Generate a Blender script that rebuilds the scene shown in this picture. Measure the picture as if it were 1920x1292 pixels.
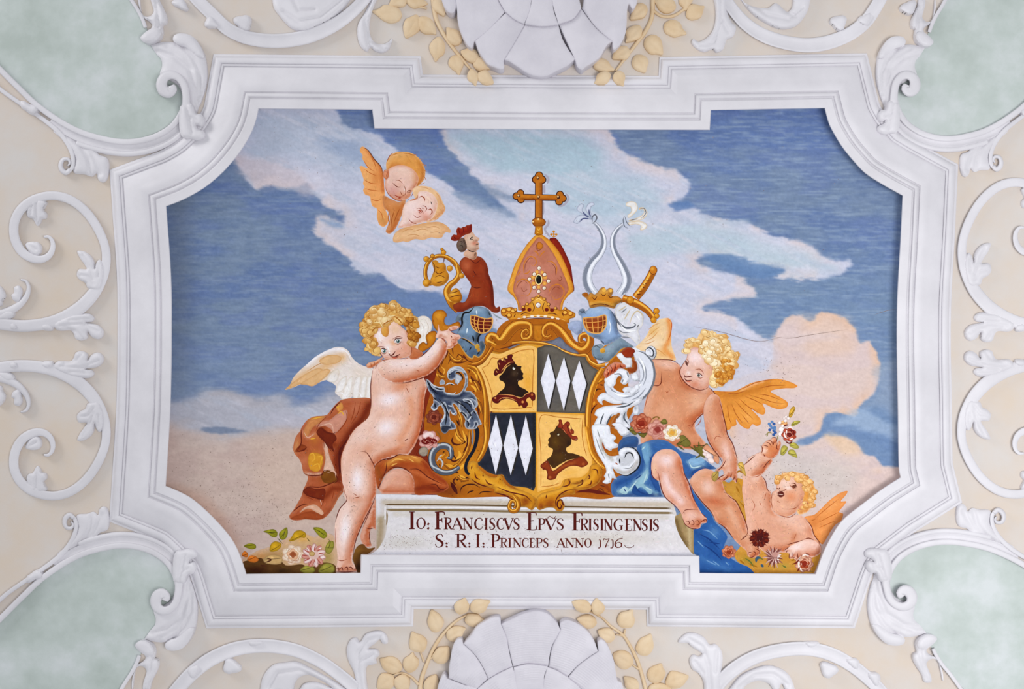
import bpy, math, random
import numpy as np
from mathutils import Vector
from mathutils.geometry import delaunay_2d_cdt

for _o in list(bpy.data.objects):
    bpy.data.objects.remove(_o, do_unlink=True)
scene = bpy.context.scene
COL = scene.collection

# ------------------------------------------------------------------ scale
S = 0.003                 # metres covered by one photograph pixel on the ceiling plane
ZC = 6.5                  # ceiling height
DPX = 1700.0              # camera distance below the ceiling, in the same pixel unit
VX, VY = 975.0, 740.0     # point of the ceiling straight above the camera

# ------------------------------------------------------------------ camera
cam_d = bpy.data.cameras.new('camera')
cam = bpy.data.objects.new('camera', cam_d)
COL.objects.link(cam)
cam.location = ((VX - 960) * S, (VY - 646) * S, ZC - DPX * S)
cam.rotation_euler = (math.pi, 0, 0)
cam_d.sensor_width = 36.0
cam_d.lens = 36.0 * DPX / 1920.0
cam_d.shift_x = -(VX - 960) / 1920.0
cam_d.shift_y = (VY - 646) / 1920.0
cam_d.clip_start = 0.05
scene.camera = cam

# ------------------------------------------------------------------ world, lights, exposure
world = bpy.data.worlds.new('world')
scene.world = world
world.use_nodes = True
_bg = world.node_tree.nodes['Background']
_bg.inputs[0].default_value = (0.93, 0.95, 1.0, 1)
_bg.inputs[1].default_value = 0.56

def area(name, loc, target, size, sizey, power, col):
    d = bpy.data.lights.new(name, 'AREA')
    d.shape = 'RECTANGLE'; d.size = size; d.size_y = sizey
    d.energy = power; d.color = col
    o = bpy.data.objects.new(name, d); COL.objects.link(o)
    o.location = loc
    o.rotation_euler = (Vector(target) - Vector(loc)).to_track_quat('-Z', 'Y').to_euler()
    return o
# daylight from a far window low in the upper left, and the sunlit patch of floor it throws under the right half
area('window_daylight', (-9.0, -6.5, 3.3), (0.4, 0.4, ZC), 4.0, 3.0, 400, (1.0, 0.985, 0.97))
area('sunlit_floor', (3.0, 1.3, 0.15), (3.0, 1.3, ZC), 3.2, 2.4, 270, (1.0, 0.99, 0.985))

vs = scene.view_settings
vs.view_transform = 'Standard'; vs.look = 'None'
vs.exposure = 0.0; vs.gamma = 1.0; vs.use_curve_mapping = False

# ------------------------------------------------------------------ helpers
TILES = dict(px=(0, 0, 1), tl=(0, 0, 4), tm1=(480, 0, 4), tm2=(960, 0, 4), tr=(1440, 0, 4), l1=(0, 323, 4), r1=(1440, 323, 4),
    l2=(0, 646, 4), r2=(1440, 646, 4), bl=(0, 969, 4), bm1=(480, 969, 4), bm2=(960, 969, 4), br=(1440, 969, 4),
    s1=(690, 0, 6), s2=(1000, 0, 6), s3=(690, 1110, 5.275), s4=(960, 1110, 5.275), h1=(300, 0, 4.364), h2=(1280, 0, 4.364),
    h3=(300, 1170, 4.364), h4=(1240, 1160, 4.174), t1=(690, 910, 6), t2=(990, 910, 6), w1=(300, 200, 2.743), w2=(1000, 200, 2.743),
    A=(640, 250, 6), B=(760, 400, 6), C=(960, 310, 6), D=(960, 500, 6), E=(520, 550, 6), F=(520, 740, 6), G=(430, 900, 6),
    H=(780, 570, 8), I=(780, 640, 8), J=(780, 800, 8), K=(1000, 640, 8), L=(1000, 800, 8), M=(1180, 590, 6), N=(1140, 780, 6),
    O=(1360, 740, 8), P=(1260, 870, 6))

def parse(tile, txt):
    """'x,y x,y! ...' in a close-up's own pixels -> points in photograph pixels; ! marks a sharp corner"""
    x0, y0, s = TILES[tile]
    pts, cor = [], []
    for w in txt.split():
        c = w.endswith('!')
        a, b = w.rstrip('!').split(',')
        pts.append((x0 + float(a) / s, y0 + float(b) / s)); cor.append(c)
    return np.array(pts), cor

def _cr(p, closed, step):
    n = len(p)
    out = []
    m = n if closed else n - 1
    for i in range(m):
        if closed:
            a, b, c, d = p[(i - 1) % n], p[i], p[(i + 1) % n], p[(i + 2) % n]
        else:
            a, b, c, d = p[max(i - 1, 0)], p[i], p[i + 1], p[min(i + 2, n - 1)]
            if i == 0: a = 2 * b - c
            if i == n - 2: d = 2 * c - b
        L = np.hypot(*(c - b))
        k = max(1, int(math.ceil(L / step)))
        t = (np.arange(k) / k)[:, None]
        # tangents limited by the chord so that uneven spacing does not overshoot
        la, lc = np.hypot(*(b - a)) + 1e-6, np.hypot(*(d - c)) + 1e-6
        tb = (c - a) / (la + L) * L
        tc = (d - b) / (L + lc) * L
        h00 = 2 * t**3 - 3 * t**2 + 1; h10 = t**3 - 2 * t**2 + t; h01 = -2 * t**3 + 3 * t**2; h11 = t**3 - t**2
        out.append(h00 * b + h10 * tb + h01 * c + h11 * tc)
    if not closed: out.append(p[-1:])
    return np.vstack(out)

def curve(pts, cor=None, closed=True, step=2.0):
    pts = np.asarray(pts, float)
    if cor is None or not any(cor):
        return _cr(pts, closed, step)
    n = len(pts)
    if closed:
        k = cor.index(True)
        pts = np.vstack([pts[k:], pts[:k + 1]]); cor = cor[k:] + cor[:k + 1]
    out, i = [], 0
    while i < len(pts) - 1:
        j = i + 1
        while j < len(pts) - 1 and not cor[j]: j += 1
        out.append(_cr(pts[i:j + 1], False, step)[:-1])
        i = j
    if not closed: out.append(pts[-1:])
    return np.vstack(out)

def inside(poly, q):
    x, y = q[:, 0], q[:, 1]
    r = np.zeros(len(q), bool)
    x1, y1 = poly[:, 0], poly[:, 1]
    x2, y2 = np.roll(x1, -1), np.roll(y1, -1)
    for a, b, c, d in zip(x1, y1, x2, y2):
        if b == d: continue
        m = (b > y) != (d > y)
        r ^= m & (x < (c - a) * (y - b) / (d - b) + a)
    return r

def seg_dist(line, q, closed=True):
    """distance of points q to a polyline, in blocks"""
    a = np.asarray(line, float)
    b = np.roll(a, -1, 0)
    if not closed: a, b = a[:-1], b[:-1]
    d = b - a
    L2 = (d * d).sum(1) + 1e-9
    out = np.empty(len(q))
    for s0 in range(0, len(q), 4000):
        p = q[s0:s0 + 4000, None, :] - a[None]
        t = np.clip((p * d).sum(2) / L2, 0, 1)
        e = p - t[..., None] * d
        out[s0:s0 + 4000] = np.sqrt((e * e).sum(2).min(1))
    return out

_rng = np.random.RandomState(7)
_T = _rng.rand(256, 256)
def vnoise(x, y):
    xi, yi = np.floor(x).astype(int), np.floor(y).astype(int)
    fx, fy = x - xi, y - yi
    fx = fx * fx * (3 - 2 * fx); fy = fy * fy * (3 - 2 * fy)
    g = lambda i, j: _T[i & 255, j & 255]
    return (g(xi, yi) * (1 - fx) + g(xi + 1, yi) * fx) * (1 - fy) + (g(xi, yi + 1) * (1 - fx) + g(xi + 1, yi + 1) * fx) * fy
def fbm(x, y, o=4):
    r, a, t = 0, 0.5, 0
    for k in range(o):
        r = r + a * vnoise(x + 17.3 * k, y + 9.1 * k); t += a
        x, y, a = x * 2.03, y * 2.03, a * 0.55
    return r / t
def sstep(a, b, x):
    t = np.clip((x - a) / (b - a), 0, 1)
    return t * t * (3 - 2 * t)

def triangulate(poly, cell):
    """constrained triangulation of a closed outline with an even inner net"""
    poly = np.asarray(poly, float)
    ar = 0.5 * np.sum(poly[:, 0] * np.roll(poly[:, 1], -1) - np.roll(poly[:, 0], -1) * poly[:, 1])
    if ar < 0: poly = poly[::-1]
    lo, hi = poly.min(0), poly.max(0)
    gx = np.arange(lo[0] + cell * .5, hi[0], cell)
    gy = np.arange(lo[1] + cell * .5, hi[1], cell * .87)
    q = np.zeros((0, 2))
    if len(gx) and len(gy):
        X, Y = np.meshgrid(gx, gy)
        X = X + (np.arange(len(gy)) % 2)[:, None] * cell * .5
        q = np.stack([X.ravel(), Y.ravel()], 1)
        q = q[inside(poly, q)]
        if len(q): q = q[seg_dist(poly, q) > cell * .45]
    n = len(poly)
    allp = np.vstack([poly, q])
    V, E, Fc, ov, oe, of = delaunay_2d_cdt([Vector(p) for p in allp], [], [list(range(n))], 1, 1e-4)
    V = np.array([(v[0], v[1]) for v in V])
    return V, [tuple(f) for f in Fc]

def W(xy, h):
    """photograph pixel + height above the ceiling (px, towards the floor) -> world"""
    xy = np.asarray(xy, float); h = np.broadcast_to(np.asarray(h, float), xy.shape[:1])
    k = (DPX - h) / DPX
    X = ((xy[:, 0] - VX) * k + VX - 960) * S
    Y = ((xy[:, 1] - VY) * k + VY - 646) * S
    return np.stack([X, Y, ZC - h * S], 1)

def lin(c):
    c = np.asarray(c, float) / 255.0
    return np.where(c <= 0.04045, c / 12.92, ((c + 0.055) / 1.055) ** 2.4)

MATS = {}
def node_mat(name):
    m = bpy.data.materials.new(name); m.use_nodes = True
    MATS[name] = m
    return m, m.node_tree.nodes, m.node_tree.links

def plaster(name, c1, c2, scale=6.0, rough=0.6, bump=0.15, spec=0.3, c3=None, fine=90.0, detail=6):
    """limewash: two tones mottled by noise, faint trowel relief"""
    m, N, L = node_mat(name)
    b = N['Principled BSDF']
    b.inputs['Roughness'].default_value = rough
    b.inputs['Specular IOR Level'].default_value = spec
    tc = N.new('ShaderNodeTexCoord')
    geo = N.new('ShaderNodeNewGeometry')
    n1 = N.new('ShaderNodeTexNoise'); n1.inputs['Scale'].default_value = scale; n1.inputs['Detail'].default_value = detail; n1.inputs['Roughness'].default_value = 0.62
    L.new(geo.outputs['Position'], n1.inputs['Vector'])
    r = N.new('ShaderNodeValToRGB'); r.color_ramp.elements[0].position = 0.33; r.color_ramp.elements[1].position = 0.68
    r.color_ramp.elements[0].color = (*lin(c1), 1); r.color_ramp.elements[1].color = (*lin(c2), 1)
    if c3 is not None:
        e = r.color_ramp.elements.new(0.5); e.color = (*lin(c3), 1)
    L.new(n1.outputs['Fac'], r.inputs['Fac'])
    L.new(r.outputs['Color'], b.inputs['Base Color'])
    n2 = N.new('ShaderNodeTexNoise'); n2.inputs['Scale'].default_value = fine; n2.inputs['Detail'].default_value = 3
    L.new(geo.outputs['Position'], n2.inputs['Vector'])
    bp = N.new('ShaderNodeBump'); bp.inputs['Strength'].default_value = bump; bp.inputs['Distance'].default_value = 0.004
    L.new(n2.outputs['Fac'], bp.inputs['Height']); L.new(bp.outputs['Normal'], b.inputs['Normal'])
    return m

plaster('stucco_white', (211, 209, 214), (225, 223, 228), 3.0, 0.5, 0.12, 0.35)
plaster('shell_white', (204, 201, 209), (219, 216, 223), 4.0, 0.65, 0.25, 0.2)
plaster('ground_cream', (213, 199, 184), (211, 206, 202), 2.6, 0.7, 0.12, 0.2, c3=(212, 202, 193))
plaster('leaf_ochre', (216, 188, 150), (226, 204, 172), 9.0, 0.6, 0.2, 0.25)
plaster('field_mint', (176, 187, 181), (207, 213, 214), 3.2, 0.55, 0.1, 0.35, c3=(190, 200, 196), detail=8)

# fresco: pigment stored per vertex, dulled by the lime surface
def fresco_mat():
    m, N, L = node_mat('fresco_paint')
    b = N['Principled BSDF']; b.inputs['Roughness'].default_value = 0.75; b.inputs['Specular IOR Level'].default_value = 0.15
    a = N.new('ShaderNodeVertexColor'); a.layer_name = 'Pigment'
    geo = N.new('ShaderNodeNewGeometry')
    n = N.new('ShaderNodeTexNoise'); n.inputs['Scale'].default_value = 55; n.inputs['Detail'].default_value = 6; n.inputs['Roughness'].default_value = 0.7
    L.new(geo.outputs['Position'], n.inputs['Vector'])
    r = N.new('ShaderNodeMapRange'); r.inputs[1].default_value = 0.25; r.inputs[2].default_value = 0.75; r.inputs[3].default_value = 0.90; r.inputs[4].default_value = 1.10
    L.new(n.outputs['Fac'], r.inputs[0])
    mx = N.new('ShaderNodeMix'); mx.data_type = 'RGBA'; mx.blend_type = 'MULTIPLY'; mx.inputs[0].default_value = 1.0
    L.new(a.outputs['Color'], mx.inputs[6]); L.new(r.outputs[0], mx.inputs[7])
    L.new(mx.outputs[2], b.inputs['Base Color'])
    n2 = N.new('ShaderNodeTexNoise'); n2.inputs['Scale'].default_value = 130; n2.inputs['Detail'].default_value = 3
    L.new(geo.outputs['Position'], n2.inputs['Vector'])
    bp = N.new('ShaderNodeBump'); bp.inputs['Strength'].default_value = 0.08; bp.inputs['Distance'].default_value = 0.003
    L.new(n2.outputs['Fac'], bp.inputs['Height']); L.new(bp.outputs['Normal'], b.inputs['Normal'])
fresco_mat()

def link(name, V, F, mat, parent=None, smooth=True, origin=None, cols=None):
    """one mesh object; children live in the coordinates of their thing"""
    V = np.asarray(V, float)
    if parent is None:
        loc = np.array(origin if origin is not None else (V.max(0) + V.min(0)) / 2)
    else:
        r = parent
        while r.parent is not None: r = r.parent
        loc = np.array(r.location)
    me = bpy.data.meshes.new(name)
    me.from_pydata((V - loc).tolist(), [], F)
    if smooth:
        me.polygons.foreach_set('use_smooth', [True] * len(me.polygons))
    if cols is not None:
        at = me.color_attributes.new('Pigment', 'FLOAT_COLOR', 'POINT')
        at.data.foreach_set('color', np.hstack([cols, np.ones((len(cols), 1))]).astype(np.float32).ravel())
    me.materials.append(MATS[mat] if isinstance(mat, str) else mat)
    me.update()
    o = bpy.data.objects.new(name, me); COL.objects.link(o)
    if parent is None: o.location = loc
    else: o.parent = parent
    return o

def thing(name, label, cat, px, h=0, group=None):
    o = bpy.data.objects.new(name, None); COL.objects.link(o)
    o.location = W(np.array([px]), h)[0]
    o.empty_display_size = 0.05
    return tag(o, label, cat, group)
def tag(o, label, cat, group=None):
    o['label'] = label; o['category'] = cat
    if group: o['group'] = group
    return o

# relief: an outline modelled as a pillow of plaster with cut grooves
def flip(F): return [tuple(reversed(f)) for f in F]
def orient(V, F):
    """wind faces so that they look down into the room"""
    out = []
    for f in F:
        a, b, c = V[f[0]], V[f[1]], V[f[2]]
        nz = (b[0] - a[0]) * (c[1] - a[1]) - (b[1] - a[1]) * (c[0] - a[0])
        out.append(f if nz < 0 else tuple(reversed(f)))
    return out

def relief_geo(poly, H, w, base=0.0, grooves=(), cell=3.5, lip=0.35, tilt=None, ripple=None):
    V2, F = triangulate(poly, cell)
    d = seg_dist(poly, V2)
    t = np.clip(d / w, 0, 1)
    h = H * (lip + (1 - lip) * np.sqrt(np.clip(1 - (1 - t) ** 2, 0, 1)))
    for g, dep, gw in grooves:
        e = seg_dist(g, V2, False)
        h = h - dep * np.exp(-(e / gw) ** 2)
    if ripple is not None: h = h + ripple(V2) * np.clip(d / 4, 0, 1)
    if tilt is not None:
        x0, y0, x1, y1, dh = tilt
        u = ((V2[:, 0] - x0) * (x1 - x0) + (V2[:, 1] - y0) * (y1 - y0)) / ((x1 - x0) ** 2 + (y1 - y0) ** 2)
        h = h + dh * np.clip(u, 0, 1)
    h = np.maximum(h, 0.4) + base
    top = W(V2, h)
    F = orient(top, F)
    # skirt down to the ceiling
    ed = {}
    for f in F:
        for a, b in zip(f, f[1:] + f[:1]):
            if (b, a) in ed: ed[(b, a)] = None
            else: ed[(a, b)] = 1
    ed = [k for k, v in ed.items() if v and not (ed.get((k[1], k[0])))]
    used = sorted({i for e in ed for i in e})
    n = len(top)
    mp = {v: n + i for i, v in enumerate(used)}
    mq = {v: n + len(used) + i for i, v in enumerate(used)}
    Vt = top[used]
    Vb = Vt.copy(); Vb[:, 2] = ZC - 0.0003
    F = list(F) + [(mp[b], mp[a], mq[a], mq[b]) for a, b in ed]
    return np.vstack([top, Vt, Vb]), F

def relief(name, poly, H, w, mat='stucco_white', parent=None, **k):
    V, F = relief_geo(poly, H, w, **k)
    return link(name, V, F, mat, parent)

PROF = {
    'round': [(-1, 0.0), (-1, .25), (-.9, .58), (-.7, .82), (-.4, .96), (0, 1), (.4, .96), (.7, .82), (.9, .58), (1, .25), (1, 0.0)],
    'band': [(-1, 0.0), (-1, .8), (-.9, .97), (-.74, 1), (-.6, .86), (-.3, .74), (0, .7), (.3, .74), (.6, .86), (.74, 1), (.9, .97), (1, .8), (1, 0.0)],
    'flat': [(-1, 0.0), (-1, .72), (-.86, .93), (-.5, 1), (0, 1), (.5, 1), (.86, .93), (1, .72), (1, 0.0)],
}
def ribbon_geo(pts, widths, H, prof='round', base=0.0, step=3.0, heights=None, endcap=True):
    pts = np.asarray(pts, float)
    P = curve(pts, None, False, step)
    # parameter along the control points for widths
    cp = [0.0]
    for a, b in zip(pts[:-1], pts[1:]): cp.append(cp[-1] + np.hypot(*(b - a)))
    s = np.concatenate([[0], np.cumsum(np.hypot(*np.diff(P, axis=0).T))])
    cp = np.array(cp) * s[-1] / cp[-1]
    w = np.interp(s, cp, widths) / 2 if np.ndim(widths) else np.full(len(s), widths / 2.0)
    hh = np.interp(s, cp, heights) if heights is not None else np.full(len(s), float(H))
    T = np.gradient(P, axis=0); T /= np.hypot(T[:, 0], T[:, 1])[:, None] + 1e-9
    Nn = np.stack([-T[:, 1], T[:, 0]], 1)
    pr = PROF[prof]; m = len(pr)
    V = np.zeros((len(P), m, 3))
    for j, (u, v) in enumerate(pr):
        V[:, j] = W(P + Nn * (u * w)[:, None], base + v * hh if j not in (0, m - 1) else 0.1)
    V = V.reshape(-1, 3)
    F = []
    for i in range(len(P) - 1):
        for j in range(m - 1):
            F.append((i * m + j, i * m + j + 1, (i + 1) * m + j + 1, (i + 1) * m + j))
    if endcap:
        F.append(tuple(range(m))[::-1]); F.append(tuple((len(P) - 1) * m + j for j in range(m)))
    return V, F
def ribbon(name, pts, widths, H, mat='stucco_white', parent=None, **k):
    V, F = ribbon_geo(pts, widths, H, **k)
    o = link(name, V, F, mat, parent)
    return o
def join(*geos):
    V, F, n = [], [], 0
    for v, f in geos:
        V.append(v); F += [tuple(i + n for i in q) for q in f]; n += len(v)
    return np.vstack(V), F
# ================================================================== the ceiling
_b = W(np.array([(-420, -420), (2340, -420), (2340, 1720), (-420, 1720)]), 0)
_t = _b.copy(); _t[:, 2] += 0.25
o = link('ceiling', np.vstack([_b, _t]), [(3, 2, 1, 0), (4, 5, 6, 7), (0, 1, 5, 4), (1, 2, 6, 5), (2, 3, 7, 6), (3, 0, 4, 7)], 'ground_cream', smooth=False)
o['kind'] = 'structure'; o['label'] = 'cream plastered ceiling ground between the white stucco ornaments'

# ================================================================== the moulded frame
INNER_TXT = ('485,204! 590,205 698,206! 702,241! 1016,243 1331,244! 1333,207! 1440,205 1546,203! 1549,215 1554,232 1563,250 1579,276 1600,302 1622,325 1656,347 1692,367! '
    '1688,450 1682,560 1681,646 1683,760 1685,880 1688,895! 1655,916 1615,946 1587,968 1572,984 1556,1010 1545,1032 1536,1055 1529,1076! 1420,1075 1312,1074! 1311,1042! '
    '1000,1041 677,1040! 676,1074! 570,1075 462,1076! 457,1060 449,1038 440,1019 427,1000 398,968 362,936 335,921 311,911! 315,850 320,760 322,646 321,520 312,387! 345,374 385,351 418,323 445,292 463,265 475,241 482,219')
_ip, _ic = parse('px', INNER_TXT)
def _inner():
    n = len(_ip); k = [i for i in range(n) if _ic[i]]; out = []
    for a, b in zip(k, k[1:] + [k[0] + n]):
        seg = _ip[[i % n for i in range(a, b + 1)]]
        out.append(seg[:-1] if len(seg) <= 3 else curve(seg, None, False, 10.0)[:-1])
    return np.vstack(out)
INNER = _inner()

def offset_dirs(P):
    a = P - np.roll(P, 1, 0); b = np.roll(P, -1, 0) - P
    a /= np.hypot(a[:, 0], a[:, 1])[:, None]; b /= np.hypot(b[:, 0], b[:, 1])[:, None]
    na = np.stack([a[:, 1], -a[:, 0]], 1); nb = np.stack([b[:, 1], -b[:, 0]], 1)
    m = na + nb; m /= np.hypot(m[:, 0], m[:, 1])[:, None]
    c = np.clip((m * na).sum(1), 0.35, 1)
    return m / c[:, None]
OD = offset_dirs(INNER)
_ar = 0.5 * np.sum(INNER[:, 0] * np.roll(INNER[:, 1], -1) - np.roll(INNER[:, 0], -1) * INNER[:, 1])
if _ar < 0: OD = -OD

frame = thing('stucco_frame', 'white moulded stucco frame with stepped sides and concave corners around the painting', 'frame', (1002, 640), 0)
def frame_part(name, prof):
    n = len(INNER); m = len(prof)
    V = np.vstack([W(INNER + OD * u, h) for u, h in prof])
    F = []
    for j in range(m - 1):
        for i in range(n):
            k = (i + 1) % n
            F.append((j * n + i, (j + 1) * n + i, (j + 1) * n + k, j * n + k))
    o = link(name, V, F, 'stucco_white', frame, smooth=False)
    bpy.context.view_layer.objects.active = o
    me = o.data
    me.polygons.foreach_set('use_smooth', [True] * len(me.polygons))
    try: me.set_sharp_from_angle(angle=math.radians(32))
    except Exception: pass
    return o
frame_part('inner_band', [(0, -1), (0, 25), (1.2, 27), (17, 27), (18.5, 25.5), (19, 23)])
frame_part('inner_bead', [(19, 23), (21, 22), (22, 24), (23.5, 25.5), (25.5, 26), (27.5, 25.5), (29, 24), (29.5, 22), (31, 20.5)])
_cv = [(31, 20.5), (32.5, 22)]
for k in range(15):
    t = k / 14.0
    u = 33 + 44 * t
    _cv.append((u, 23.5 + 1.2 * math.sin(min(t * 2.2, 1) * math.pi) - 13.5 * (1 - math.cos(t * math.pi * .5)) ** 1.15))
_cv += [(78, 8.5), (79, 8)]
frame_part('cove', _cv)
frame_part('outer_bead', [(79, 8), (79.5, 10), (81, 11.2), (83, 11), (83.8, 9.5)])
frame_part('outer_roll', [(83.8, 9.5), (85, 11.5), (87, 12.8), (90, 13.2), (93, 12.4), (95.5, 10.5), (97, 8), (98, 4.5), (99.5, 4), (101.5, 3.2), (102, -1)])
# ================================================================== the fresco: sky
GAIN = 0.92
HF = 3.0           # height of the painted plaster above the ceiling plane (px)
DZ = 0.006         # thickness of one coat of paint (px)
LAY = [0]
def pig(c): return np.clip(lin(np.clip(c, 0, 255)) * GAIN, 0, 1)

gs = 2.6
gx = np.arange(285, 1716, gs); gy = np.arange(175, 1102, gs)
X, Y = np.meshgrid(gx, gy)
Q = np.stack([X.ravel(), Y.ravel()], 1)
ins = inside(INNER, Q); dd = seg_dist(INNER, Q)
keep = ins | (dd < 16)
x, y = Q[:, 0], Q[:, 1]

def C3(*c): return np.array(c, float)
def mixc(c, d, a): return c * (1 - a[:, None]) + np.asarray(d, float) * a[:, None]

# blue ground with horizontal brush drag
n1 = fbm(x / 70, y / 22, 4); n2 = fbm(x / 26 + 40, y / 3.2, 3); n3 = fbm(x / 150 + 9, y / 60 + 3, 3)
sky = np.tile(C3(130, 150, 178), (len(Q), 1))
sky = mixc(sky, C3(116, 139, 177), sstep(.42, .62, n1))
sky = mixc(sky, C3(120, 146, 200), sstep(500, 700, x) * sstep(420, 230, y) * .8)
sky = mixc(sky, C3(110, 134, 174), sstep(1100, 1300, x) * sstep(420, 230, y) * .6)
sky = mixc(sky, C3(140, 158, 174), sstep(.46, .64, n3) * .6)
sky = mixc(sky, C3(120, 140, 188), sstep(.5, .66, fbm(x / 90 + 30, y / 30 + 8, 3)) * .45)
sky = mixc(sky, C3(150, 168, 190), sstep(.48, .72, n2) * .5)
sky = mixc(sky, C3(110, 132, 168), sstep(.5, .28, n2) * .3)
sky = mixc(sky, C3(136, 164, 188), sstep(1100, 1400, x) * sstep(360, 620, y) * .45)
sky = mixc(sky, C3(168, 186, 202), sstep(.58, .78, fbm(x / 34 + 7, y / 2.4 + 3, 2)) * .5 * sstep(900, 1200, x))
sky = mixc(sky, C3(156, 172, 190), sstep(.60, .8, fbm(x / 44 + 17, y / 3.2 + 3, 2)) * .4 * sstep(900, 600, x))
sky = mixc(sky, C3(126, 156, 192), sstep(1450, 1600, x) * sstep(700, 800, y) * .6)
sky = mixc(sky, C3(122, 132, 142), np.exp(-((x - 335) / 26) ** 2) * .5)
sky = mixc(sky, C3(158, 174, 196), sstep(560, 760, y) * sstep(700, 500, x) * .35)

def cloud(txt, soft, amp, sx, sy, col, edge=None, ew=20, ea=.8, alpha=1.0, tile='px', seed=0, tone=None, ta=.6):
    global sky
    p, c = parse(tile, txt)
    poly = curve(p, c, True, 6.0)
    lo, hi = poly.min(0) - 60, poly.max(0) + 60
    m = (x > lo[0]) & (x < hi[0]) & (y > lo[1]) & (y < hi[1])
    q = Q[m]
    sd = seg_dist(poly, q) * np.where(inside(poly, q), 1, -1)
    sd = sd + (fbm(q[:, 0] / (sx * 1.5) + seed, q[:, 1] / (sy * 1.3) + seed * 2.3, 3) - .5) * amp * .8 + (fbm(q[:, 0] / 9 + seed, q[:, 1] / 2.4, 2) - .5) * min(amp, 14) * .35
    a = sstep(-soft, soft, sd) * alpha
    cc = np.tile(np.asarray(col, float), (len(q), 1))
    if tone is not None:
        cc = mixc(cc, tone, sstep(.44, .64, fbm(q[:, 0] / 60 + seed, q[:, 1] / 26 + seed, 4)) * ta)
    if edge is not None:
        cc = mixc(cc, edge, np.exp(-(np.maximum(sd, 0) / ew) ** 2) * ea * sstep(.36, .6, fbm(q[:, 0] / 50 + seed * 3, q[:, 1] / 50, 2)))
    s = sky[m]
    sky[m] = s * (1 - a[:, None]) + cc * a[:, None]

PALE = C3(219, 218, 230); PINK = C3(236, 214, 204); GREY = C3(178, 190, 206)
# the great diagonal bank of cloud
cloud('400,270 440,300 455,328 480,352 505,345 530,357 565,350 575,345 590,366 620,390 648,408 636,416 598,408 588,430 612,455 640,475 655,490 680,511 715,514 738,531 770,548 830,551 890,590 960,640 1100,700 1300,760 1480,780 1500,640 '
      '1440,640 1425,628 1408,618 1370,592 1320,577 1350,566 1418,553 1398,528 1340,505 1300,488 1330,478 1362,482 1420,500 1468,508 1452,518 1500,525 1568,515 1597,495 1540,478 1512,455 1440,438 1400,418 1340,406 1300,390 1258,383 1290,365 1283,332 1230,308 1172,290 1152,262 1122,236 '
      '828,236 834,265 846,285 868,305 884,326 900,345 930,372 965,402 905,378 850,352 790,318 748,290 722,262 690,248 660,242 640,226 622,198 440,198',
      5, 18, 18, 9, PALE, PINK, 18, .55, tone=C3(204, 209, 225), seed=1)
cloud('470,215 600,212 640,240 700,262 735,300 720,330 640,330 560,300 470,280', 26, 40, 40, 18, C3(178, 192, 208), alpha=.55, seed=5)
cloud('600,255 660,260 700,285 690,310 640,300', 14, 30, 30, 12, C3(150, 170, 198), alpha=.55, seed=6)
cloud('440,300 520,300 575,335 590,366 530,352 480,348', 12, 16, 20, 10, C3(224, 207, 208), alpha=.6, seed=7)
cloud('850,250 1080,248 1130,290 1120,330 960,325 890,300', 22, 40, 50, 16, C3(176, 205, 214), alpha=.8, seed=3)
cloud('1030,330 1200,330 1240,380 1180,420 1060,400', 22, 40, 50, 14, C3(183, 208, 218), alpha=.7, seed=9)
cloud('1180,440 1330,420 1480,470 1560,505 1440,505 1320,470 1200,480', 22, 40, 50, 14, C3(188, 212, 218), alpha=.65, seed=11)
cloud('600,410 640,420 650,428 620,424', 5, 10, 12, 6, C3(140, 168, 200), alpha=.7, seed=14)
# streaks of blue let into the cloud
cloud('826,330 872,336 930,352 968,366 972,380 930,372 868,352', 8, 22, 20, 6, C3(122, 146, 172), alpha=.6, seed=2)
cloud('850,358 912,376 962,398 968,410 925,398 868,380', 7, 20, 20, 6, C3(136, 158, 182), alpha=.62, seed=4)
cloud('1320,478 1370,478 1425,494 1470,507 1440,520 1380,512 1335,492', 6, 18, 20, 6, C3(112, 146, 186), alpha=.8, seed=8)
cloud('1252,384 1290,378 1300,388 1270,396', 4, 8, 10, 6, C3(104, 138, 184), alpha=.8, seed=10)
cloud('800,552 890,560 880,610 800,600 720,560', 12, 20, 30, 10, C3(120, 146, 188), alpha=.75, seed=12)
# pale sky low down on the left, warm bank under it
cloud('300,760 345,752 400,732 440,735 480,748 520,744 560,760 620,740 700,740 760,800 760,900 300,900', 14, 34, 40, 12, C3(188, 188, 196), C3(196, 184, 180), 14, .6, seed=21)
cloud('296,790 370,806 440,815 520,800 600,790 760,820 760,1110 296,1110', 16, 26, 40, 12, C3(214, 190, 174), C3(208, 192, 184), 26, .7, tone=C3(206, 178, 164), seed=22)
cloud('374,805 402,800 440,804 468,808 440,812 392,812', 3, 6, 14, 4, C3(126, 142, 164), alpha=.8, seed=23)
cloud('500,775 560,770 640,780 600,800 520,800', 12, 20, 30, 10, C3(198, 196, 206), alpha=.7, seed=24)
cloud('296,905 380,930 440,1000 440,1060 400,1010', 14, 20, 20, 20, C3(206, 160, 130), alpha=.5, seed=25)
cloud('500,830 640,850 640,960 560,1000 480,920', 30, 40, 40, 30, C3(226, 196, 172), alpha=.55, seed=26)
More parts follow.
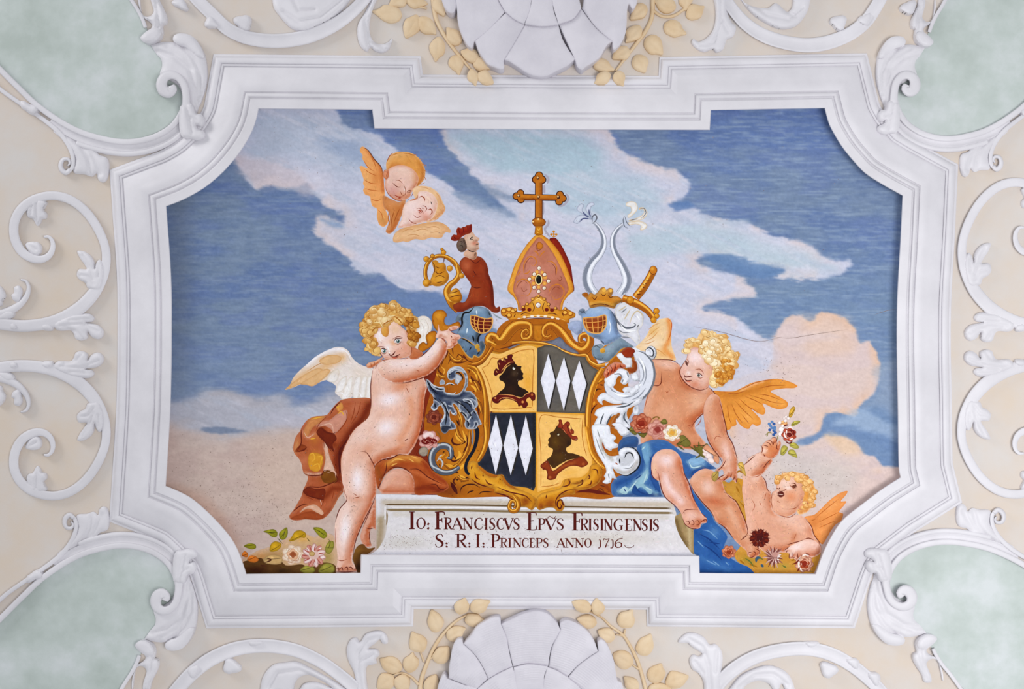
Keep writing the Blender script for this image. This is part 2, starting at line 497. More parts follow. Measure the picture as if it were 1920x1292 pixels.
# warm banks on the right
cloud('1205,640 1300,640 1400,660 1460,690 1480,760 1480,830 1380,900 1200,900', 18, 30, 40, 20, C3(222, 212, 214), alpha=.7, seed=31)
cloud('1370,720 1440,690 1452,640 1458,616 1480,593 1500,590 1519,602 1541,587 1580,596 1604,620 1612,644 1630,642 1650,680 1646,720 1640,735 1612,760 1603,778 1570,774 1545,780 1540,800 1526,815 1500,824 1490,832 1512,835 1545,819 1580,820 1609,835 1619,850 1640,858 1655,874 1712,885 1712,1100 1500,1100 1420,1000 1380,880',
      3, 9, 12, 9, C3(232, 208, 196), C3(240, 196, 160), 13, .75, tone=C3(226, 204, 200), seed=32)
cloud('1500,600 1590,605 1600,660 1520,665', 16, 20, 24, 16, C3(240, 205, 178), alpha=.55, seed=33)
cloud('1455,625 1560,625 1575,634 1450,642', 8, 14, 20, 8, C3(233, 212, 205), alpha=.7, seed=34)
cloud('1380,640 1440,650 1450,700 1390,740 1340,720', 20, 26, 30, 16, C3(214, 212, 222), alpha=.8, seed=35)
cloud('1440,830 1520,850 1600,880 1590,930 1520,930 1450,900', 24, 34, 30, 18, C3(214, 206, 196), alpha=.6, seed=36)
cloud('1545,815 1580,818 1610,836 1616,850 1580,850', 8, 10, 16, 10, C3(240, 205, 165), alpha=.7, seed=37)
cloud('1612,770 1660,790 1684,800 1684,830 1640,812 1600,800 1560,795', 8, 16, 26, 8, C3(176, 196, 216), alpha=.75, seed=38)
cloud('1640,690 1690,680 1690,780 1640,760 1618,765 1648,735', 10, 18, 20, 14, C3(168, 182, 198), alpha=.6, seed=39)
# wind-drawn streaks through the banks
cl = sstep(165, 200, sky.min(1)) * sstep(-6, 8, sky[:, 2] - sky[:, 0])
sky = mixc(sky, C3(188, 200, 216), sstep(.52, .7, fbm((x * .9 + y * .5) / 70 + 3, (y * .9 - x * .42) / 11, 4)) * .42 * cl * sstep(900, 760, y))
sky = mixc(sky, C3(234, 230, 236), sstep(.54, .72, fbm((x * .9 + y * .5) / 60 + 33, (y * .9 - x * .42) / 9 + 5, 4)) * .4 * cl * sstep(900, 760, y))
# cloth-like grain and age
g = (fbm(x / 5, y / 3, 3) - .5) * 14 + (fbm(x / 18, y / 8, 3) - .5) * 12
br = sstep(140, 190, sky.min(1))
sky = sky * (.955 - .06 * sstep(-8, 10, sky[:, 2] - sky[:, 0]) * (1 - br))[:, None] * np.stack([np.ones(len(x)), 1.02 - .015 * br, 1.075 - .045 * br], 1) + g[:, None]

idx = -np.ones(len(Q), int); idx[keep] = np.arange(keep.sum())
nx, ny = len(gx), len(gy)
ii = idx.reshape(ny, nx)
a, b, c, d = ii[:-1, :-1], ii[:-1, 1:], ii[1:, 1:], ii[1:, :-1]
m = (a >= 0) & (b >= 0) & (c >= 0) & (d >= 0)
Fq = np.stack([a[m], d[m], c[m], b[m]], 1).tolist()
fresco = link('ceiling_fresco', W(Q[keep], HF), [tuple(f) for f in Fq], 'fresco_paint', cols=pig(sky[keep]))
tag(fresco, 'painted ceiling fresco of putti holding a coat of arms in a blue cloudy sky', 'fresco')
# ================================================================== stucco ornament
def affine(src, dst):
    A = np.hstack([np.array(src, float), np.ones((len(src), 1))])
    M, *_ = np.linalg.lstsq(A, np.array(dst, float), rcond=None)
    return lambda p: np.hstack([np.asarray(p, float), np.ones((len(p), 1))]) @ M
IDN = lambda p: np.asarray(p, float)
def PT(tile, txt, T=IDN, step=2.5, closed=True):
    p, c = parse(tile, txt)
    return curve(T(p), c, closed, step)
def LN(tile, txt, T=IDN): return T(parse(tile, txt)[0])

# ---- medallions in the four corners (drawn once for the upper left, fitted to each corner)
_src = [(318, 160), (388, 95), (202, 297), (375, 255), (122, 305)]
QUAD = {
 'ul': IDN,
 'ur': affine(_src, [(1708, 157), (1640, 97), (1800, 286), (1654, 246), (1870, 303)]),
 'll': affine(_src, [(301, 1140), (372, 1181), (205, 992), (360, 1036), (128, 981)]),
 'lr': affine(_src, [(1705, 1121), (1625, 1183), (1792, 985), (1631, 1036), (1875, 974)]),
}
WHERE = dict(ul='upper left', ur='upper right', ll='lower left', lr='lower right')
FIELD = '-140,-40 -80,40 0,126 30,156 75,198 140,238 200,257 245,261 285,252 318,233 336,208 344,180 338,160 330,130 318,110 300,100 285,85 274,50 258,20 240,-8 200,-60 120,-110 -20,-110'
RIM = '-80,44 -40,90 0,130 30,160 75,202 140,243 200,262 245,266 288,257 322,237 341,210 350,180'
def offs(p, d):
    t = np.gradient(p, axis=0); t /= np.hypot(t[:, 0], t[:, 1])[:, None]
    return p + np.stack([-t[:, 1], t[:, 0]], 1) * d
for q, T in QUAD.items():
    wh = WHERE[q]
    c0 = T(np.array([(230., 120.)]))[0]
    md = thing('oval_medallion', 'pale green oval medallion with white moulded rim in the %s corner' % wh, 'medallion', c0, 0, 'corner medallions')
    relief('field', PT('px', FIELD, T, 6), 1.2, 3, 'field_mint', md, cell=24, lip=.9)
    rim0 = curve(parse('px', RIM)[0], None, False, 6)
    ribbon('rim', T(rim0[::3]), 11, 11, 'stucco_white', md, prof='flat')
    k = [i for i, p in enumerate(rim0) if 95 < p[0] < 339]
    seg = rim0[k[0]:k[-1]]
    ribbon('hollow_moulding', T(offs(seg, 11)[::3]), 14, 6, 'stucco_white', md, prof='band')
    k2 = [i for i, p in enumerate(rim0) if 150 < p[0] < 330]
    seg2 = rim0[k2[0]:k2[-1]]
    ribbon('outer_bead', T(offs(seg2, 22)[::3]), 11, 8.5, 'stucco_white', md, prof='round')
    ribbon('side_rim', LN('px', '224,-40 244,-4 258,18 268,38 273,52', T), 7, 8, 'stucco_white', md, prof='flat')
    # scrolled strap leaving the rim, with its small volute and husks
    sb = thing('scroll_strap', 'white strap curling off the %s medallion rim to a small volute' % wh, 'scroll', T(np.array([(110., 260.)]))[0], 0, 'medallion straps')
    ribbon('strap', LN('px', '-80,96 -30,140 0,167 35,192 70,216 105,243 126,268 136,292 136,312 130,322', T), [8, 8, 8, 8, 8, 9, 9, 8, 8, 6], 8, 'stucco_white', sb, prof='flat')
    ribbon('volute', LN('px', '132,318 124,324 116,318 114,308 119,299 128,299 131,306 127,311', T), [9, 10, 10, 9, 8, 7, 5, 3], 9, 'stucco_white', sb, prof='round')
    relief('acanthus_leaf', PT('px', '100,246 128,254 152,264 172,276 186,290 201,297 204,318 199,338 191,342 184,336 181,325 172,331 158,327 140,325 137,318 141,300 135,284 122,266', T), 10, 16, 'stucco_white', sb,
           grooves=[(LN('px', '120,250 150,272 166,298 170,326', T), 4, 4), (LN('px', '140,262 172,288 190,326', T), 3.5, 4)])
    relief('husk', PT('px', '38,190 46,190 58,196 69,198 72,206 66,214 58,215 48,208 40,202', T), 11, 9, 'stucco_white', sb, base=3)
    # bracket: volute, fluted leaf behind it, curled crest
    br = thing('volute_bracket', 'white stucco volute with fluted leaf between frame and medallion at the %s' % wh, 'bracket', T(np.array([(340., 170.)]))[0], 0, 'volute brackets')
    relief('fluted_leaf', PT('tl', '1130,340! 1170,400 1210,450 1215,500 1200,560 1270,600 1340,650 1385,760 1420,850 1478,836! 1520,730 1552,600 1545,450 1505,345 1445,275 1370,250 1318,258 1296,292 1320,335 1370,352 1300,318 1210,318', T), 13, 22, 'stucco_white', br,
           grooves=[(LN('tl', '1180,380 1300,420 1420,520 1470,680 1480,800', T), 5, 4), (LN('tl', '1370,350 1450,440 1500,560 1500,720', T), 5, 3.5), (LN('tl', '1250,350 1380,420 1450,520', T), 3, 4)])
    relief('crest_curl', PT('tl', '1298,300 1310,262 1370,250 1440,272 1500,345 1530,430 1490,430 1450,400 1390,352 1330,330', T), 8, 12, 'stucco_white', br, base=10)
    ribbon('volute', LN('tl', '1440,960 1420,880 1400,800 1395,720 1380,640 1338,582 1282,562 1232,582 1212,632 1228,678 1264,692 1292,668 1284,640', T), [18, 18, 16, 14, 14, 15, 17, 19, 21, 22, 22, 19, 12], 21, 'stucco_white', br, prof='flat')
    relief('acanthus_tip', PT('tl', '1350,800! 1390,775 1440,780 1468,850 1508,855 1535,905 1512,950 1470,938 1486,965 1532,990 1532,1030 1485,1050 1425,1040 1370,1030 1348,975 1342,890', T), 13, 12, 'stucco_white', br, base=13,
           grooves=[(LN('tl', '1400,800 1420,900 1440,1000', T), 4, 3), (LN('tl', '1430,880 1470,900', T), 4, 3)])
    # twisted leaf running up the medallion's side
    lf = thing('acanthus_leaf', 'curling white acanthus leaf beside the medallion in the %s corner' % wh, 'ornament', T(np.array([(290., 50.)]))[0], 0, 'side leaves')
    relief('leaf_blade', PT('tl', '1040,-60 1035,0 1050,70 1080,120 1122,122 1152,90 1142,40 1128,-10 1130,-60 1180,-60 1195,0 1225,60 1252,130 1245,178 1220,190 1222,250 1180,312 1120,332 1070,312 1053,282 1082,252 1122,225 1142,190 1118,160 1085,140 1060,100', T), 14, 14, 'stucco_white', lf,
           grooves=[(LN('tl', '1160,-40 1185,100 1190,190 1150,270', T), 5, 3.5)])
    relief('leaf_curl', PT('tl', '1056,282 1080,250 1130,215 1165,205 1200,220 1205,260 1170,305 1115,325 1070,310', T), 7, 9, 'stucco_white', lf, base=10)

# ---- scrolling foliage on the two long sides (drawn for the upper left)
SQ = {
 'ul': (IDN, 'upper scroll of the left side panel'),
 'll': (lambda p: np.stack([p[:, 0], 1297 - p[:, 1]], 1), 'lower scroll of the left side panel'),
 'ur': (lambda p: np.stack([2003 - p[:, 0], 607 - (607 - p[:, 1]) * 1.105], 1), 'upper scroll of the right side panel'),
 'lr': (lambda p: np.stack([2002 - p[:, 0], 1294 - p[:, 1]], 1), 'lower scroll of the right side panel'),
}
for q, (T0, lab) in SQ.items():
    T = lambda p, T0=T0: T0(np.asarray(p, float))
    sc = thing('foliage_scroll', 'white spiral stucco foliage, ' + lab, 'scroll', T(np.array([(100., 500.)]))[0], 0, 'side scrolls')
    ribbon('stem', LN('px', '82,444 91,444 98,452 99,465 93,478 80,486 62,485 43,474 31,456 26,436 28,414 40,392 63,375 97,367 130,374 160,396 183,428 197,463 199,493 191,523 172,555 142,583 100,603 50,611 0,607 -40,594 -80,570', T),
           [4, 6, 8, 10, 12, 14, 16, 17, 18, 18, 18, 18, 18, 17, 17, 17, 17, 16, 17, 20, 24, 25, 23, 22, 22, 22, 22], 8, 'stucco_white', sc, prof='flat')
    def lf(nm, txt, H, w, gr=(), base=0.0):
        relief(nm, PT('l1', txt, T), H, w, 'stucco_white', sc, base=base, cell=3.0, grooves=[(LN('l1', g, T), 3.0, 2.6) for g in gr])
    lf('leaf', '580,592 625,592 672,620 702,665 708,720 722,680 745,655 775,690 775,800 740,880 660,870 640,830 605,812 576,775 592,728 650,725 632,690 600,645', 11, 9, ['620,620 665,700 700,800', '600,770 660,780 700,840', '740,690 735,780'])
    lf('leaf', '215,245 198,300 212,338 245,350 280,402 302,380 312,355 345,345 350,308 328,282 352,225 300,200 240,210', 9, 8, ['270,220 270,300 280,380', '240,250 225,320'])
    lf('leaf', '190,540 235,520 290,528 312,560 305,605 270,628 225,605', 9, 8, ['210,545 270,580'])
    lf('leaf', '400,1135 520,1075 610,1060 672,1062 705,1092 688,1120 640,1128 730,1145 772,1185 768,1230 735,1252 690,1236 655,1195 655,1242 612,1262 568,1250 552,1210 530,1188 430,1185', 11, 11,
       ['450,1150 600,1135 740,1195', '480,1165 570,1190 610,1240', '520,1110 690,1095'])
    lf('bud', '70,1140 95,1125 130,1145 130,1180 95,1188 68,1172', 11, 7)
    lf('bud', '310,1150 345,1132 395,1150 395,1185 350,1190 312,1178', 11, 7)
    sm = thing('foliage_tendril', 'small white curling tendril branching inside the ' + lab, 'scroll', T(np.array([(30., 560.)]))[0], 0, 'side tendrils')
    ribbon('stem', LN('l1', '-160,1090 -60,1080 50,1050 140,1000 200,930 216,865 196,818 155,805', T), [18, 18, 17, 14, 11, 8, 6, 3], 8, 'stucco_white', sm, prof='round')
    relief('leaf', PT('l1', '100,960 85,920 105,905 105,865 140,850 165,880 160,930 140,975', T), 8, 7, 'stucco_white', sm, cell=3)
    relief('leaf', PT('l1', '-40,1000 -20,960 -30,900 -10,850 25,880 40,930 20,965 10,1000', T), 9, 8, 'stucco_white', sm, cell=3)
    relief('leaf', PT('l1', '-40,1110 0,1060 60,1030 110,1050 100,1085 50,1108', T), 9, 8, 'stucco_white', sm, cell=3)

# ---- scrolls above and below the frame
def hscroll(lab, band, widths, leaves, buds, c):
    sc = thing('foliage_scroll', 'white arched stucco foliage scroll, ' + lab, 'scroll', c, 0, 'end scrolls')
    p = np.array([tuple(map(float, w.split(','))) for w in band.split()])
    ribbon('stem', p, widths, 8, 'stucco_white', sc, prof='band')
    for txt, gr in leaves:
        relief('leaf', PT('px', txt), 12, 11, 'stucco_white', sc, cell=3.2, grooves=[(LN('px', g), 4, 3.2) for g in gr])
    for bx, by, rx, ry, rot in buds:
        t = np.linspace(0, 2 * math.pi, 13)[:-1]
        r = 1 + .16 * np.cos(t * 3 + bx)
        e = np.stack([bx + r * (rx * np.cos(t) * math.cos(rot) - ry * np.sin(t) * math.sin(rot)), by + r * (rx * np.cos(t) * math.sin(rot) + ry * np.sin(t) * math.cos(rot))], 1)
        relief('bud', curve(e, None, True, 2.5), 12, 8, 'stucco_white', sc, cell=3)
hscroll('left of the upper shell', '300,-90 340,-40 369,-2 398,27 428,55 465,71 518,77 575,69 621,50 657,25 690,-10 720,-60', [24, 24, 24, 24, 25, 26, 27, 27, 26, 24, 22, 20],
    [('512,-30 511,0 514,16 524,30 532,40 548,54 570,58 592,50 622,34 650,8 668,-30 610,-40', ['530,20 560,40 600,32 640,0', '545,-10 560,20 590,18']),
     ('706,-40 695,0 684,24 672,44 670,65 675,85 687,96 695,89 704,96 718,98 730,90 735,72 728,79 715,83 701,78 693,60 694,36 706,0 722,-40', ['700,-10 684,40 690,75 720,90', '690,80 694,92'])],
    [(396, 43, 13, 11, .5), (456, 42, 17, 14, .4), (338, 8, 16, 9, .5)], (520, 40))
hscroll('right of the upper shell', '1330,-60 1350,-20 1370,12 1400,46 1440,70 1498,84 1543,82 1589,66 1622,42 1642,14 1656,-12 1676,-60', [22, 22, 22, 24, 26, 27, 27, 26, 25, 24, 23, 22],
    [('1385,-40 1392,0 1412,12 1440,15 1455,6 1476,22 1486,12 1490,-40 1520,-40 1517,12 1506,35 1490,50 1465,54 1440,45 1412,26 1392,2 1375,-30', ['1400,0 1440,28 1480,36 1505,15', '1478,24 1492,30']),
     ('1332,-40 1341,10 1342,34 1337,56 1325,71 1310,78 1300,73 1297,80 1305,90 1320,97 1337,92 1343,98 1356,92 1363,74 1375,68 1380,50 1372,42 1363,18 1362,-40', ['1350,-20 1352,40 1340,80 1312,86', '1355,40 1366,60'])],
    [(1573, 42, 15, 14, 0), (1704, 14, 16, 12, -.5), (1622, 36, 14, 10, -.6)], (1500, 40))
hscroll('left of the lower shell', '290,1360 312,1320 334,1291 360,1263 396,1236 442,1217 495,1211 552,1219 598,1239 632,1262 667,1293 690,1330', [24, 25, 26, 27, 27, 27, 26, 25, 24, 24, 24, 24],
    [('664,1262 653,1238 650,1218 657,1200 668,1196 675,1204 685,1190 700,1184 715,1184 725,1192 727,1206 718,1207 712,1199 703,1207 691,1216 707,1218 712,1228 705,1236 707,1243 697,1247 688,1250 687,1275 692,1320 672,1320 668,1285', ['680,1310 672,1260 672,1225 690,1200 715,1192', '676,1240 700,1226']),
     ('488,1330 490,1280 500,1258 515,1246 535,1243 554,1241 578,1251 606,1266 642,1288 664,1310 640,1320 625,1292 600,1275 578,1266 562,1270 552,1284 546,1330 530,1330 520,1300 512,1330', ['505,1290 520,1262 560,1256 610,1280']),
     ('556,1330 566,1286 588,1279 616,1288 646,1306 650,1330', ['580,1310 596,1292 630,1304'])],
    [(434, 1250, 17, 14, .4), (362, 1258, 10, 14, .6), (478, 1206, 15, 6, 0)], (520, 1250))
hscroll('right of the lower shell', '1318,1330 1343,1289 1374,1257 1417,1232 1468,1219 1516,1217 1559,1227 1599,1249 1633,1277 1655,1300 1680,1345', [24, 25, 26, 26, 26, 26, 26, 25, 24, 24, 24],
    [('1272,1204 1280,1193 1291,1187 1306,1188 1321,1196 1331,1209 1342,1208 1352,1219 1355,1236 1352,1260 1346,1330 1322,1330 1320,1282 1310,1263 1298,1255 1293,1238 1300,1228 1311,1231 1317,1226 1305,1218 1295,1211 1289,1205 1279,1206', ['1290,1197 1318,1214 1330,1250 1334,1310', '1302,1240 1318,1262', '1345,1222 1342,1260']),
     ('1360,1310 1384,1272 1410,1256 1440,1248 1466,1255 1481,1268 1490,1296 1480,1310 1466,1282 1456,1300 1441,1282 1420,1277 1398,1286 1384,1310', ['1385,1290 1415,1266 1450,1264 1478,1285'])],
    [(1554, 1256, 17, 14, .5), (1600, 1243, 14, 9, .6), (1522, 1208, 14, 6, 0), (1640, 1272, 10, 15, -.6)], (1500, 1250))

# ---- the two shells
def shell(lab, flutes, inner, ctr, seed, amp):
    sh = thing('scallop_shell', lab, 'shell', ctr, 0, 'stucco shells')
    cx, cy = ctr
    def rip(v):
        r = np.hypot(v[:, 0] - cx, v[:, 1] - cy)
        return amp * np.sin(r * 1.45 + 1.2 * fbm(v[:, 0] / 40, v[:, 1] / 40, 2)) * sstep(.25, .5, fbm(v[:, 0] / 30 + seed, v[:, 1] / 30, 2))
    for txt in inner:
        relief('inner_flute', PT('px', txt), 9, 22, 'shell_white', sh, base=24, cell=1.7, lip=.6, ripple=rip)
    for txt in flutes:
        relief('flute', PT('px', txt), 16, 30, 'shell_white', sh, base=14, cell=1.7, lip=.62, ripple=rip)
shell('large white stucco scallop shell hanging over the top of the frame', [
    '822,-50 826,-10 834,15 842,24 850,24 855,12 853,-10 850,-50',
    '850,-50 853,-8 857,22 858,38 863,58 871,76 879,88 885,90 889,78! 915,58 947,22! 935,0 930,-50',
    '890,76! 897,95 905,108 915,121 926,126 938,130 945,127 944,114! 965,80 984,46! 966,38 948,24!',
    '945,112! 954,115 964,121 976,129 992,139 1011,144 1026,142 1046,132 1064,123 1078,111! 1056,76 1047,47! 1015,50 984,47!',
    '1078,112! 1083,126 1091,131 1099,125 1111,118 1125,107 1133,93 1140,83 1148,78! 1118,53 1090,17! 1072,37 1048,46!',
    '1148,78! 1150,93 1157,90 1165,80 1172,65 1175,45 1176,20 1179,8 1186,17 1193,9 1196,-10 1196,-50 1110,-50 1091,16! 1118,52'],
   ['920,-60 932,-8 947,21! 966,37 983,45! 994,14 999,-60', '1000,-60 997,0 984,45! 1015,49 1047,46! 1037,14 1033,-60', '1034,-60 1035,0 1047,45! 1074,35 1090,15! 1084,-10 1076,-60'], (1016, -70), 1, .12)
shell('large white stucco scallop shell under the bottom of the frame', [
    '812,1350 820,1292 826,1273 833,1264 838,1272! 870,1284 896,1293 880,1350',
    '842,1272! 842,1252 845,1233 848,1216 855,1201 864,1197 869,1208! 889,1227 904,1250 915,1273! 905,1282 895,1293! 865,1281',
    '869,1207! 884,1190 893,1176 909,1165 923,1158 937,1158 939,1169! 950,1197 955,1224 961,1250! 936,1262 916,1274! 905,1250 890,1227',
    '940,1170! 961,1160 978,1152 1002,1146 1021,1148 1034,1156 1046,1170! 1051,1182! 1034,1214 1028,1249! 991,1244 962,1250! 956,1224 950,1197',
    '1051,1180! 1050,1170 1057,1164 1067,1163 1086,1171 1104,1186 1115,1204 1121,1221! 1100,1235 1081,1250 1064,1269! 1044,1256 1029,1250! 1035,1214',
    '1122,1221! 1121,1204 1127,1199 1135,1204 1144,1220 1151,1239 1155,1262 1158,1276 1166,1281 1170,1310 1150,1350 1110,1350 1092,1294! 1065,1270! 1082,1250 1101,1235'],
   ['870,1350 896,1292! 916,1275 936,1263 961,1251! 966,1266 976,1350', '978,1350 963,1252! 991,1246 1027,1250! 1020,1270 1019,1350', '1018,1350 1019,1280 1026,1251! 1044,1258 1064,1270! 1090,1294 1110,1350'], (1004, 1395), 5, .75)

# ---- ochre sprigs either side of the shells
def sprig(lab, stems, leaves, c):
    sp = thing('laurel_sprig', lab, 'sprig', c, 0, 'ochre sprigs')
    for txt, w in stems:
        ribbon('stem', LN('px', txt), w, 6, 'leaf_ochre', sp, prof='round')
    for lx, ly, ln, wd, ang, b in leaves:
        a = math.radians(ang)
        sh = [(-.5, 0), (-.36, .34), (-.1, .5), (.18, .44), (.38, .22), (.56, .02), (.38, -.2), (.18, -.42), (-.1, -.5), (-.36, -.36)]
        jj = _rng.uniform(-.04, .04, (len(sh), 2))
        p = np.array([(lx + (u + j[0]) * ln * math.cos(a) - (v + j[1]) * wd * math.sin(a), ly + (u + j[0]) * ln * math.sin(a) + (v + j[1]) * wd * math.cos(a)) for (u, v), j in zip(sh, jj)])
        ax = np.array([(lx - .45 * ln * math.cos(a), ly - .45 * ln * math.sin(a)), (lx + .5 * ln * math.cos(a), ly + .5 * ln * math.sin(a))])
        relief('leaf', curve(p, None, True, 2.5), 9, 12, 'leaf_ochre', sp, base=b, cell=3.2, lip=.45, grooves=[(ax, 1.4, 2)])
sprig('ochre stucco leaf sprig hugging the left edge of the upper shell',
    [('806,-60 811,-10 817,33 828,58 848,88 870,115 884,132', [9, 9, 8, 8, 7, 6, 4]), ('760,-20 775,8 800,16', [5, 5, 4])],
    [(728, 25, 50, 33, 185, 0), (772, 49, 46, 31, 118, 0), (801, 48, 42, 29, 40, 2), (820, 91, 43, 29, 95, 0), (856, 120, 36, 28, 75, 0), (851, 68, 38, 27, 230, 3), (882, 103, 36, 26, 200, 3), (903, 120, 34, 26, 20, 3),
     (887, 144, 30, 21, 75, 11), (910, 146, 34, 26, 30, 11), (747, 0, 38, 28, 150, 0), (780, 2, 42, 26, 10, 0), (826, 10, 36, 30, 70, 3)], (830, 60))
sprig('ochre stucco leaf sprig hugging the right edge of the upper shell',
    [('1226,-60 1224,0 1222,33 1208,62 1192,83 1173,108 1154,133', [9, 9, 8, 8, 7, 6, 4]), ('1223,18 1240,30 1262,30 1285,16 1300,8', [6, 6, 6, 5, 3])],
    [(1198, 22, 38, 28, 140, 3), (1188, 63, 38, 28, 130, 3), (1165, 100, 36, 26, 150, 3), (1131, 123, 38, 26, 20, 3), (1130, 147, 32, 24, 150, 11), (1161, 147, 28, 24, 60, 11), (1201, 119, 36, 31, 60, 0), (1226, 85, 40, 34, 45, 0),
     (1264, 54, 42, 31, 20, 0), (1303, 22, 38, 28, -30, 0), (1248, 8, 44, 30, 200, 0), (1286, 0, 34, 26, 90, 0)], (1215, 60))
sprig('ochre stucco leaf sprig hugging the left edge of the lower shell',
    [('880,1151 855,1165 830,1190 813,1216 802,1241 791,1271 787,1300 784,1350', [4, 5, 6, 7, 7, 8, 9, 9]), ('785,1284 770,1269 752,1262 736,1267', [6, 5, 4, 3]), ('795,1242 788,1222', [4, 3]), ('806,1236 820,1226', [4, 3])],
    [(866, 1137, 32, 27, -70, 11), (900, 1136, 38, 27, -25, 11), (889, 1163, 36, 25, 5, 4), (816, 1166, 40, 31, -110, 0), (855, 1188, 38, 27, -30, 3), (783, 1205, 42, 33, -120, 0), (828, 1229, 38, 31, -50, 3), (770, 1243, 38, 28, -80, 0),
     (733, 1247, 42, 31, 205, 0), (723, 1279, 36, 33, 140, 0), (754, 1282, 36, 30, 100, 2), (809, 1284, 36, 28, -70, 3)], (815, 1220))
sprig('ochre stucco leaf sprig hugging the right edge of the lower shell',
    [('1106,1146 1129,1159 1145,1174 1168,1191 1184,1216 1195,1239 1204,1267 1211,1296 1216,1350', [3, 4, 5, 6, 6, 7, 7, 8, 8]), ('1170,1192 1172,1180', [4, 3]), ('1198,1255 1182,1244', [5, 3]), ('1168,1192 1155,1190', [4, 3])],
    [(1091, 1137, 36, 25, 200, 11), (1121, 1138, 30, 25, -100, 11), (1101, 1166, 36, 25, 190, 4), (1174, 1161, 38, 33, -60, 0), (1137, 1191, 32, 27, 200, 3), (1210, 1210, 40, 31, -65, 0), (1168, 1237, 40, 35, 210, 0), (1231, 1263, 40, 31, -65, 0),
     (1269, 1275, 42, 34, -20, 0), (1184, 1283, 34, 24, 220, 3), (1236, 1293, 44, 26, 0, 0)], (1185, 1220))
# ================================================================== the fresco: paint engine
FORM = {k: (19.0, .8, (250, 236, 234), (176, 84, 46)) for k in ('putto_body', 'putto_leg', 'putto_arm', 'putto_hand')}
FORM['putto_head'] = FORM['cherub_head'] = (11.0, .5, (250, 238, 236), (180, 94, 56))
FORM['drapery'] = FORM['lap_drapery'] = (9.0, .30, (226, 190, 170), (84, 36, 24))
FORM['mantling'] = (4.0, .5, (238, 240, 244), (44, 48, 58))
FORM['foot_scroll'] = FORM['crozier'] = (7.0, .7, (252, 214, 124), (104, 50, 10))
FORM['crowned_figure'] = (9.0, .5, (214, 140, 104), (70, 22, 10))
FORM['cherub_wing'] = (8.0, .3, (246, 206, 160), (176, 92, 44))
FORM['helmet'] = (10.0, .5, (214, 228, 240), (52, 60, 72))
LEV = np.zeros((860, 560), int)
class Coat:
    """one painted part of the fresco: flat coats of colour and brush strokes laid over each other"""
    def __init__(s, name, parent=None, label=None):
        s.name, s.parent, s.label = name, parent or fresco, label
        s.V, s.F, s.C, s.n = [], [], [], 0
        s.form = FORM.get(name)
    def _add(s, V2, F, c, rad=3.4, dh=None):
        """each coat lies just above whatever it overlaps"""
        LAY[0] += 1
        ij = np.unique(np.floor((V2 - (280, 170)) / 1.7).astype(int), axis=0)
        k = int(math.ceil(rad / 1.7))
        o_ = np.arange(-k, k + 1)
        I = np.clip(ij[:, 0][:, None, None] + o_[None, :, None], 0, LEV.shape[0] - 1); J = np.clip(ij[:, 1][:, None, None] + o_[None, None, :], 0, LEV.shape[1] - 1)
        I, J = np.broadcast_arrays(I, J)
        lv = LEV[I, J].max() + 1
        LEV[I, J] = lv
        V = W(V2, HF + 0.01 + (lv if dh is None else lv + dh * .8) * DZ)
        F = orient(V, F)
        s.F += [tuple(i + s.n for i in f) for f in F]
        s.V.append(V); s.C.append(np.clip(c, 0, 255)); s.n += len(V)
    def f(s, tile, txt, base, sh=(), cell=None, mot=9, raw=None, dabs=1.0):
        """fill an outline; sh: ('b',x,y,rx,ry,deg,col,a) soft patch, ('l',line,w,col,a) soft brush line, ('e',col,w,a) along the edge, ('g',x0,y0,x1,y1,col) wash across"""
        x0, y0, k = TILES[tile]
        if raw is None:
            p, c = parse(tile, txt)
            poly = curve(p, c, True, 2.2)
        else: poly = raw
        ext = max(poly.max(0) - poly.min(0))
        if cell is None: cell = min(3.6, max(1.3, ext / 14.0))
        V, F = triangulate(poly, cell)
        if not len(V) or not F: return s
        col = np.tile(np.asarray(base, float), (len(V), 1))
        col = col + ((fbm(V[:, 0] / 9 + LAY[0], V[:, 1] / 6, 3) - .5) * 2.2 * mot)[:, None]
        for q in sh:
            if q[0] == 'b':
                _, bx, by, rx, ry, dg, cc, a = q
                bx, by, rx, ry = x0 + bx / k, y0 + by / k, rx / k, ry / k
                t = math.radians(dg); u = V - (bx, by)
                e = ((u[:, 0] * math.cos(t) + u[:, 1] * math.sin(t)) / rx) ** 2 + ((-u[:, 0] * math.sin(t) + u[:, 1] * math.cos(t)) / ry) ** 2
                al = np.exp(-e) * a
            elif q[0] == 'l':
                _, ln, w, cc, a = q
                L_ = curve(parse(tile, ln)[0], None, False, 3.0)
                al = np.exp(-(seg_dist(L_, V, False) / (w / k)) ** 2) * a
            elif q[0] == 'e':
                _, cc, w, a = q
                al = np.exp(-(seg_dist(poly, V) / w) ** 2) * a
            elif q[0] == 'g':
                _, ax, ay, bx, by, cc = q
                ax, ay, bx, by = x0 + ax / k, y0 + ay / k, x0 + bx / k, y0 + by / k
                u = ((V[:, 0] - ax) * (bx - ax) + (V[:, 1] - ay) * (by - ay)) / ((bx - ax) ** 2 + (by - ay) ** 2)
                al = sstep(0, 1, u)
            col = mixc(col, cc, al)
        if s.form is not None and ext > 9:
            w, a, lc, dc = s.form
            w = min(w, ext * .3)
            e = .6
            d0 = seg_dist(poly, V); dx = seg_dist(poly, V + (e, 0)) - d0; dy = seg_dist(poly, V + (0, e)) - d0
            g = (dx * .64 + dy * .77) / e * np.clip(1 - d0 / w, 0, 1)     # + faces the painted light at upper left
            col = mixc(col, lc, np.clip(g, 0, 1) * a * .55); col = mixc(col, dc, np.clip(-g, 0, 1) * a)
        s._add(V, F, col, max(3.4, cell + 1.0))
        if ext > 16 and dabs: s.brush(poly, V, F, np.clip(col, 0, 255), dabs)
        return s
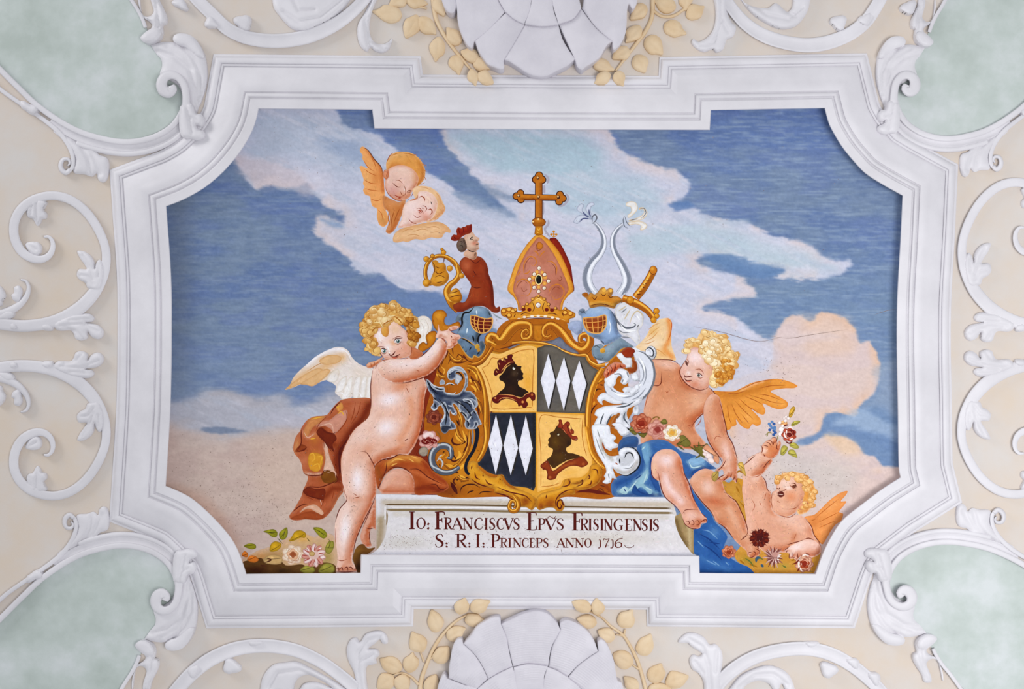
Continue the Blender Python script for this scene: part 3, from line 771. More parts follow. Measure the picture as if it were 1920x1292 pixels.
    def s(s, tile, txt, w, col, taper=(.35, .35), c2=None):
        """brush stroke; w in photograph pixels, one number or one per point"""
        p = parse(tile, txt)[0]
        P = curve(p, None, False, 1.6)
        if len(P) < 2: return s
        d = np.concatenate([[0], np.cumsum(np.hypot(*np.diff(P, axis=0).T))])
        t = d / d[-1]
        if np.ndim(w):
            cp = np.concatenate([[0], np.cumsum(np.hypot(*np.diff(p, axis=0).T))]); cp /= cp[-1]
            ww = np.interp(t, cp, w)
        else:
            ww = np.full(len(P), float(w))
        if taper[0] > 0: ww = ww * np.clip(.18 + t / taper[0], 0, 1)
        if taper[1] > 0: ww = ww * np.clip(.18 + (1 - t) / taper[1], 0, 1)
        T = np.gradient(P, axis=0); T /= np.hypot(T[:, 0], T[:, 1])[:, None] + 1e-9
        Nn = np.stack([-T[:, 1], T[:, 0]], 1) * (ww / 2)[:, None]
        n = len(P)
        V = np.vstack([P - Nn, P + Nn])
        F = [(i, i + 1, n + i + 1, n + i) for i in range(n - 1)]
        c = np.tile(np.asarray(col, float), (2 * n, 1))
        if c2 is not None:
            c = mixc(c, c2, np.concatenate([t, t]))
        s._add(V, F, c, 2.4)
        return s
    def S(s, tile, w, col, *lines, **k):
        for l in lines: s.s(tile, l, w, col, **k)
        return s
    def brush(s, poly, V, F, col, dens=1.0):
        """short dabs following the form, each a shade off the wash below"""
        ar = abs(0.5 * np.sum(poly[:, 0] * np.roll(poly[:, 1], -1) - np.roll(poly[:, 0], -1) * poly[:, 1]))
        n = int(ar / 34.0 * dens)
        if n < 3: return
        rr = np.random.RandomState(LAY[0] + 5)
        c = np.array([V[list(f)].mean(0) for f in F]); cc = np.array([col[list(f)].mean(0) for f in F])
        k = rr.randint(0, len(c), n)
        P, C = c[k] + rr.uniform(-1, 1, (n, 2)), cc[k]
        e = .7
        d0 = seg_dist(poly, P)
        g = np.stack([seg_dist(poly, P + (e, 0)) - d0, seg_dist(poly, P + (0, e)) - d0], 1)
        g /= np.hypot(g[:, 0], g[:, 1])[:, None] + 1e-6
        t = np.stack([-g[:, 1], g[:, 0]], 1)
        a = rr.uniform(-.5, .5, n); ca, sa = np.cos(a), np.sin(a)
        t = np.stack([t[:, 0] * ca - t[:, 1] * sa, t[:, 0] * sa + t[:, 1] * ca], 1); q = np.stack([-t[:, 1], t[:, 0]], 1)
        L_ = np.minimum(rr.uniform(2.2, 5.5, n), 1.2 + d0 * .9)[:, None]; w = np.minimum(rr.uniform(.35, .85, n), .25 + d0 * .25)[:, None]
        ok = d0 > 1.0
        fac = np.clip(rr.normal(0, .034, (n, 1)), -.08, .06); tint = rr.normal(0, 2.2, (n, 3))
        C = C * (1 + fac) + tint + np.clip(fac, 0, 1) * 25
        vs_ = [P - t * L_, P - t * L_ * .4 + q * w, P + t * L_ * .5 + q * w, P + t * L_, P + t * L_ * .5 - q * w, P - t * L_ * .4 - q * w]
        vs_ = np.stack(vs_, 1)[ok]; C = np.repeat(C[ok], 6, 0); m = len(vs_)
        if not m: return
        hs = np.repeat(rr.permutation(m) / m, 6)
        s._add(vs_.reshape(-1, 2), [tuple(range(6 * i, 6 * i + 6)) for i in range(m)], C, 2.2, hs)
    def curls(s, tile, txt, n, size, dark, lite, seed):
        """loose locks: short hooked strokes all over an outline and breaking over its edge"""
        rn = random.Random(seed)
        p = parse(tile, txt)[0]; x0, y0, k = TILES[tile]
        poly = curve(p, None, True, 4.0); lo, hi = poly.min(0), poly.max(0); c = poly.mean(0)
        m = 0; s_form, s.form = s.form, None
        while m < n:
            if m % 3 == 0:
                q = poly[rn.randrange(len(poly))]; q = q + (c - q) * rn.uniform(-.04, .1)
            else:
                q = np.array([rn.uniform(lo[0], hi[0]), rn.uniform(lo[1], hi[1])])
                if not inside(poly, q[None])[0]: continue
            m += 1
            r = size * rn.uniform(.5, 1.0); a0 = rn.uniform(0, 6.28); u = rn.random()
            base = np.array(dark) * (1 - u) + np.array(lite) * u
            t = np.linspace(0, 2 * math.pi, 12, endpoint=False); wob = 1 + .14 * np.cos(2 * t + a0 * 3) + .06 * np.cos(5 * t + a0)
            el = np.stack([q[0] + r * wob * np.cos(t), q[1] + r * .8 * wob * np.sin(t)], 1)
            s.f(tile, '', base, [('e', np.array(dark) * .92, 1.6, .5), ('b', (q[0] - r * .3 - x0) * k, (q[1] - r * .35 - y0) * k, r * .55 * k, r * .45 * k, 0, np.minimum(np.array(lite) * 1.04, 255), .75)], raw=curve(el, None, True, 2.0), dabs=0)
            sg = rn.choice((-1, 1)); tt = rn.uniform(1.0, 1.6) * math.pi
            for cc, w, sc in ((np.array(dark) * .86, 1.1, .82), (lite, 1.0, .5)):
                t = np.linspace(0, tt, 9); rr = r * sc * (1 - t / tt * .6)
                s.s(tile, ' '.join('%f,%f' % ((q[0] + rr[i] * math.cos(a0 + sg * t[i]) - x0) * k, (q[1] + rr[i] * .85 * math.sin(a0 + sg * t[i]) - y0) * k) for i in range(9)), w, cc)
        s.form = s_form
        return s
    def o(s, tile, x, y, rx, ry, col, deg=0, sh=(), n=14):
        x0, y0, k = TILES[tile]
        t = np.linspace(0, 2 * math.pi, n, endpoint=False); a = math.radians(deg)
        X = rx * np.cos(t); Y_ = ry * np.sin(t)
        e = np.stack([x0 + (x + X * math.cos(a) - Y_ * math.sin(a)) / k, y0 + (y + X * math.sin(a) + Y_ * math.cos(a)) / k], 1)
        return s.f(tile, '', col, sh, raw=e, mot=5)
    def done(s):
        V, F, C = np.vstack(s.V), s.F, np.clip(188 + (np.vstack(s.C) - 188) * 1.13, 6, 255)
        ob = link(s.name, V, F, 'fresco_paint', s.parent, smooth=False, cols=pig(C))
        if s.label: ob['label'] = s.label
        return ob

SK1, SK, SK2, SK3, OL = (240, 219, 216), (230, 186, 166), (214, 142, 104), (172, 88, 56), (116, 50, 32)
RK1, RK, RK2 = (230, 190, 172), (212, 148, 112), (196, 112, 72)
G1, G, G2, G3, GO = (240, 188, 88), (204, 136, 36), (170, 100, 20), (108, 54, 12), (66, 26, 8)

# ------------------------------------------------------------------ the two winged heads
p = Coat('cherub_wing', label='orange wing of the upper winged cherub head')
p.f('A', '215,165 240,148 280,170 330,230 380,300 420,340 450,380 470,440 480,560 490,700 490,830 530,950 520,1010 480,1050 430,1030 400,940 400,850 350,820 330,760 320,710 270,690 245,640 262,600 245,570 250,520 225,440 205,380 225,365 295,395 255,320 235,280 240,250 210,200',
    (236, 170, 108), [('l', '300,180 380,290 430,350 462,470 470,640', 26, (196, 104, 50), .7), ('b', 390, 500, 60, 90, 0, (206, 122, 62), .5), ('b', 290, 480, 60, 120, 0, (242, 186, 124), .6), ('b', 460, 980, 50, 60, 0, (205, 150, 90), .7)])
p.S('A', 1.3, (196, 110, 54), '250,300 300,380 370,430', '250,400 330,450 400,480', '255,520 330,560 420,570', '265,620 340,640 430,650', '330,740 400,760 450,740', '410,860 450,900 470,980', '320,230 370,330 400,420')
p.s('A', '225,160 290,180 370,290 450,385 468,480', 1.8, (120, 70, 50)); p.done()
p = Coat('cherub_head', label='winged cherub head with downcast eyes, uppermost of the pair')
p.f('A', '470,700 560,740 650,770 720,740 700,860 650,990 600,1085 545,1130 500,1108 522,1040 545,960 525,880 480,840', (206, 134, 76), [('b', 560, 800, 60, 60, 0, (226, 160, 110), .6), ('e', (180, 105, 55), 3, .5)])
p.S('A', 1.6, (170, 95, 45), '540,860 530,960 545,1040', '600,860 570,960 560,1060', '660,840 620,930 590,1010')
p.f('A', '503,350 520,290 560,240 620,210 690,205 770,215 840,250 895,305 930,370 945,430 935,510 900,560 850,600 800,560 700,400 600,380 520,440', (224, 160, 88), [('b', 640, 270, 110, 60, 0, (230, 176, 110), .6), ('l', '880,330 920,430 900,560', 30, (200, 130, 60), .6)])
p.S('A', 1.2, (196, 128, 60), '760,225 800,240 850,235', '850,290 890,290 930,290', '890,340 930,350 960,380', '900,410 940,420 958,430', '900,480 935,490 950,530', '860,560 900,570 940,555', '560,260 600,235 680,215', '700,230 760,230 830,260')
p.f('A', '505,480 520,420 570,380 650,360 740,370 820,420 862,480 868,530 838,600 800,650 770,715 710,752 630,758 555,715 505,650 490,570', (233, 196, 182),
    [('b', 700, 420, 110, 70, 0, (238, 206, 190), .8), ('b', 840, 500, 50, 90, 0, (224, 172, 130), .7), ('b', 580, 660, 70, 70, 0, (214, 158, 150), .8), ('e', (206, 128, 88), 3.2, .65), ('b', 690, 700, 90, 40, 0, (212, 138, 100), .6), ('b', 650, 580, 50, 40, 0, (226, 180, 160), .6)])
p.S('A', 1.5, (120, 58, 38), '575,555 605,585 640,605 668,602', '735,668 758,645 796,648')
p.S('A', 1.1, (150, 82, 52), '612,530 650,530 692,565', '700,575 722,640 715,690 690,705', '665,650 680,690 710,700', '740,672 770,662 790,655')
p.S('A', 2.2, (176, 84, 62), '600,692 640,715 700,714', '640,730 670,728'); p.S('A', 1.2, (240, 225, 215), '700,600 716,650')
p.S('A', 1.4, (166, 88, 54), '495,600 520,670 570,720 640,757 720,750', '780,720 830,640 868,560', '580,215 540,260 508,330')
p.f('A', '468,450 490,410 525,412 538,450 530,495 508,520 482,505', (222, 150, 112), [('e', (160, 80, 50), 1.5, .7)]); p.s('A', '490,430 515,440 505,490', 1.2, (150, 70, 45)); p.done()
p = Coat('cherub_head', label='winged cherub head with closed eyes, lower of the pair')
p.f('A', '800,640 840,600 900,590 980,600 1050,635 1105,690 1140,770 1172,845 1150,900 1110,940 1050,975 960,1000 900,900 840,760', (236, 196, 152), [('e', (228, 180, 130), 4, .5), ('b', 1110, 820, 40, 110, 0, (222, 172, 118), .6)])
p.S('A', 1.3, (216, 160, 108), '860,600 940,610 1010,640', '1060,660 1110,730 1120,800', '1110,780 1150,810 1165,870', '1090,830 1130,880 1120,930', '1060,900 1090,950 1040,985')
p.f('A', '690,860 720,790 780,745 850,720 870,660 950,650 1035,690 1082,780 1066,880 1020,960 930,1000 850,1022 800,1045 700,1062 640,1060 680,960', (240, 212, 204),
    [('b', 800, 830, 80, 60, 0, (244, 222, 218), .8), ('b', 980, 740, 70, 50, 0, (238, 202, 180), .7), ('b', 900, 900, 60, 50, 0, (226, 168, 152), .6), ('e', (226, 176, 140), 3, .5), ('b', 950, 940, 40, 40, 0, (222, 150, 130), .6)])
p.S('A', 2.0, (160, 80, 48), '872,722 905,710 936,735 936,768', '972,862 1005,852 1022,885 1000,918')
p.S('A', 1.3, (150, 64, 44), '890,822 935,818 962,850 942,880', '905,838 925,850', '845,850 880,842 905,870 925,905', '810,915 850,948 905,928', '860,880 890,900', '752,958 792,1000 852,1022')
p.S('A', 2.4, (180, 92, 74), '855,862 885,872 905,895'); p.S('A', 3, (204, 140, 110), '770,760 850,730 860,690')
p.done()
p = Coat('cherub_wing', label='pale ochre wing under the lower winged cherub head')
p.f('A', '580,1190 600,1130 660,1080 760,1050 880,1020 1000,1000 1100,998 1180,1035 1228,1090 1222,1120 1182,1112 1155,1130 1132,1170 1080,1182 1010,1172 920,1200 830,1190 745,1222 690,1215 640,1228 590,1222', (232, 190, 146), [('l', '660,1090 880,1030 1100,1010 1200,1070', 24, (212, 158, 108), .7), ('b', 900, 1120, 160, 40, 0, (238, 202, 160), .6), ('e', (206, 150, 100), 1.6, .4)])
p.S('A', 1.1, (200, 146, 96), '680,1110 760,1080 830,1090', '800,1110 900,1080 980,1090', '960,1060 1060,1050 1120,1080', '740,1150 820,1140 900,1160', '1000,1120 1080,1110 1130,1130'); p.done()

# ------------------------------------------------------------------ left putto: wings, drapery, body
p = Coat('putto_wing', label='white and ochre wing spread behind the left putto')
p.f('E', '88,1085 140,1030 180,950 250,870 330,800 420,720 520,660 600,625 660,605 740,610 800,650 840,720 900,780 980,820 1080,850 1075,950 1065,1050 1058,1185 1040,1218 1000,1188 950,1216 905,1200 850,1160 790,1202 725,1190 700,1160 650,1120 662,1050 620,1010 570,975 480,1000 400,1045 330,1030 280,1020 180,1060', (231, 220, 214),
    [('l', '120,1060 300,930 480,860 640,760 720,720', 60, (226, 184, 136), .9), ('b', 430, 960, 140, 50, -12, (224, 186, 140), .8), ('b', 560, 750, 90, 40, 10, (212, 160, 98), .8), ('l', '330,800 480,690 620,630 740,640', 22, (242, 238, 242), .9), ('b', 760, 1000, 110, 120, 0, (238, 232, 228), .7), ('b', 900, 880, 60, 60, 0, (224, 210, 196), .6), ('b', 980, 1050, 60, 140, 0, (228, 214, 196), .6)])
p.S('E', 1.2, (196, 142, 84), '330,880 480,790 600,740', '500,760 580,710 640,700', '520,790 600,790 680,740', '250,960 380,900 480,850')
p.S('E', 1.0, (205, 186, 160), '900,920 880,1040 840,1140', '960,930 950,1060 910,1170', '1010,940 1000,1080 980,1160', '830,930 790,1040 740,1100', '760,940 730,1020 690,1080', '660,960 640,1000', '640,860 560,930 500,980')
for t in ('655,1120 668,1040 720,960 780,930 770,1020 730,1100', '720,1190 740,1100 800,960 850,930 840,1060 800,1190', '850,1165 850,1060 890,940 940,930 930,1060 905,1195', '925,1205 930,1080 960,940 1010,930 1000,1080 970,1205', '1000,1190 1000,1080 1020,940 1070,930 1065,1080 1045,1212', '560,980 600,900 680,850 700,910 650,1000'):
    p.f('E', t, (238, 234, 232), [('e', (206, 190, 170), 1.6, .55), ('b', 800, 880, 300, 60, 0, (222, 206, 186), .6)])
for t in ('90,1084 180,1000 330,900 470,840 520,880 400,960 260,1020', '260,1020 400,930 540,850 600,870 520,960 400,1044 320,1030', '470,760 560,700 640,690 720,720 700,770 600,800 520,800'):
    p.f('E', t, (226, 186, 138), [('e', (196, 146, 92), 1.5, .5)])
p.S('E', 1.6, (246, 244, 248), '600,640 700,625 790,670 830,760', '330,800 430,730 560,660', '660,1130 720,1120 790,1190', '920,1110 960,1190'); p.done()
p = Coat('putto_wing', label='small white wing showing behind the left putto\'s curls')
p.f('E', '1555,300 1620,255 1690,265 1735,320 1735,400 1705,480 1680,560 1620,640 1520,660 1530,560 1565,450', (236, 228, 220), [('e', (214, 200, 186), 2.5, .6), ('b', 1640, 420, 40, 90, 0, (244, 240, 238), .6)])
p.S('E', 1.0, (206, 192, 176), '1600,300 1650,400 1640,520', '1660,290 1700,380 1670,480'); p.done()

DR, DR1, DR2 = (180, 100, 66), (220, 164, 140), (116, 44, 20)
p = Coat('drapery', label='russet and gold drapery billowing behind the left putto')
p.f('F', '720,60 850,40 1052,50 1052,200 1010,290 900,380 830,480 770,570 740,670 728,800 735,950 742,1090 690,1160 620,1290 540,1380 460,1410 340,1400 220,1415 150,1402 135,1362 180,1300 222,1230 272,1140 292,1070 325,1000 345,925 315,900 290,865 272,780 242,720 192,660 178,600 205,480 255,410 275,365 340,282 420,245 550,230 600,178 655,112', DR,
    [('l', '1030,120 960,260 860,380 770,500 690,640 670,800 690,960', 46, DR2, .85), ('l', '490,370 560,470 640,560', 38, (134, 58, 26), .8), ('l', '300,1090 400,1120 520,1160 620,1060 700,1060', 34, (130, 54, 24), .8),
     ('l', '460,345 560,310 660,330 740,260', 22, (222, 172, 156), .8), ('l', '300,420 350,480 420,440', 26, (212, 150, 132), .7), ('l', '530,560 565,690 600,800 650,900', 15, (236, 206, 186), .85), ('b', 430, 730, 70, 80, 0, (224, 164, 52), .8), ('b', 420, 270, 70, 30, -15, (214, 148, 50), .8),
     ('b', 720, 240, 40, 50, 0, (220, 160, 70), .8), ('b', 420, 500, 60, 70, 30, (198, 128, 58), .6), ('b', 300, 740, 50, 60, 0, (208, 134, 100), .6), ('b', 560, 950, 80, 45, 0, (140, 84, 28), .7), ('l', '320,880 400,900 490,890', 12, (232, 206, 190), .8),
     ('b', 380, 1270, 110, 50, -10, (210, 140, 100), .6), ('l', '170,1380 330,1330 520,1370', 30, (176, 92, 52), .8), ('b', 880, 150, 60, 100, 20, (198, 128, 100), .6), ('l', '620,1250 720,1120', 30, (190, 118, 80), .6), ('b', 220, 570, 30, 80, 10, (220, 170, 110), .6)])
p.form = None
for t, c in (('440,430 490,368 560,415 640,442 668,500 622,560 642,650 560,565', (122, 50, 22)), ('455,345 560,305 700,200 782,178 778,272 702,385 640,442 600,385 520,350', (208, 150, 130)), ('490,902 560,852 642,882 684,960 602,1000 520,982', (132, 82, 28)), ('288,1085 340,1042 440,1060 535,1060 522,1182 420,1166 330,1130', (128, 54, 24)),
             ('520,540 560,570 582,680 642,862 570,850 520,862 542,720', (224, 186, 164)), ('375,655 500,680 512,760 462,862 370,842 348,720', (216, 154, 56)), ('350,300 420,255 540,240 500,300 400,370 330,480 290,430', (206, 140, 90)), ('200,640 268,560 332,590 300,632', (150, 74, 40)), ('250,1332 340,1256 430,1240 522,1332 480,1362 420,1312 340,1282', (224, 178, 150)),
             ('150,1395 330,1320 430,1322 520,1380 440,1408 300,1400', (166, 84, 46)), ('690,640 740,560 860,400 960,320 900,420 800,540 740,660 730,800 700,900', (100, 36, 16)), ('660,140 720,90 740,150 690,190', (216, 150, 84))):
    p.f('F', t, c, [('e', tuple(v * .8 for v in c), 2, .4)])
p.S('F', 2.0, (110, 44, 22), '720,70 640,150 590,230', '280,370 268,450 270,540 220,640', '440,430 500,480 560,570 620,650', '490,370 540,420 620,440 660,420', '220,645 300,620 330,590', '300,890 380,912 500,900 520,860 570,850', '300,1080 340,1040 480,1040 620,990 690,940', '290,1085 330,1130 440,1165 520,1180', '170,1320 260,1250 340,1230', '640,880 680,960 640,1000')
p.S('F', 1.4, (150, 70, 36), '560,240 470,330 430,410', '770,180 780,280 700,400 640,440', '880,80 860,200 820,320', '940,80 900,220 830,330', '640,600 640,760 690,900', '520,520 530,600', '330,1150 420,1190', '560,1060 520,1200 480,1290', '640,1080 610,1200')
p.S('F', 1.3, (228, 186, 164), '300,420 340,480 420,440', '540,580 560,680', '560,880 640,860 660,940', '250,1320 340,1260 420,1290 500,1330', '480,1180 500,1240', '460,360 600,330 640,440')
p.S('F', 2.2, (232, 176, 70), '360,680 400,660 420,720 380,760', '440,700 500,700 490,760', '400,800 460,780 480,840', '680,220 720,190 750,240', '380,280 450,260 520,250', '660,150 700,130', '370,500 430,490'); p.done()

p = Coat('drapery', label='dark red cloth seen between the left putto and the cartouche')
p.f('px', '776,690 812,690 838,700 832,760 834,870 850,930 780,935 758,880 770,840 776,780', (132, 52, 26), [('b', 808, 760, 12, 40, 0, (150, 64, 34), .6), ('e', (96, 32, 16), 3, .4)]); p.done()
p = Coat('putto_body', label='seated left putto\'s pale body and forward leg')
p.f('G', '1475,640 1500,540 1540,420 1600,310 1645,200! 1648,560! 1600,540 1580,620 1590,700 1600,740 1545,752 1500,720', (206, 138, 108), [('e', SK3, 2, .5)])
p.S('G', 1.3, OL, '1530,535 1580,550 1640,535', '1585,545 1575,640 1595,740', '1640,200 1560,400 1500,540')
p.f('F', '1145,1075 1165,1010 1245,880 1335,838 1440,848 1512,900 1546,980 1552,1115! 1180,1115!', (218, 156, 128), [('b', 1340, 1000, 120, 100, 0, (224, 172, 150), .7), ('e', (186, 104, 70), 4, .6)])
p.f('F', '1070,-270 1105,-345 1180,-390 1290,-410 1400,-400 1490,-420 1570,-300 1640,-200 1682,-90 1662,0 1652,150 1642,300 1602,450 1542,580 1472,672 1370,685 1250,715 1122,775 1097,800 1116,920 1117,1020 1107,1130 1076,1200 1066,1250 1000,1370 940,1500 882,1650 852,1760 842,1880 902,1958 890,1994 790,1998 700,2000 648,1990 648,1955 662,1860 662,1760 648,1640 645,1520 657,1410 702,1290 772,1200 747,1120 737,1020 725,930 714,800 720,690 750,590 800,500 862,400 940,330 1012,270 1046,190 1052,60 1050,-80 1058,-200', SK,
    [('b', 1180, -180, 110, 140, 0, (234, 200, 186), .8), ('b', 1260, 50, 140, 90, -15, (246, 234, 238), 1), ('b', 1220, 370, 130, 100, -20, (246, 232, 234), 1), ('b', 960, 480, 110, 90, -30, (238, 208, 196), .8), ('b', 900, 960, 80, 160, 0, (246, 234, 236), 1), ('b', 760, 1520, 70, 220, 6, (246, 236, 238), 1),
     ('l', '1660,20 1640,200 1610,400 1540,580', 44, (204, 116, 74), .9), ('l', '1500,60 1520,220 1450,400 1380,500', 46, (222, 154, 118), .7), ('l', '1420,560 1300,640 1150,710', 36, (216, 146, 110), .7), ('l', '1100,860 1112,1040 1070,1230 970,1440 890,1640 860,1760', 30, (196, 108, 70), .8),
     ('l', '1060,-180 1052,60 1040,200 900,370 780,540 722,700 720,860', 16, (206, 132, 96), .6), ('b', 1400, -100, 120, 60, -25, (212, 136, 98), .7), ('b', 900, 1180, 130, 40, 0, (214, 152, 124), .6), ('b', 1020, 620, 60, 70, 40, (214, 150, 120), .6), ('b', 780, 1900, 90, 60, 0, (224, 170, 146), .7), ('b', 1100, -60, 30, 120, 0, (220, 166, 140), .5)])
p.S('F', 1.7, OL, '930,635 1000,650 1060,740 1105,840 1118,1000', '1432,522 1468,495', '1072,-270 1050,-100 1052,120 1030,250', '1660,20 1640,260 1600,450 1540,590 1470,672', '770,1120 780,1190 700,1290 650,1440', '1105,1140 1060,1250 960,1450 880,1650 845,1860')
p.S('F', 1.3, (160, 84, 54), '1020,260 860,400 770,560 718,700 716,880', '735,1000 760,1130', '650,1500 660,1800 650,1960', '660,1850 720,1870 790,1850', '850,1110 900,1140', '1370,685 1250,715 1130,770', '1480,-20 1450,-80', '870,1160 930,1150')
p.S('F', 1.7, (110, 40, 30), '660,1960 690,1950 690,1990', '700,1965 725,1945 740,1985', '750,1955 785,1940 795,1985', '800,1945 830,1940 850,1975', '860,1965 890,1960', '655,1995 780,1996 890,1990'); body = p.done()
# ------------------------------------------------------------------ right putto: wings and torso
p = Coat('putto_wing', label='raised cream and orange wing behind the right putto\'s shoulder')
p.f('M', '60,380 110,330 190,240 250,130 330,60 390,40 450,42 482,100 472,200 476,350 502,430 522,512 440,515 280,515 240,440', (236, 204, 160), [('l', '440,60 460,180 440,300 400,380 480,480', 26, (224, 142, 72), .85), ('b', 260, 190, 70, 50, -30, (226, 178, 108), .7), ('b', 250, 330, 100, 70, 0, (240, 222, 200), .8), ('b', 380, 430, 70, 60, 0, (228, 166, 98), .7)])
p.S('M', 1.2, (208, 150, 88), '200,260 270,190 350,130', '180,300 260,260 330,180', '130,330 220,320 300,280', '210,170 280,120 350,90', '250,380 330,400 420,470'); p.s('M', '430,45 475,90 462,220 430,300', 1.6, (196, 100, 44)); p.done()
p = Coat('putto_wing', label='orange feathered wing stretched to the right of the right putto')
p.f('M', '940,860 1050,862 1180,860 1270,820 1370,770 1500,740 1640,725 1760,740 1892,800 1860,825 1740,830 1590,862 1700,930 1782,990 1772,1040 1690,1065 1600,1042 1500,1000 1532,1080 1510,1126 1450,1110 1370,1060 1470,1170 1478,1230 1430,1252 1385,1232 1340,1287 1260,1252 1200,1180 1205,1240 1150,1262 1130,1292 1050,1292 1035,1100 990,950', (228, 156, 74),
    [('l', '1010,900 1200,900 1400,850 1560,790', 44, (196, 124, 50), .75), ('b', 1120, 1000, 90, 80, 0, (206, 134, 62), .6), ('b', 1650, 990, 110, 30, 15, (236, 170, 92), .7), ('b', 1340, 1150, 90, 60, 40, (236, 172, 98), .7), ('l', '1260,850 1400,780 1500,750', 14, (240, 190, 150), .8), ('e', (206, 122, 50), 1.6, .4)])
p.S('M', 1.2, (170, 92, 34), '1300,920 1400,960 1500,1010', '1340,900 1500,950 1640,990 1740,1000', '1420,890 1560,910 1700,960', '1230,940 1330,1030 1450,1100', '1190,970 1290,1080 1400,1180', '1150,1000 1200,1120 1280,1230', '1100,1020 1120,1150 1150,1240', '1450,830 1600,800 1760,800', '1060,870 1180,890 1330,850', '1180,870 1280,830 1440,760 1640,726', '1270,1130 1350,1230'); p.done()
p = Coat('putto_body', label='right putto\'s ruddy chest and belly')
p.f('M', '240,502 330,502 430,514 520,540 577,582 602,680 692,802 800,842 890,818 960,880 1005,960 940,1040 890,1075 832,1122 752,1192 742,1290 840,1420 900,1500 700,1520 400,1470 150,1480 130,1300 165,1180 160,1080 200,900 235,790', RK,
    [('b', 760, 990, 110, 110, 0, (232, 188, 160), .7), ('b', 430, 570, 120, 50, 10, (232, 186, 166), .8), ('b', 700, 830, 160, 40, 20, (176, 92, 58), .7), ('b', 300, 760, 70, 40, 0, (196, 116, 78), .6), ('b', 420, 1100, 150, 140, 0, (228, 178, 148), .6), ('l', '830,1120 760,1190 640,1190', 40, (200, 122, 84), .7), ('l', '590,600 610,720 690,810', 24, (190, 108, 74), .6), ('e', (196, 116, 80), 3, .5)])
p.S('M', 1.6, OL, '240,505 400,505 500,520 575,575', '240,790 320,800 355,770 362,650', '880,1080 820,1120 750,1190 690,1270', '890,815 950,870 1000,950')
p.S('M', 1.3, (170, 92, 62), '410,860 425,880 440,855', '560,700 600,780', '230,850 190,980 170,1070', '640,1260 720,1230'); p.done()

# ------------------------------------------------------------------ tablet with the inscription
p = Coat('inscription_tablet', label='painted white stone tablet with brown lettering')
p.f('px', '705,927! 980,930 1254,933! 1262,945 1268,962! 1272,1000 1300,1040! 690,1042! 700,1036 706,1030!', (212, 206, 204), [('l', '706,930 960,932 1254,935', 6, (226, 226, 234), .9), ('l', '709,930 709,965', 4, (224, 224, 232), .8), ('l', '714,975 713,1000 708,1030', 8, (166, 146, 116), .9), ('l', '720,942 1000,944 1260,946', 5, (196, 182, 162), .8)], cell=4, dabs=.3)
p.S('px', 3.0, (112, 92, 66), '721,946 860,947 980,949 1060,950 1180,952 1258,953', taper=(.02, .02))
p.S('px', 2.4, (236, 234, 236), '723,951 900,952 1060,955 1262,958', '722,949 722,975', taper=(.02, .02))
p.S('px', 4.2, (140, 122, 92), '724,956 860,957 1000,960 1262,962', taper=(.02, .02)); p.S('px', 3.2, (150, 130, 102), '725,958 726,975 724,985')
p.f('px', '728,960! 1000,963 1266,965! 1266,980 1271,997 1281,1016 1298,1036 1313,1046! 676,1046! 698,1037 711,1026 721,1008 726,988!', (222, 219, 222), [('b', 760, 1018, 50, 14, 0, (204, 200, 192), .6), ('b', 1120, 1010, 120, 14, 0, (206, 198, 186), .6), ('b', 900, 990, 120, 10, 0, (212, 206, 202), .6), ('l', '740,964 1000,968 1250,970', 5, (204, 196, 186), .7), ('l', '700,1040 1000,1040 1300,1042', 8, (232, 232, 240), .9)], cell=4, dabs=.35)
p.f('px', '1266,968! 1276,962! 1300,985! 1301,1040! 1296,1036 1281,1016 1271,997 1266,980', (168, 144, 104), [('l', '1268,975 1275,1000 1290,1028', 4, (112, 90, 56), .8), ('l', '1292,985 1294,1030', 3, (206, 188, 150), .8)])
tablet = p.done()

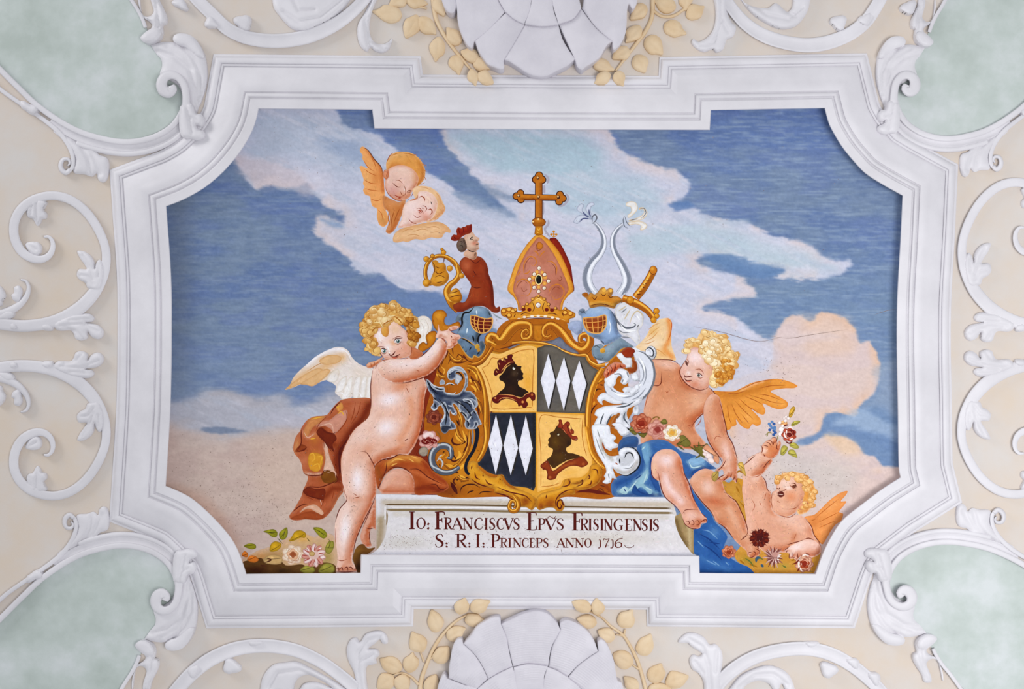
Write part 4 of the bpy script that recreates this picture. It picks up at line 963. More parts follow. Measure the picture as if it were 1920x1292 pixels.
GLY = {  # letters as broad and fine pen strokes: (points, width as share of cap height)
 'I': [('.5,0 .5,1', .17), ('.1,0 .9,0', .05), ('.1,1 .9,1', .05)],
 'O': [('.5,1 .18,.82 .08,.5 .18,.18 .5,0 .82,.18 .92,.5 .82,.82 .5,1', [.05, .1, .17, .12, .05, .1, .17, .12, .05])],
 'F': [('.3,0 .3,1', .16), ('.02,0 .6,0', .05), ('.02,1 .9,1 .98,.84', .06), ('.3,.52 .72,.54', .06), ('.72,.66 .72,.42', .05)],
 'E': [('.3,0 .3,1', .16), ('.02,0 .88,0 .98,.2', .06), ('.02,1 .86,1 .92,.84', .06), ('.3,.52 .68,.54', .06)],
 'R': [('.26,0 .26,1', .16), ('0,0 .5,0', .05), ('.02,1 .5,1 .78,.9 .8,.72 .66,.55 .3,.5', [.05, .06, .12, .15, .1, .05]), ('.46,.5 .7,.2 .84,.03 1,0', [.1, .15, .13, .04])],
 'P': [('.28,0 .28,1', .16), ('0,0 .58,0', .05), ('.02,1 .55,1 .88,.9 .92,.72 .76,.52 .34,.46', [.05, .06, .12, .15, .1, .05])],
 'A': [('.12,0 .5,1', .07), ('.48,1 .9,0', .17), ('.26,.36 .72,.36', .05), ('0,0 .28,0', .05), ('.74,0 1,0', .05)],
 'N': [('.18,0 .18,1', .07), ('.16,1 .84,.02', .17), ('.86,0 .86,1', .07), ('0,0 .36,0', .05), ('.68,1 1,1', .05), ('0,1 .2,1', .05)],
 'C': [('.94,.78 .84,.96 .5,1 .18,.82 .06,.5 .18,.16 .5,0 .84,.06 .98,.24', [.1, .06, .06, .12, .17, .13, .06, .05, .04])],
 'G': [('.92,.78 .82,.96 .5,1 .18,.82 .06,.5 .18,.16 .5,0 .84,.08', [.1, .06, .06, .12, .17, .13, .06, .06]), ('.84,.06 .84,.42', .15), ('.6,.42 1,.42', .05)],
 'S': [('.84,.8 .74,.97 .46,1 .2,.86 .22,.66 .5,.52 .78,.36 .8,.14 .52,0 .2,.03 .08,.24', [.08, .06, .06, .11, .15, .17, .16, .12, .06, .06, .08])],
 'V': [('.08,1 .5,0', .17), ('.5,0 .92,1', .07), ('-.04,1 .28,1', .05), ('.74,1 1.04,1', .05)],
 'j': [('.62,.82 .62,.12 .4,-.06 .1,-.04', [.12, .14, .1, .04]), ('.3,.84 .66,.84', .05), ('.62,1.12 .7,1.2', .1)],
 '7': [('.04,.78 .1,.96 .5,.9 .96,1', [.05, .12, .1, .06]), ('.94,1 .6,.5 .36,.06 .3,0', [.06, .09, .14, .12])],
 '6': [('.98,1.04 .6,.98 .22,.7 .08,.36 .2,.08 .5,0 .8,.14 .82,.42 .56,.56 .3,.5 .2,.36', [.04, .07, .11, .16, .14, .07, .13, .14, .07, .06, .05])],
 ':': [('.25,.14 .75,.0', .27), ('.25,.68 .75,.54', .27)], '~': [('0,.1 .2,.5 .5,.2 .8,.0 1,.5', [.04, .14, .14, .12, .04])], '_': [('0,.6 .12,.2 .4,0 .75,.1 1,.5', [.05, .1, .12, .08, .04])],
}
INK = (96, 34, 24)
def letter(ch, xa, xb, base, cap):
    co = Coat({':': 'colon', '~': 'tilde', '_': 'flourish', 'j': 'numeral', '7': 'numeral', '6': 'numeral'}.get(ch, 'letter'), tablet)
    for txt, w in GLY[ch]:
        q = ' '.join('%f,%f' % (xa + float(a.split(',')[0]) * (xb - xa), base - float(a.split(',')[1]) * cap) for a in txt.split())
        ww = [v * cap for v in w] if isinstance(w, list) else w * cap
        co.s('px', q, np.maximum(np.asarray(ww) * 1.1, 1.2), INK if cap > 20 else (106, 42, 28), taper=(0, 0))
    co.done()
L1 = [('I', 766, 779, 1), ('O', 781, 798, 0), (':', 800, 806, 2), ('F', 815, 834, 1), ('R', 832, 848, 0), ('A', 846, 868, 0), ('N', 867, 887, 0), ('C', 890, 905, 0), ('I', 908, 915, 0), ('S', 917, 929, 0), ('C', 932, 945, 0), ('V', 945, 963, 0), ('S', 962, 975, 0),
      ('E', 987, 1007, 1), ('P', 1008, 1022, 0), ('V', 1022, 1044, 0), ('S', 1043, 1058, 0), ('F', 1072, 1092, 1), ('R', 1087, 1104, 0), ('I', 1103, 1110, 0), ('S', 1112, 1123, 0), ('I', 1125, 1132, 0), ('N', 1132, 1149, 0), ('G', 1151, 1168, 0), ('E', 1171, 1185, 0), ('N', 1186, 1204, 0), ('S', 1203, 1215, 0), ('I', 1217, 1224, 0), ('S', 1224, 1236, 0)]
L2 = [('S', 815, 833, 1), (':', 834, 841, 2), ('R', 853, 876, 1), (':', 877, 883, 2), ('I', 891, 901, 1), (':', 903, 910, 2), ('P', 920, 937, 1), ('R', 937, 952, 0), ('I', 952, 960, 0), ('N', 961, 978, 0), ('C', 979, 991, 0), ('E', 992, 1003, 0), ('P', 1004, 1017, 0), ('S', 1018, 1029, 0),
      ('A', 1043, 1060, 0), ('N', 1059, 1077, 0), ('N', 1077, 1095, 0), ('O', 1096, 1109, 0), ('j', 1120, 1129, 0), ('7', 1131, 1143, 0), ('j', 1143, 1153, 0), ('6', 1152, 1168, 0)]
for ch, a, b, k in L1:
    letter(ch, a, b, 991.5 + (a - 766) * 3.6 / 470, (21, 31.5, 15)[k])
letter('~', 1027, 1042, 972, 8)
for ch, a, b, k in L2:
    letter(ch, a, b, 1025.8 + (a - 815) * .8 / 350, (16.6, 24, 11)[k])
letter('_', 1171, 1189, 1027, 8)

# ------------------------------------------------------------------ crests: crozier, crowned figure, cross and mitre, horns, sword
p = Coat('crozier', label='golden crozier with a scrolled crook')
def tube(co, tile, txt, w, col=G, dark=G3, lite=G1):
    """a rounded painted moulding: dark contour, body, shaded lower side, light upper side"""
    w = np.array(w, float)
    q, _ = parse(tile, txt); t = np.gradient(q, axis=0); t /= np.hypot(t[:, 0], t[:, 1])[:, None] + 1e-6; n = np.stack([-t[:, 1], t[:, 0]], 1)
    up = np.where((n @ np.array([-.6, -.8])) > 0, 1.0, -1.0)
    up = np.sign(np.convolve(np.pad(up, 1, 'edge'), [1, 1, 1], 'valid')) if len(up) > 2 else up
    sd = (n * up[:, None]) * (w * .24)[:, None]
    fm = lambda a: ' '.join('%f,%f' % tuple(v) for v in a)
    co.s(tile, txt, w + 1.7, dark, taper=(0, 0)); co.s(tile, txt, w, col, taper=(0, 0))
    co.s('px', fm(q - sd), w * .42, tuple(c * .66 + d * .34 for c, d in zip(col, dark)), taper=(.05, .05)); co.s('px', fm(q + sd), w * .26, lite, taper=(.12, .12))
tube(p, 'B', '610,1085 545,1020 500,950 468,880 500,810 560,760 604,690 592,620 556,560 500,512 440,485 370,480 305,505 255,555 228,630 228,710 250,765 300,800', [16, 18, 16, 12, 10, 9, 9, 8, 8, 7, 6, 6, 6, 6, 6, 6, 6, 5])
p.f('B', '300,545 345,525 385,560 425,552 455,585 462,640 490,690 485,750 440,800 380,822 310,812 278,770 300,700 320,640', (206, 140, 44), [('b', 380, 740, 70, 50, 0, (232, 176, 74), .8), ('e', G3, 1.6, .6)])
p.S('B', 1.4, G3, '320,650 380,680 440,650', '330,720 390,700 460,730', '340,600 390,620', '300,540 330,600 320,690', '350,780 420,770')
for x_, y_, r_ in ((237, 515, 30), (240, 782, 42), (500, 620, 30), (632, 702, 28), (430, 440, 26), (412, 405, 14), (305, 480, 20)):
    p.o('B', x_, y_, r_ + 5, r_ + 5, G3).o('B', x_, y_, r_, r_, G, sh=[('b', x_ - 8, y_ - 8, r_ * .6, r_ * .6, 0, G1, .8)])
p.f('B', '480,930 520,870 570,840 610,870 640,940 625,990 570,1010 515,990', G, [('b', 540, 900, 40, 30, -30, G1, .8), ('e', G3, 1.5, .6)])
p.S('B', 1.6, G3, '480,900 550,890 620,860', '490,950 560,930 630,920', '430,560 440,490'); p.done()

p = Coat('crowned_figure', label='small crowned half figure in a russet gown above the left helmet')
p.f('B', '650,500 700,485 770,500 810,482 860,500 910,560 932,630 937,680 970,760 990,850 996,940 1002,1020 1022,1060 1060,1048 1068,1090 1040,1118 980,1112 940,1080 870,1045 760,1055 700,1090 600,1112 548,1082 540,1030 600,1002 662,1000 702,940 722,870 740,820 720,770 670,700 622,620 608,560', (146, 62, 32), [('b', 690, 590, 60, 70, 0, (196, 112, 78), .85), ('l', '930,640 985,850 998,1030', 30, (100, 34, 14), .7), ('b', 800, 900, 70, 110, 0, (172, 84, 46), .7), ('b', 850, 620, 50, 60, 0, (170, 80, 46), .5), ('e', (90, 30, 14), 1.8, .6)])
p.S('B', 1.3, (92, 32, 16), '720,510 790,560 860,510', '760,640 800,700', '740,820 800,840 860,830')
p.f('B', '655,470 680,420 760,410 805,440 800,500 770,522 700,500', (222, 184, 160), [('b', 780, 470, 30, 40, 0, (180, 130, 100), .6)])
p.f('B', '640,300 690,235 755,212 790,258 832,280 830,300 814,318 832,340 822,365 832,398 790,425 740,432 690,405 660,370', (216, 184, 162), [('b', 775, 335, 34, 24, 0, (206, 116, 92), .7), ('b', 720, 290, 40, 40, 0, (230, 204, 184), .7)])
p.f('B', '578,340 605,295 655,275 682,330 692,390 660,432 620,435 585,400', (112, 98, 88), [('e', (70, 58, 50), 1.5, .6)])
p.S('B', 1.3, (72, 58, 52), '600,320 640,320 630,350', '600,370 640,360 650,400', '650,300 670,350')
p.f('B', '512,285 540,240 580,242 574,200 592,158 630,166 650,150 668,152 690,135 718,132 742,120 750,150 742,215 690,237 640,262 600,302 560,312 528,306', (152, 46, 22), [('l', '590,290 660,240 740,200', 16, (190, 80, 44), .8), ('e', (96, 24, 12), 1.6, .6)])
p.S('B', 1.2, (96, 26, 12), '600,170 610,230', '650,155 655,220', '700,140 705,200', '540,260 570,290')
p.S('B', 1.8, (40, 26, 22), '724,302 745,272 766,268', '735,300 760,290', '790,345 822,350', '700,408 750,430 800,422', '790,435 780,480'); p.done()

p = Coat('mitre', label='rose and gold bishop\'s mitre set with pearls')
p.f('px', '1030,449 1041,446 1052,459 1062,478 1070,498 1074,524 1076,546 1062,548 1048,505', (146, 48, 16), [('e', (96, 26, 8), 2, .6)])
p.f('B', '1150,862 1190,700 1240,560 1320,420 1400,310 1500,228 1580,268 1650,330 1740,450 1800,570 1850,700 1892,862 1830,932 1782,1000 1762,1095! 1270,1095! 1258,1010 1218,940', (228, 162, 66), [('l', '1160,860 1250,560 1400,320 1490,240', 12, (246, 200, 110), .7), ('e', G2, 2, .7)])
p.f('B', '1212,862 1240,720 1290,580 1360,440 1440,330 1500,268 1560,308 1640,410 1710,530 1780,680 1838,852 1790,940 1752,1010 1742,1095! 1290,1095! 1276,1010 1240,930', (198, 132, 112), [('b', 1450, 900, 90, 90, 0, (214, 160, 148), .8), ('b', 1450, 640, 80, 60, 0, (208, 150, 138), .7), ('b', 1720, 850, 90, 130, 0, (170, 96, 70), .7), ('b', 1560, 480, 90, 120, 0, (186, 118, 90), .6), ('e', (160, 90, 56), 2, .5)])
p.S('B', 2.2, (206, 130, 56), '1330,670 1335,570 1390,490 1455,500 1472,560 1440,595 1410,565', '1700,690 1700,600 1650,545 1590,540', '1235,860 1262,775 1330,740 1400,785 1412,870 1370,930 1300,925', '1610,910 1640,830 1720,800 1782,860 1770,940 1690,970 1640,920', '1500,315 1505,430', '1440,420 1480,440 1500,480', '1580,420 1540,450 1510,490', '1330,680 1380,670 1400,640', '1260,700 1300,650')
p.S('B', 1.1, (142, 76, 44), '1345,670 1350,580 1400,505 1450,515', '1690,700 1685,610 1640,560', '1250,860 1280,790 1340,760 1385,800', '1640,880 1690,830 1750,850', '1480,330 1470,390 1500,420 1540,380 1520,330', '1730,700 1760,730 1740,760 1710,730', '1300,830 1330,880 1380,850')
p.f('B', '1475,360 1505,318 1552,360 1530,402 1490,402', (210, 132, 50), [('e', G3, 1.2, .6)])
def pearl(co, t, x, y, r, c=(246, 238, 226)):
    co.o(t, x, y, r + 7, r + 7, (150, 86, 30)); co.o(t, x, y, r, r, c, sh=[('b', x + r * .4, y + r * .4, r * .6, r * .6, 0, (196, 168, 140), .7)])
p.o('B', 1500, 745, 52, 72, G2).o('B', 1500, 745, 42, 62, (250, 224, 160)).o('B', 1500, 745, 31, 50, (16, 14, 10), sh=[('b', 1488, 722, 10, 12, 0, (110, 120, 90), .7)])
for a in ((1435, 720, 24), (1570, 720, 24), (1440, 790, 22), (1565, 790, 24), (1480, 660, 20), (1540, 665, 20), (1500, 830, 20)): p.o('B', a[0], a[1], a[2], a[2], (226, 160, 74), sh=[('b', a[0], a[1], 10, 10, 0, (250, 210, 130), .7)])
for a in ((1505, 617), (1450, 685), (1567, 690), (1397, 740), (1610, 762), (1450, 835), (1562, 842), (1500, 880)): pearl(p, 'B', a[0], a[1], 19)
p.f('B', '1072,1095 1090,1068 1140,1060 1200,1055 1240,1085 1270,1110 1310,1100 1325,1050 1370,1015 1400,1010 1432,960 1500,922 1565,960 1612,1020 1640,1082 1690,1062 1745,1092 1800,1068 1860,1095 1912,1130 1905,1170 1850,1190 1835,1240 1700,1195 1560,1175 1400,1175 1260,1212 1190,1245 1150,1182 1085,1150', (216, 150, 52), [('l', '1180,1230 1350,1175 1500,1162 1700,1180 1830,1225', 20, (206, 128, 40), .8), ('b', 1500, 1000, 80, 50, 0, (244, 196, 100), .7), ('e', G3, 1.6, .6), ('b', 1150, 1110, 50, 40, 0, (230, 160, 60), .6)])
p.s('B', '1190,1245 1300,1222 1500,1212 1700,1228 1815,1275', 6, (96, 28, 12), taper=(.3, .2))
for a in ((1395, 1085), (1590, 1085), (1330, 1080), (1650, 1090)): p.o('B', a[0], a[1], 24, 20, (120, 36, 14))
for a in ((1110, 1100), (1170, 1085), (1170, 1150), (1215, 1100), (1860, 1130), (1800, 1120)): p.o('B', a[0], a[1], 32, 30, G2).o('B', a[0] - 4, a[1] - 4, 20, 18, G1)
for a in ((1325, 1055), (1370, 1022), (1432, 965), (1500, 930), (1565, 965), (1612, 1025), (1690, 1068), (1800, 1074), (1240, 1085)): p.o('B', a[0], a[1], 20, 20, G3).o('B', a[0] - 2, a[1] - 2, 14, 14, (236, 176, 84))
p.S('B', 1.8, G3, '1290,1150 1340,1120 1400,1130', '1430,1110 1450,1060 1430,1000', '1560,1110 1545,1060 1565,1000', '1600,1130 1660,1125 1720,1150', '1110,1140 1160,1170', '1240,1130 1220,1170', '1760,1110 1780,1160', '1200,1238 1350,1195 1500,1182 1700,1200 1830,1238')
p.S('B', 1.6, (250, 212, 130), '1230,1200 1360,1165 1500,1150 1660,1165 1800,1205', '1460,985 1500,960 1540,985')
pearl(p, 'B', 1495, 1033, 26, (236, 236, 240))
for a in ((1215, 1212), (1278, 1190), (1340, 1167), (1425, 1158), (1495, 1155), (1575, 1158), (1655, 1172), (1715, 1188)): p.o('B', a[0], a[1], 20, 13, (244, 232, 214))
mitre = p.done()
p = Coat('mitre_cross', label='golden trefoil-ended cross behind the mitre')
p.S('C', 4, (176, 172, 186), '365,100 410,150 395,210', '362,220 365,320', '600,310 636,370 590,440 520,470', '350,400 352,560', '405,610 410,660 370,720 430,810', '120,405 255,405', taper=(.2, .2))
for x_, y_, r_ in ((305, 118, 44), (272, 160, 44), (340, 162, 42), (95, 312, 38), (50, 347, 40), (100, 384, 40), (540, 330, 40), (572, 372, 40), (530, 408, 40)): p.o('C', x_, y_, r_ + 5, r_ + 5, GO)
p.f('C', '258,170! 345,170! 345,600! 256,600!', GO).f('C', '100,320! 510,330! 510,402! 100,396!', GO)
for x_, y_, r_ in ((305, 118, 39), (272, 160, 38), (340, 162, 36), (95, 312, 33), (50, 347, 34), (100, 384, 34), (540, 330, 34), (572, 372, 34), (530, 408, 34)): p.o('C', x_, y_, r_, r_, (190, 116, 34))
p.f('C', '264,160! 338,160! 338,600! 264,600!', (196, 122, 38), [('l', '330,200 330,600', 16, (130, 66, 16), .7)]).f('C', '96,328! 508,338! 508,392! 96,386!', (200, 126, 40), [('l', '100,385 508,392', 14, (120, 58, 12), .8)])
for x_, y_ in ((292, 140), (75, 342), (520, 355), (298, 355)): p.o('C', x_, y_, 18, 18, GO).o('C', x_ - 3, y_ - 3, 11, 11, (236, 190, 130))
p.f('C', '222,632 250,596 300,584 352,600 382,636 352,682 300,694 250,684', G2, [('b', 290, 620, 50, 20, 0, (230, 160, 70), .7), ('e', GO, 1.4, .6)]).f('C', '262,680! 342,680! 350,775! 300,790 252,778!', G, [('e', G3, 1.5, .6)])
p.S('C', 1.6, G1, '280,700 300,730 320,700', '275,750 300,760'); p.o('C', 236, 634, 10, 10, (250, 220, 160)).o('C', 296, 606, 10, 10, (250, 220, 160))
p.S('C', 2.2, G, '470,740 470,815', '440,775 500,775', '448,800 495,800'); p.o('C', 470, 745, 14, 14, G).o('C', 442, 778, 14, 14, G).o('C', 498, 778, 14, 14, G); p.done()

p = Coat('horn_crest', label='pair of silvery lily-tipped horns on the right helmet')
def horn(co, txt, w, side):
    co.s('px', txt, np.array(w) + 1.4, (120, 124, 138), taper=(0, 0)); co.s('px', txt, np.array(w, float), (206, 210, 220), taper=(0, 0))
    q = parse('px', txt)[0]; o_ = offs(q, side * 1.0); off = np.array(w)[:, None] * .26
    t = np.gradient(q, axis=0); t /= np.hypot(t[:, 0], t[:, 1])[:, None]; n_ = np.stack([-t[:, 1], t[:, 0]], 1)
    a = ' '.join('%f,%f' % tuple(v) for v in q + n_ * off * side); b = ' '.join('%f,%f' % tuple(v) for v in q - n_ * off * side * .7)
    co.s('px', a, np.array(w) * .42, (136, 142, 156), taper=(.1, .1)); co.s('px', b, np.array(w) * .3, (238, 240, 246), taper=(.15, .15))
horn(p, '1113,416 1123,427 1131,443 1132,460 1124,477 1111,492 1103,508 1101,524 1105,538 1116,552', [4, 6, 8, 10, 12, 14, 16, 17, 17, 15], 1)
horn(p, '1168,420 1157,430 1150,443 1149,458 1153,474 1162,490 1170,506 1175,522 1173,536 1162,552', [4, 6, 8, 9, 10, 12, 14, 16, 16, 15], -1)
PET = (206, 212, 226)
for t in ('710,600 690,640 740,658 772,622 830,602 905,612 882,580 800,558 740,565', '728,480 780,428 812,450 792,500 822,540 892,592 870,608 800,552 740,515', '828,500 850,440 900,413 932,440 892,470 886,520 902,572 868,562'):
    p.f('C', t, PET, [('e', (112, 118, 140), 1.1, .55)])
p.S('C', 2.6, (98, 104, 140), '760,640 800,600 880,605', '790,520 840,570 880,590', '865,490 870,540 890,580'); p.S('C', 2.2, (110, 112, 122), '905,640 905,580 935,555 955,590 935,630 900,660')
for t in ('1278,432 1330,405 1390,418 1416,480 1380,540 1310,592 1298,570 1340,520 1332,470 1290,462', '1310,622 1400,592 1462,560 1490,520 1460,492 1430,502 1428,480 1480,473 1522,520 1512,570 1460,612 1380,632', '1310,642 1400,630 1480,638 1522,680 1492,722 1440,727 1450,682 1390,662 1320,672'):
    p.f('C', t, (232, 230, 228), [('e', (206, 176, 130), 1.3, .7)])
p.S('C', 1.5, (110, 116, 128), '1440,490 1490,490 1505,540 1450,600', '1330,620 1420,600', '1265,570 1250,620 1270,690 1310,710', '1270,575 1290,640 1330,690'); p.done()

p = Coat('sword', label='golden-hilted sword behind the right helmet')
tube(p, 'D', '1592,40 1540,140 1470,250 1390,350', [13, 13, 14, 14], (198, 124, 38)); p.o('D', 1590, 40, 46, 50, G3).o('D', 1590, 38, 40, 44, (200, 126, 40), sh=[('b', 1580, 25, 20, 20, 0, G1, .8)])
p.S('D', 1.8, G3, '1470,200 1520,190', '1450,240 1500,230', '1430,280 1470,270', '1500,150 1550,150', '1400,310 1450,310'); p.S('D', 1.6, (248, 214, 140), '1480,190 1500,200', '1450,230 1470,240', '1510,140 1530,150', '1410,290 1430,300')
tube(p, 'D', '1240,360 1330,390 1430,430 1530,500 1600,590', [14, 15, 13, 11, 10], (196, 120, 36))
for a in ((1625, 500, 32), (1628, 555, 28), (1592, 600, 32), (1330, 375, 40)): p.o('D', a[0], a[1], a[2] + 4, a[2] + 4, G3).o('D', a[0], a[1], a[2], a[2], G, sh=[('b', a[0] - 8, a[1] - 8, 14, 14, 0, G1, .8)])
p.done()
# ------------------------------------------------------------------ the cartouche, helmets, shield and mantling
p = Coat('cartouche', label='carved golden cartouche carrying the shield')
p.f('px', '845,632 870,640 900,650 925,640 935,615 955,600 1010,598 1060,604 1080,640 1105,640 1112,660 1130,690 1165,650 1180,655 1190,675 1178,720 1190,760 1172,800 1166,850 1180,880 1150,932 1060,932 1030,940 960,938 950,932 830,932 806,914 812,880 800,850 796,790 806,740 818,700 820,668 834,650', (180, 108, 28),
    [('b', 850, 680, 30, 30, 0, (206, 138, 48), .7), ('b', 870, 860, 30, 60, 0, (222, 156, 50), .7), ('b', 830, 760, 30, 60, 0, (150, 84, 20), .6), ('b', 1120, 760, 30, 80, 0, (196, 110, 30), .6), ('b', 840, 920, 30, 14, 0, (120, 56, 14), .7), ('b', 1120, 910, 60, 16, 0, (150, 74, 18), .7)], cell=4)
p.S('H', 2.0, G3, '620,740 700,790 780,850 880,880', '480,700 520,800 480,900', '600,820 640,760 700,800 660,860', '330,1000 400,1060 420,1100', '430,720 410,840 360,960', '540,640 560,760')
p.S('H', 2.4, (232, 172, 74), '520,760 560,830 540,900', '380,940 430,1000 400,1070', '650,780 690,820', '300,1040 340,1100')
p.S('I', 2.2, G3, '760,430 800,440 790,480', '860,600 920,590 970,680 970,760', '850,740 880,760', '780,360 900,420 970,520', '930,880 980,980 1000,1100', '600,960 660,1080', '640,1160 650,1280')
p.S('I', 4, (238, 180, 72), '760,400 830,420 900,500 920,600', '820,660 880,700 900,760', '880,820 940,900 970,1020', '640,1100 680,1200 690,1290', '800,560 830,620')
p.S('J', 2.4, GO, '530,200 560,260 650,265', '680,270 740,220 745,130', '590,130 630,140 620,160', '560,420 600,480 640,480', '600,320 600,330', '660,1000 680,920 760,870 880,870 960,920', '940,1020 990,980 1160,980', '770,1010 800,980 870,960', '580,780 620,800 660,760 680,840', '590,700 640,680', '740,760 800,780')
p.S('J', 5, (238, 178, 70), '600,60 620,160 680,230', '700,60 740,180 780,260 720,420', '460,560 560,600 660,540', '640,360 660,430 600,500', '620,740 700,760 760,820', '660,640 720,560')
p.s('J', '520,830 570,920 620,1010', 7, (84, 26, 10)); p.s('L', '640,985 800,960 980,985 1150,1020', 7, (110, 40, 10)); p.s('L', '1010,800 1080,880 1180,1000', 6, (150, 76, 20))
p.S('L', 2, G3, '950,960 1010,930 1070,990', '1000,880 1080,900'); p.S('K', 2.2, GO, '920,700 990,610 1060,590', '920,780 960,720 1030,720', '1000,650 1050,660', '860,1100 900,1000 960,940')
p.S('K', 4, (226, 156, 50), '980,560 930,700 890,860', '960,620 1040,560', '900,960 920,900')
for t, w in (('I', '600,960 650,1050 690,1160 700,1290'), ('I', '840,560 910,640 950,740'), ('I', '900,860 960,960 985,1080'), ('J', '600,-20 640,120 720,220'), ('J', '800,60 800,240 740,420 640,560'), ('J', '430,560 520,620 640,560'), ('H', '500,760 560,840 640,860 700,810'), ('I', '330,500 390,540 440,540'), ('J', '620,740 700,800 790,790')):
    tube(p, t, w, [3] + [6] * (len(w.split()) - 2) + [3], (194, 124, 32), (92, 42, 8), (236, 178, 76))
p.S('I', 3.2, (92, 40, 8), '640,960 720,1080 740,1200', '870,900 930,1020 950,1160', '820,520 850,580 900,600', '560,990 610,1090'); p.S('J', 3.2, (92, 40, 8), '480,440 560,520 660,480', '760,120 770,260 700,400', '560,140 540,220 600,270 680,260', '600,760 560,820 600,880', '560,920 600,960 600,1010'); p.S('H', 3, (110, 54, 10), '430,640 470,720 440,820', '560,880 660,880 760,860', '700,760 760,830', '360,900 330,980 380,1060')
# rocaille horns on the left shoulder
p.f('H', '238,200 265,125 335,88 420,100 465,170 430,220 430,285 480,322 560,290 640,265 668,330 600,385 480,405 350,425 285,372 248,290', (198, 128, 36), [('b', 340, 180, 60, 60, 0, (228, 166, 64), .8), ('e', G3, 1.8, .6), ('b', 520, 350, 80, 30, 0, (220, 156, 80), .6)])
p.f('E', '1585,600 1640,545 1685,572 1670,485 1722,430 1785,430 1790,500 1740,590 1660,645 1600,665', (196, 124, 32), [('e', G3, 1.6, .6), ('b', 1720, 500, 30, 30, 0, (226, 164, 60), .7)])
tube(p, 'H', '1190,640 1120,600 1095,540 1130,480 1190,500 1225,545 1290,545 1350,480 1410,400 1490,330 1590,305 1690,320 1745,400 1730,480 1670,530 1605,500 1600,430 1655,390 1690,430 1660,470', [14, 16, 16, 14, 13, 14, 16, 18, 19, 18, 15, 12, 10, 9, 8, 7, 6, 5, 4, 3], (196, 124, 34))
p.f('D', '230,650! 370,650! 350,820! 300,850 240,820!', (200, 130, 40), [('e', G3, 2, .6)])
tube(p, 'D', '440,770 400,800 360,760 370,690 430,655 500,690 560,760 630,860 700,920 780,950 850,910 880,830 840,770 780,780 770,840 820,850', [4, 6, 8, 10, 12, 14, 18, 20, 18, 16, 15, 13, 11, 9, 7, 4], (194, 118, 32))
p.f('px', '952,652 975,640 985,638 1005,640 1035,638 1050,632 1062,645 1085,662 1076,668 1050,658 1020,646 985,647 966,656', (124, 128, 144), [('e', (70, 60, 60), 1.5, .5)])
cart = p.done()

def lattice(co, tile, rim, vert, hor):
    co.S(tile, 1.5, (236, 178, 92), *vert, taper=(.04, .04)); co.S(tile, 1.3, (226, 160, 84), *hor, taper=(.04, .04)); co.s(tile, rim, 1.8, (232, 176, 96), taper=(0, 0))
p = Coat('helmet', label='steel tilting helmet with barred visor on the left of the mitre')
p.f('H', '598,260 620,180 700,120 800,70 880,38 960,38 1050,60 1112,120 1142,200 1142,280 1120,360 1062,432 965,445 932,505 902,605 860,565 760,512 655,475 615,435 690,350 700,250', (120, 146, 172), [('b', 900, 90, 100, 40, 0, (160, 182, 200), .7), ('b', 1080, 120, 40, 60, 0, (90, 106, 120), .6), ('b', 640, 230, 40, 60, 0, (80, 88, 92), .8), ('l', '930,450 900,600', 30, (50, 56, 60), .8), ('b', 760, 430, 60, 60, 0, (140, 168, 196), .7), ('e', (60, 66, 70), 1.6, .5)])
p.S('H', 3.4, (28, 28, 32), '870,45 800,120 720,140 690,210 690,300 640,400', '1000,440 950,470 930,540 940,600', '850,470 870,560'); p.S('H', 2.4, (220, 232, 238), '905,95 915,160', '770,360 760,440'); p.S('H', 2, (60, 66, 70), '1090,120 1110,180')
GR1 = '820,170 900,178 980,205 1060,222 1142,214 1146,300 1112,380 1062,422 980,437 910,412 850,352 820,272 820,170'
p.f('H', GR1, (106, 28, 12), [('b', 1080, 330, 60, 60, 0, (150, 60, 20), .7)])
lattice(p, 'H', GR1, ['882,180 874,260 890,350 925,412', '945,198 928,290 938,380 965,432', '1032,220 1012,300 1018,432', '1142,220 1140,300'], ['822,225 900,250 1000,262 1140,262', '822,272 900,300 1000,312 1130,318', '836,320 920,360 1040,372 1110,376'])
p.f('H', '618,565 650,500 760,540 870,620 932,662 962,562 1012,560 1042,640 1002,742 940,802 870,772 840,822 780,792 720,722 668,622', (96, 118, 142), [('b', 740, 620, 60, 50, 30, (130, 154, 176), .7), ('b', 990, 640, 30, 60, 0, (50, 52, 56), .7), ('e', (60, 60, 60), 1.4, .5)])
p.S('H', 2.2, (206, 160, 84), '655,500 760,540 870,615 930,660', '620,570 670,640 730,730 790,795 845,822 872,775 940,800 1000,745 1042,640 1010,560'); p.S('H', 2.2, (34, 32, 34), '660,505 760,550 860,625', '800,700 830,640', '700,660 710,640', '740,720 760,700', '920,760 960,700')
p.o('H', 920, 640, 36, 40, (206, 158, 60)).o('H', 938, 690, 26, 30, (190, 140, 60)); p.S('H', 2.4, (150, 160, 164), '1150,140 1220,190 1300,230'); p.done()
p = Coat('helmet', label='steel crowned helmet with barred visor on the right of the mitre')
p.f('D', '905,905 1000,870 1050,900 1200,800 1300,850 1372,912 1240,925 1160,1005 1090,1072 1020,1062 930,1032 898,970', (128, 148, 164), [('b', 1100, 930, 80, 40, -30, (160, 178, 190), .6), ('e', (80, 84, 88), 1.4, .5)])
p.S('D', 2.6, G, '1230,790 1120,850 1040,900 1000,960', '1370,915 1250,925 1160,1010 1080,1075 1010,1090'); p.S('D', 1.8, (90, 96, 100), '915,910 950,890 990,920', '910,980 940,1030 1010,1040 1030,1010')
p.o('D', 1020, 945, 32, 30, (216, 160, 60))
p.f('D', '640,640 700,610 780,620 800,720 740,770 680,730 630,690', (166, 178, 206), [('e', (120, 130, 160), 1.5, .5)])
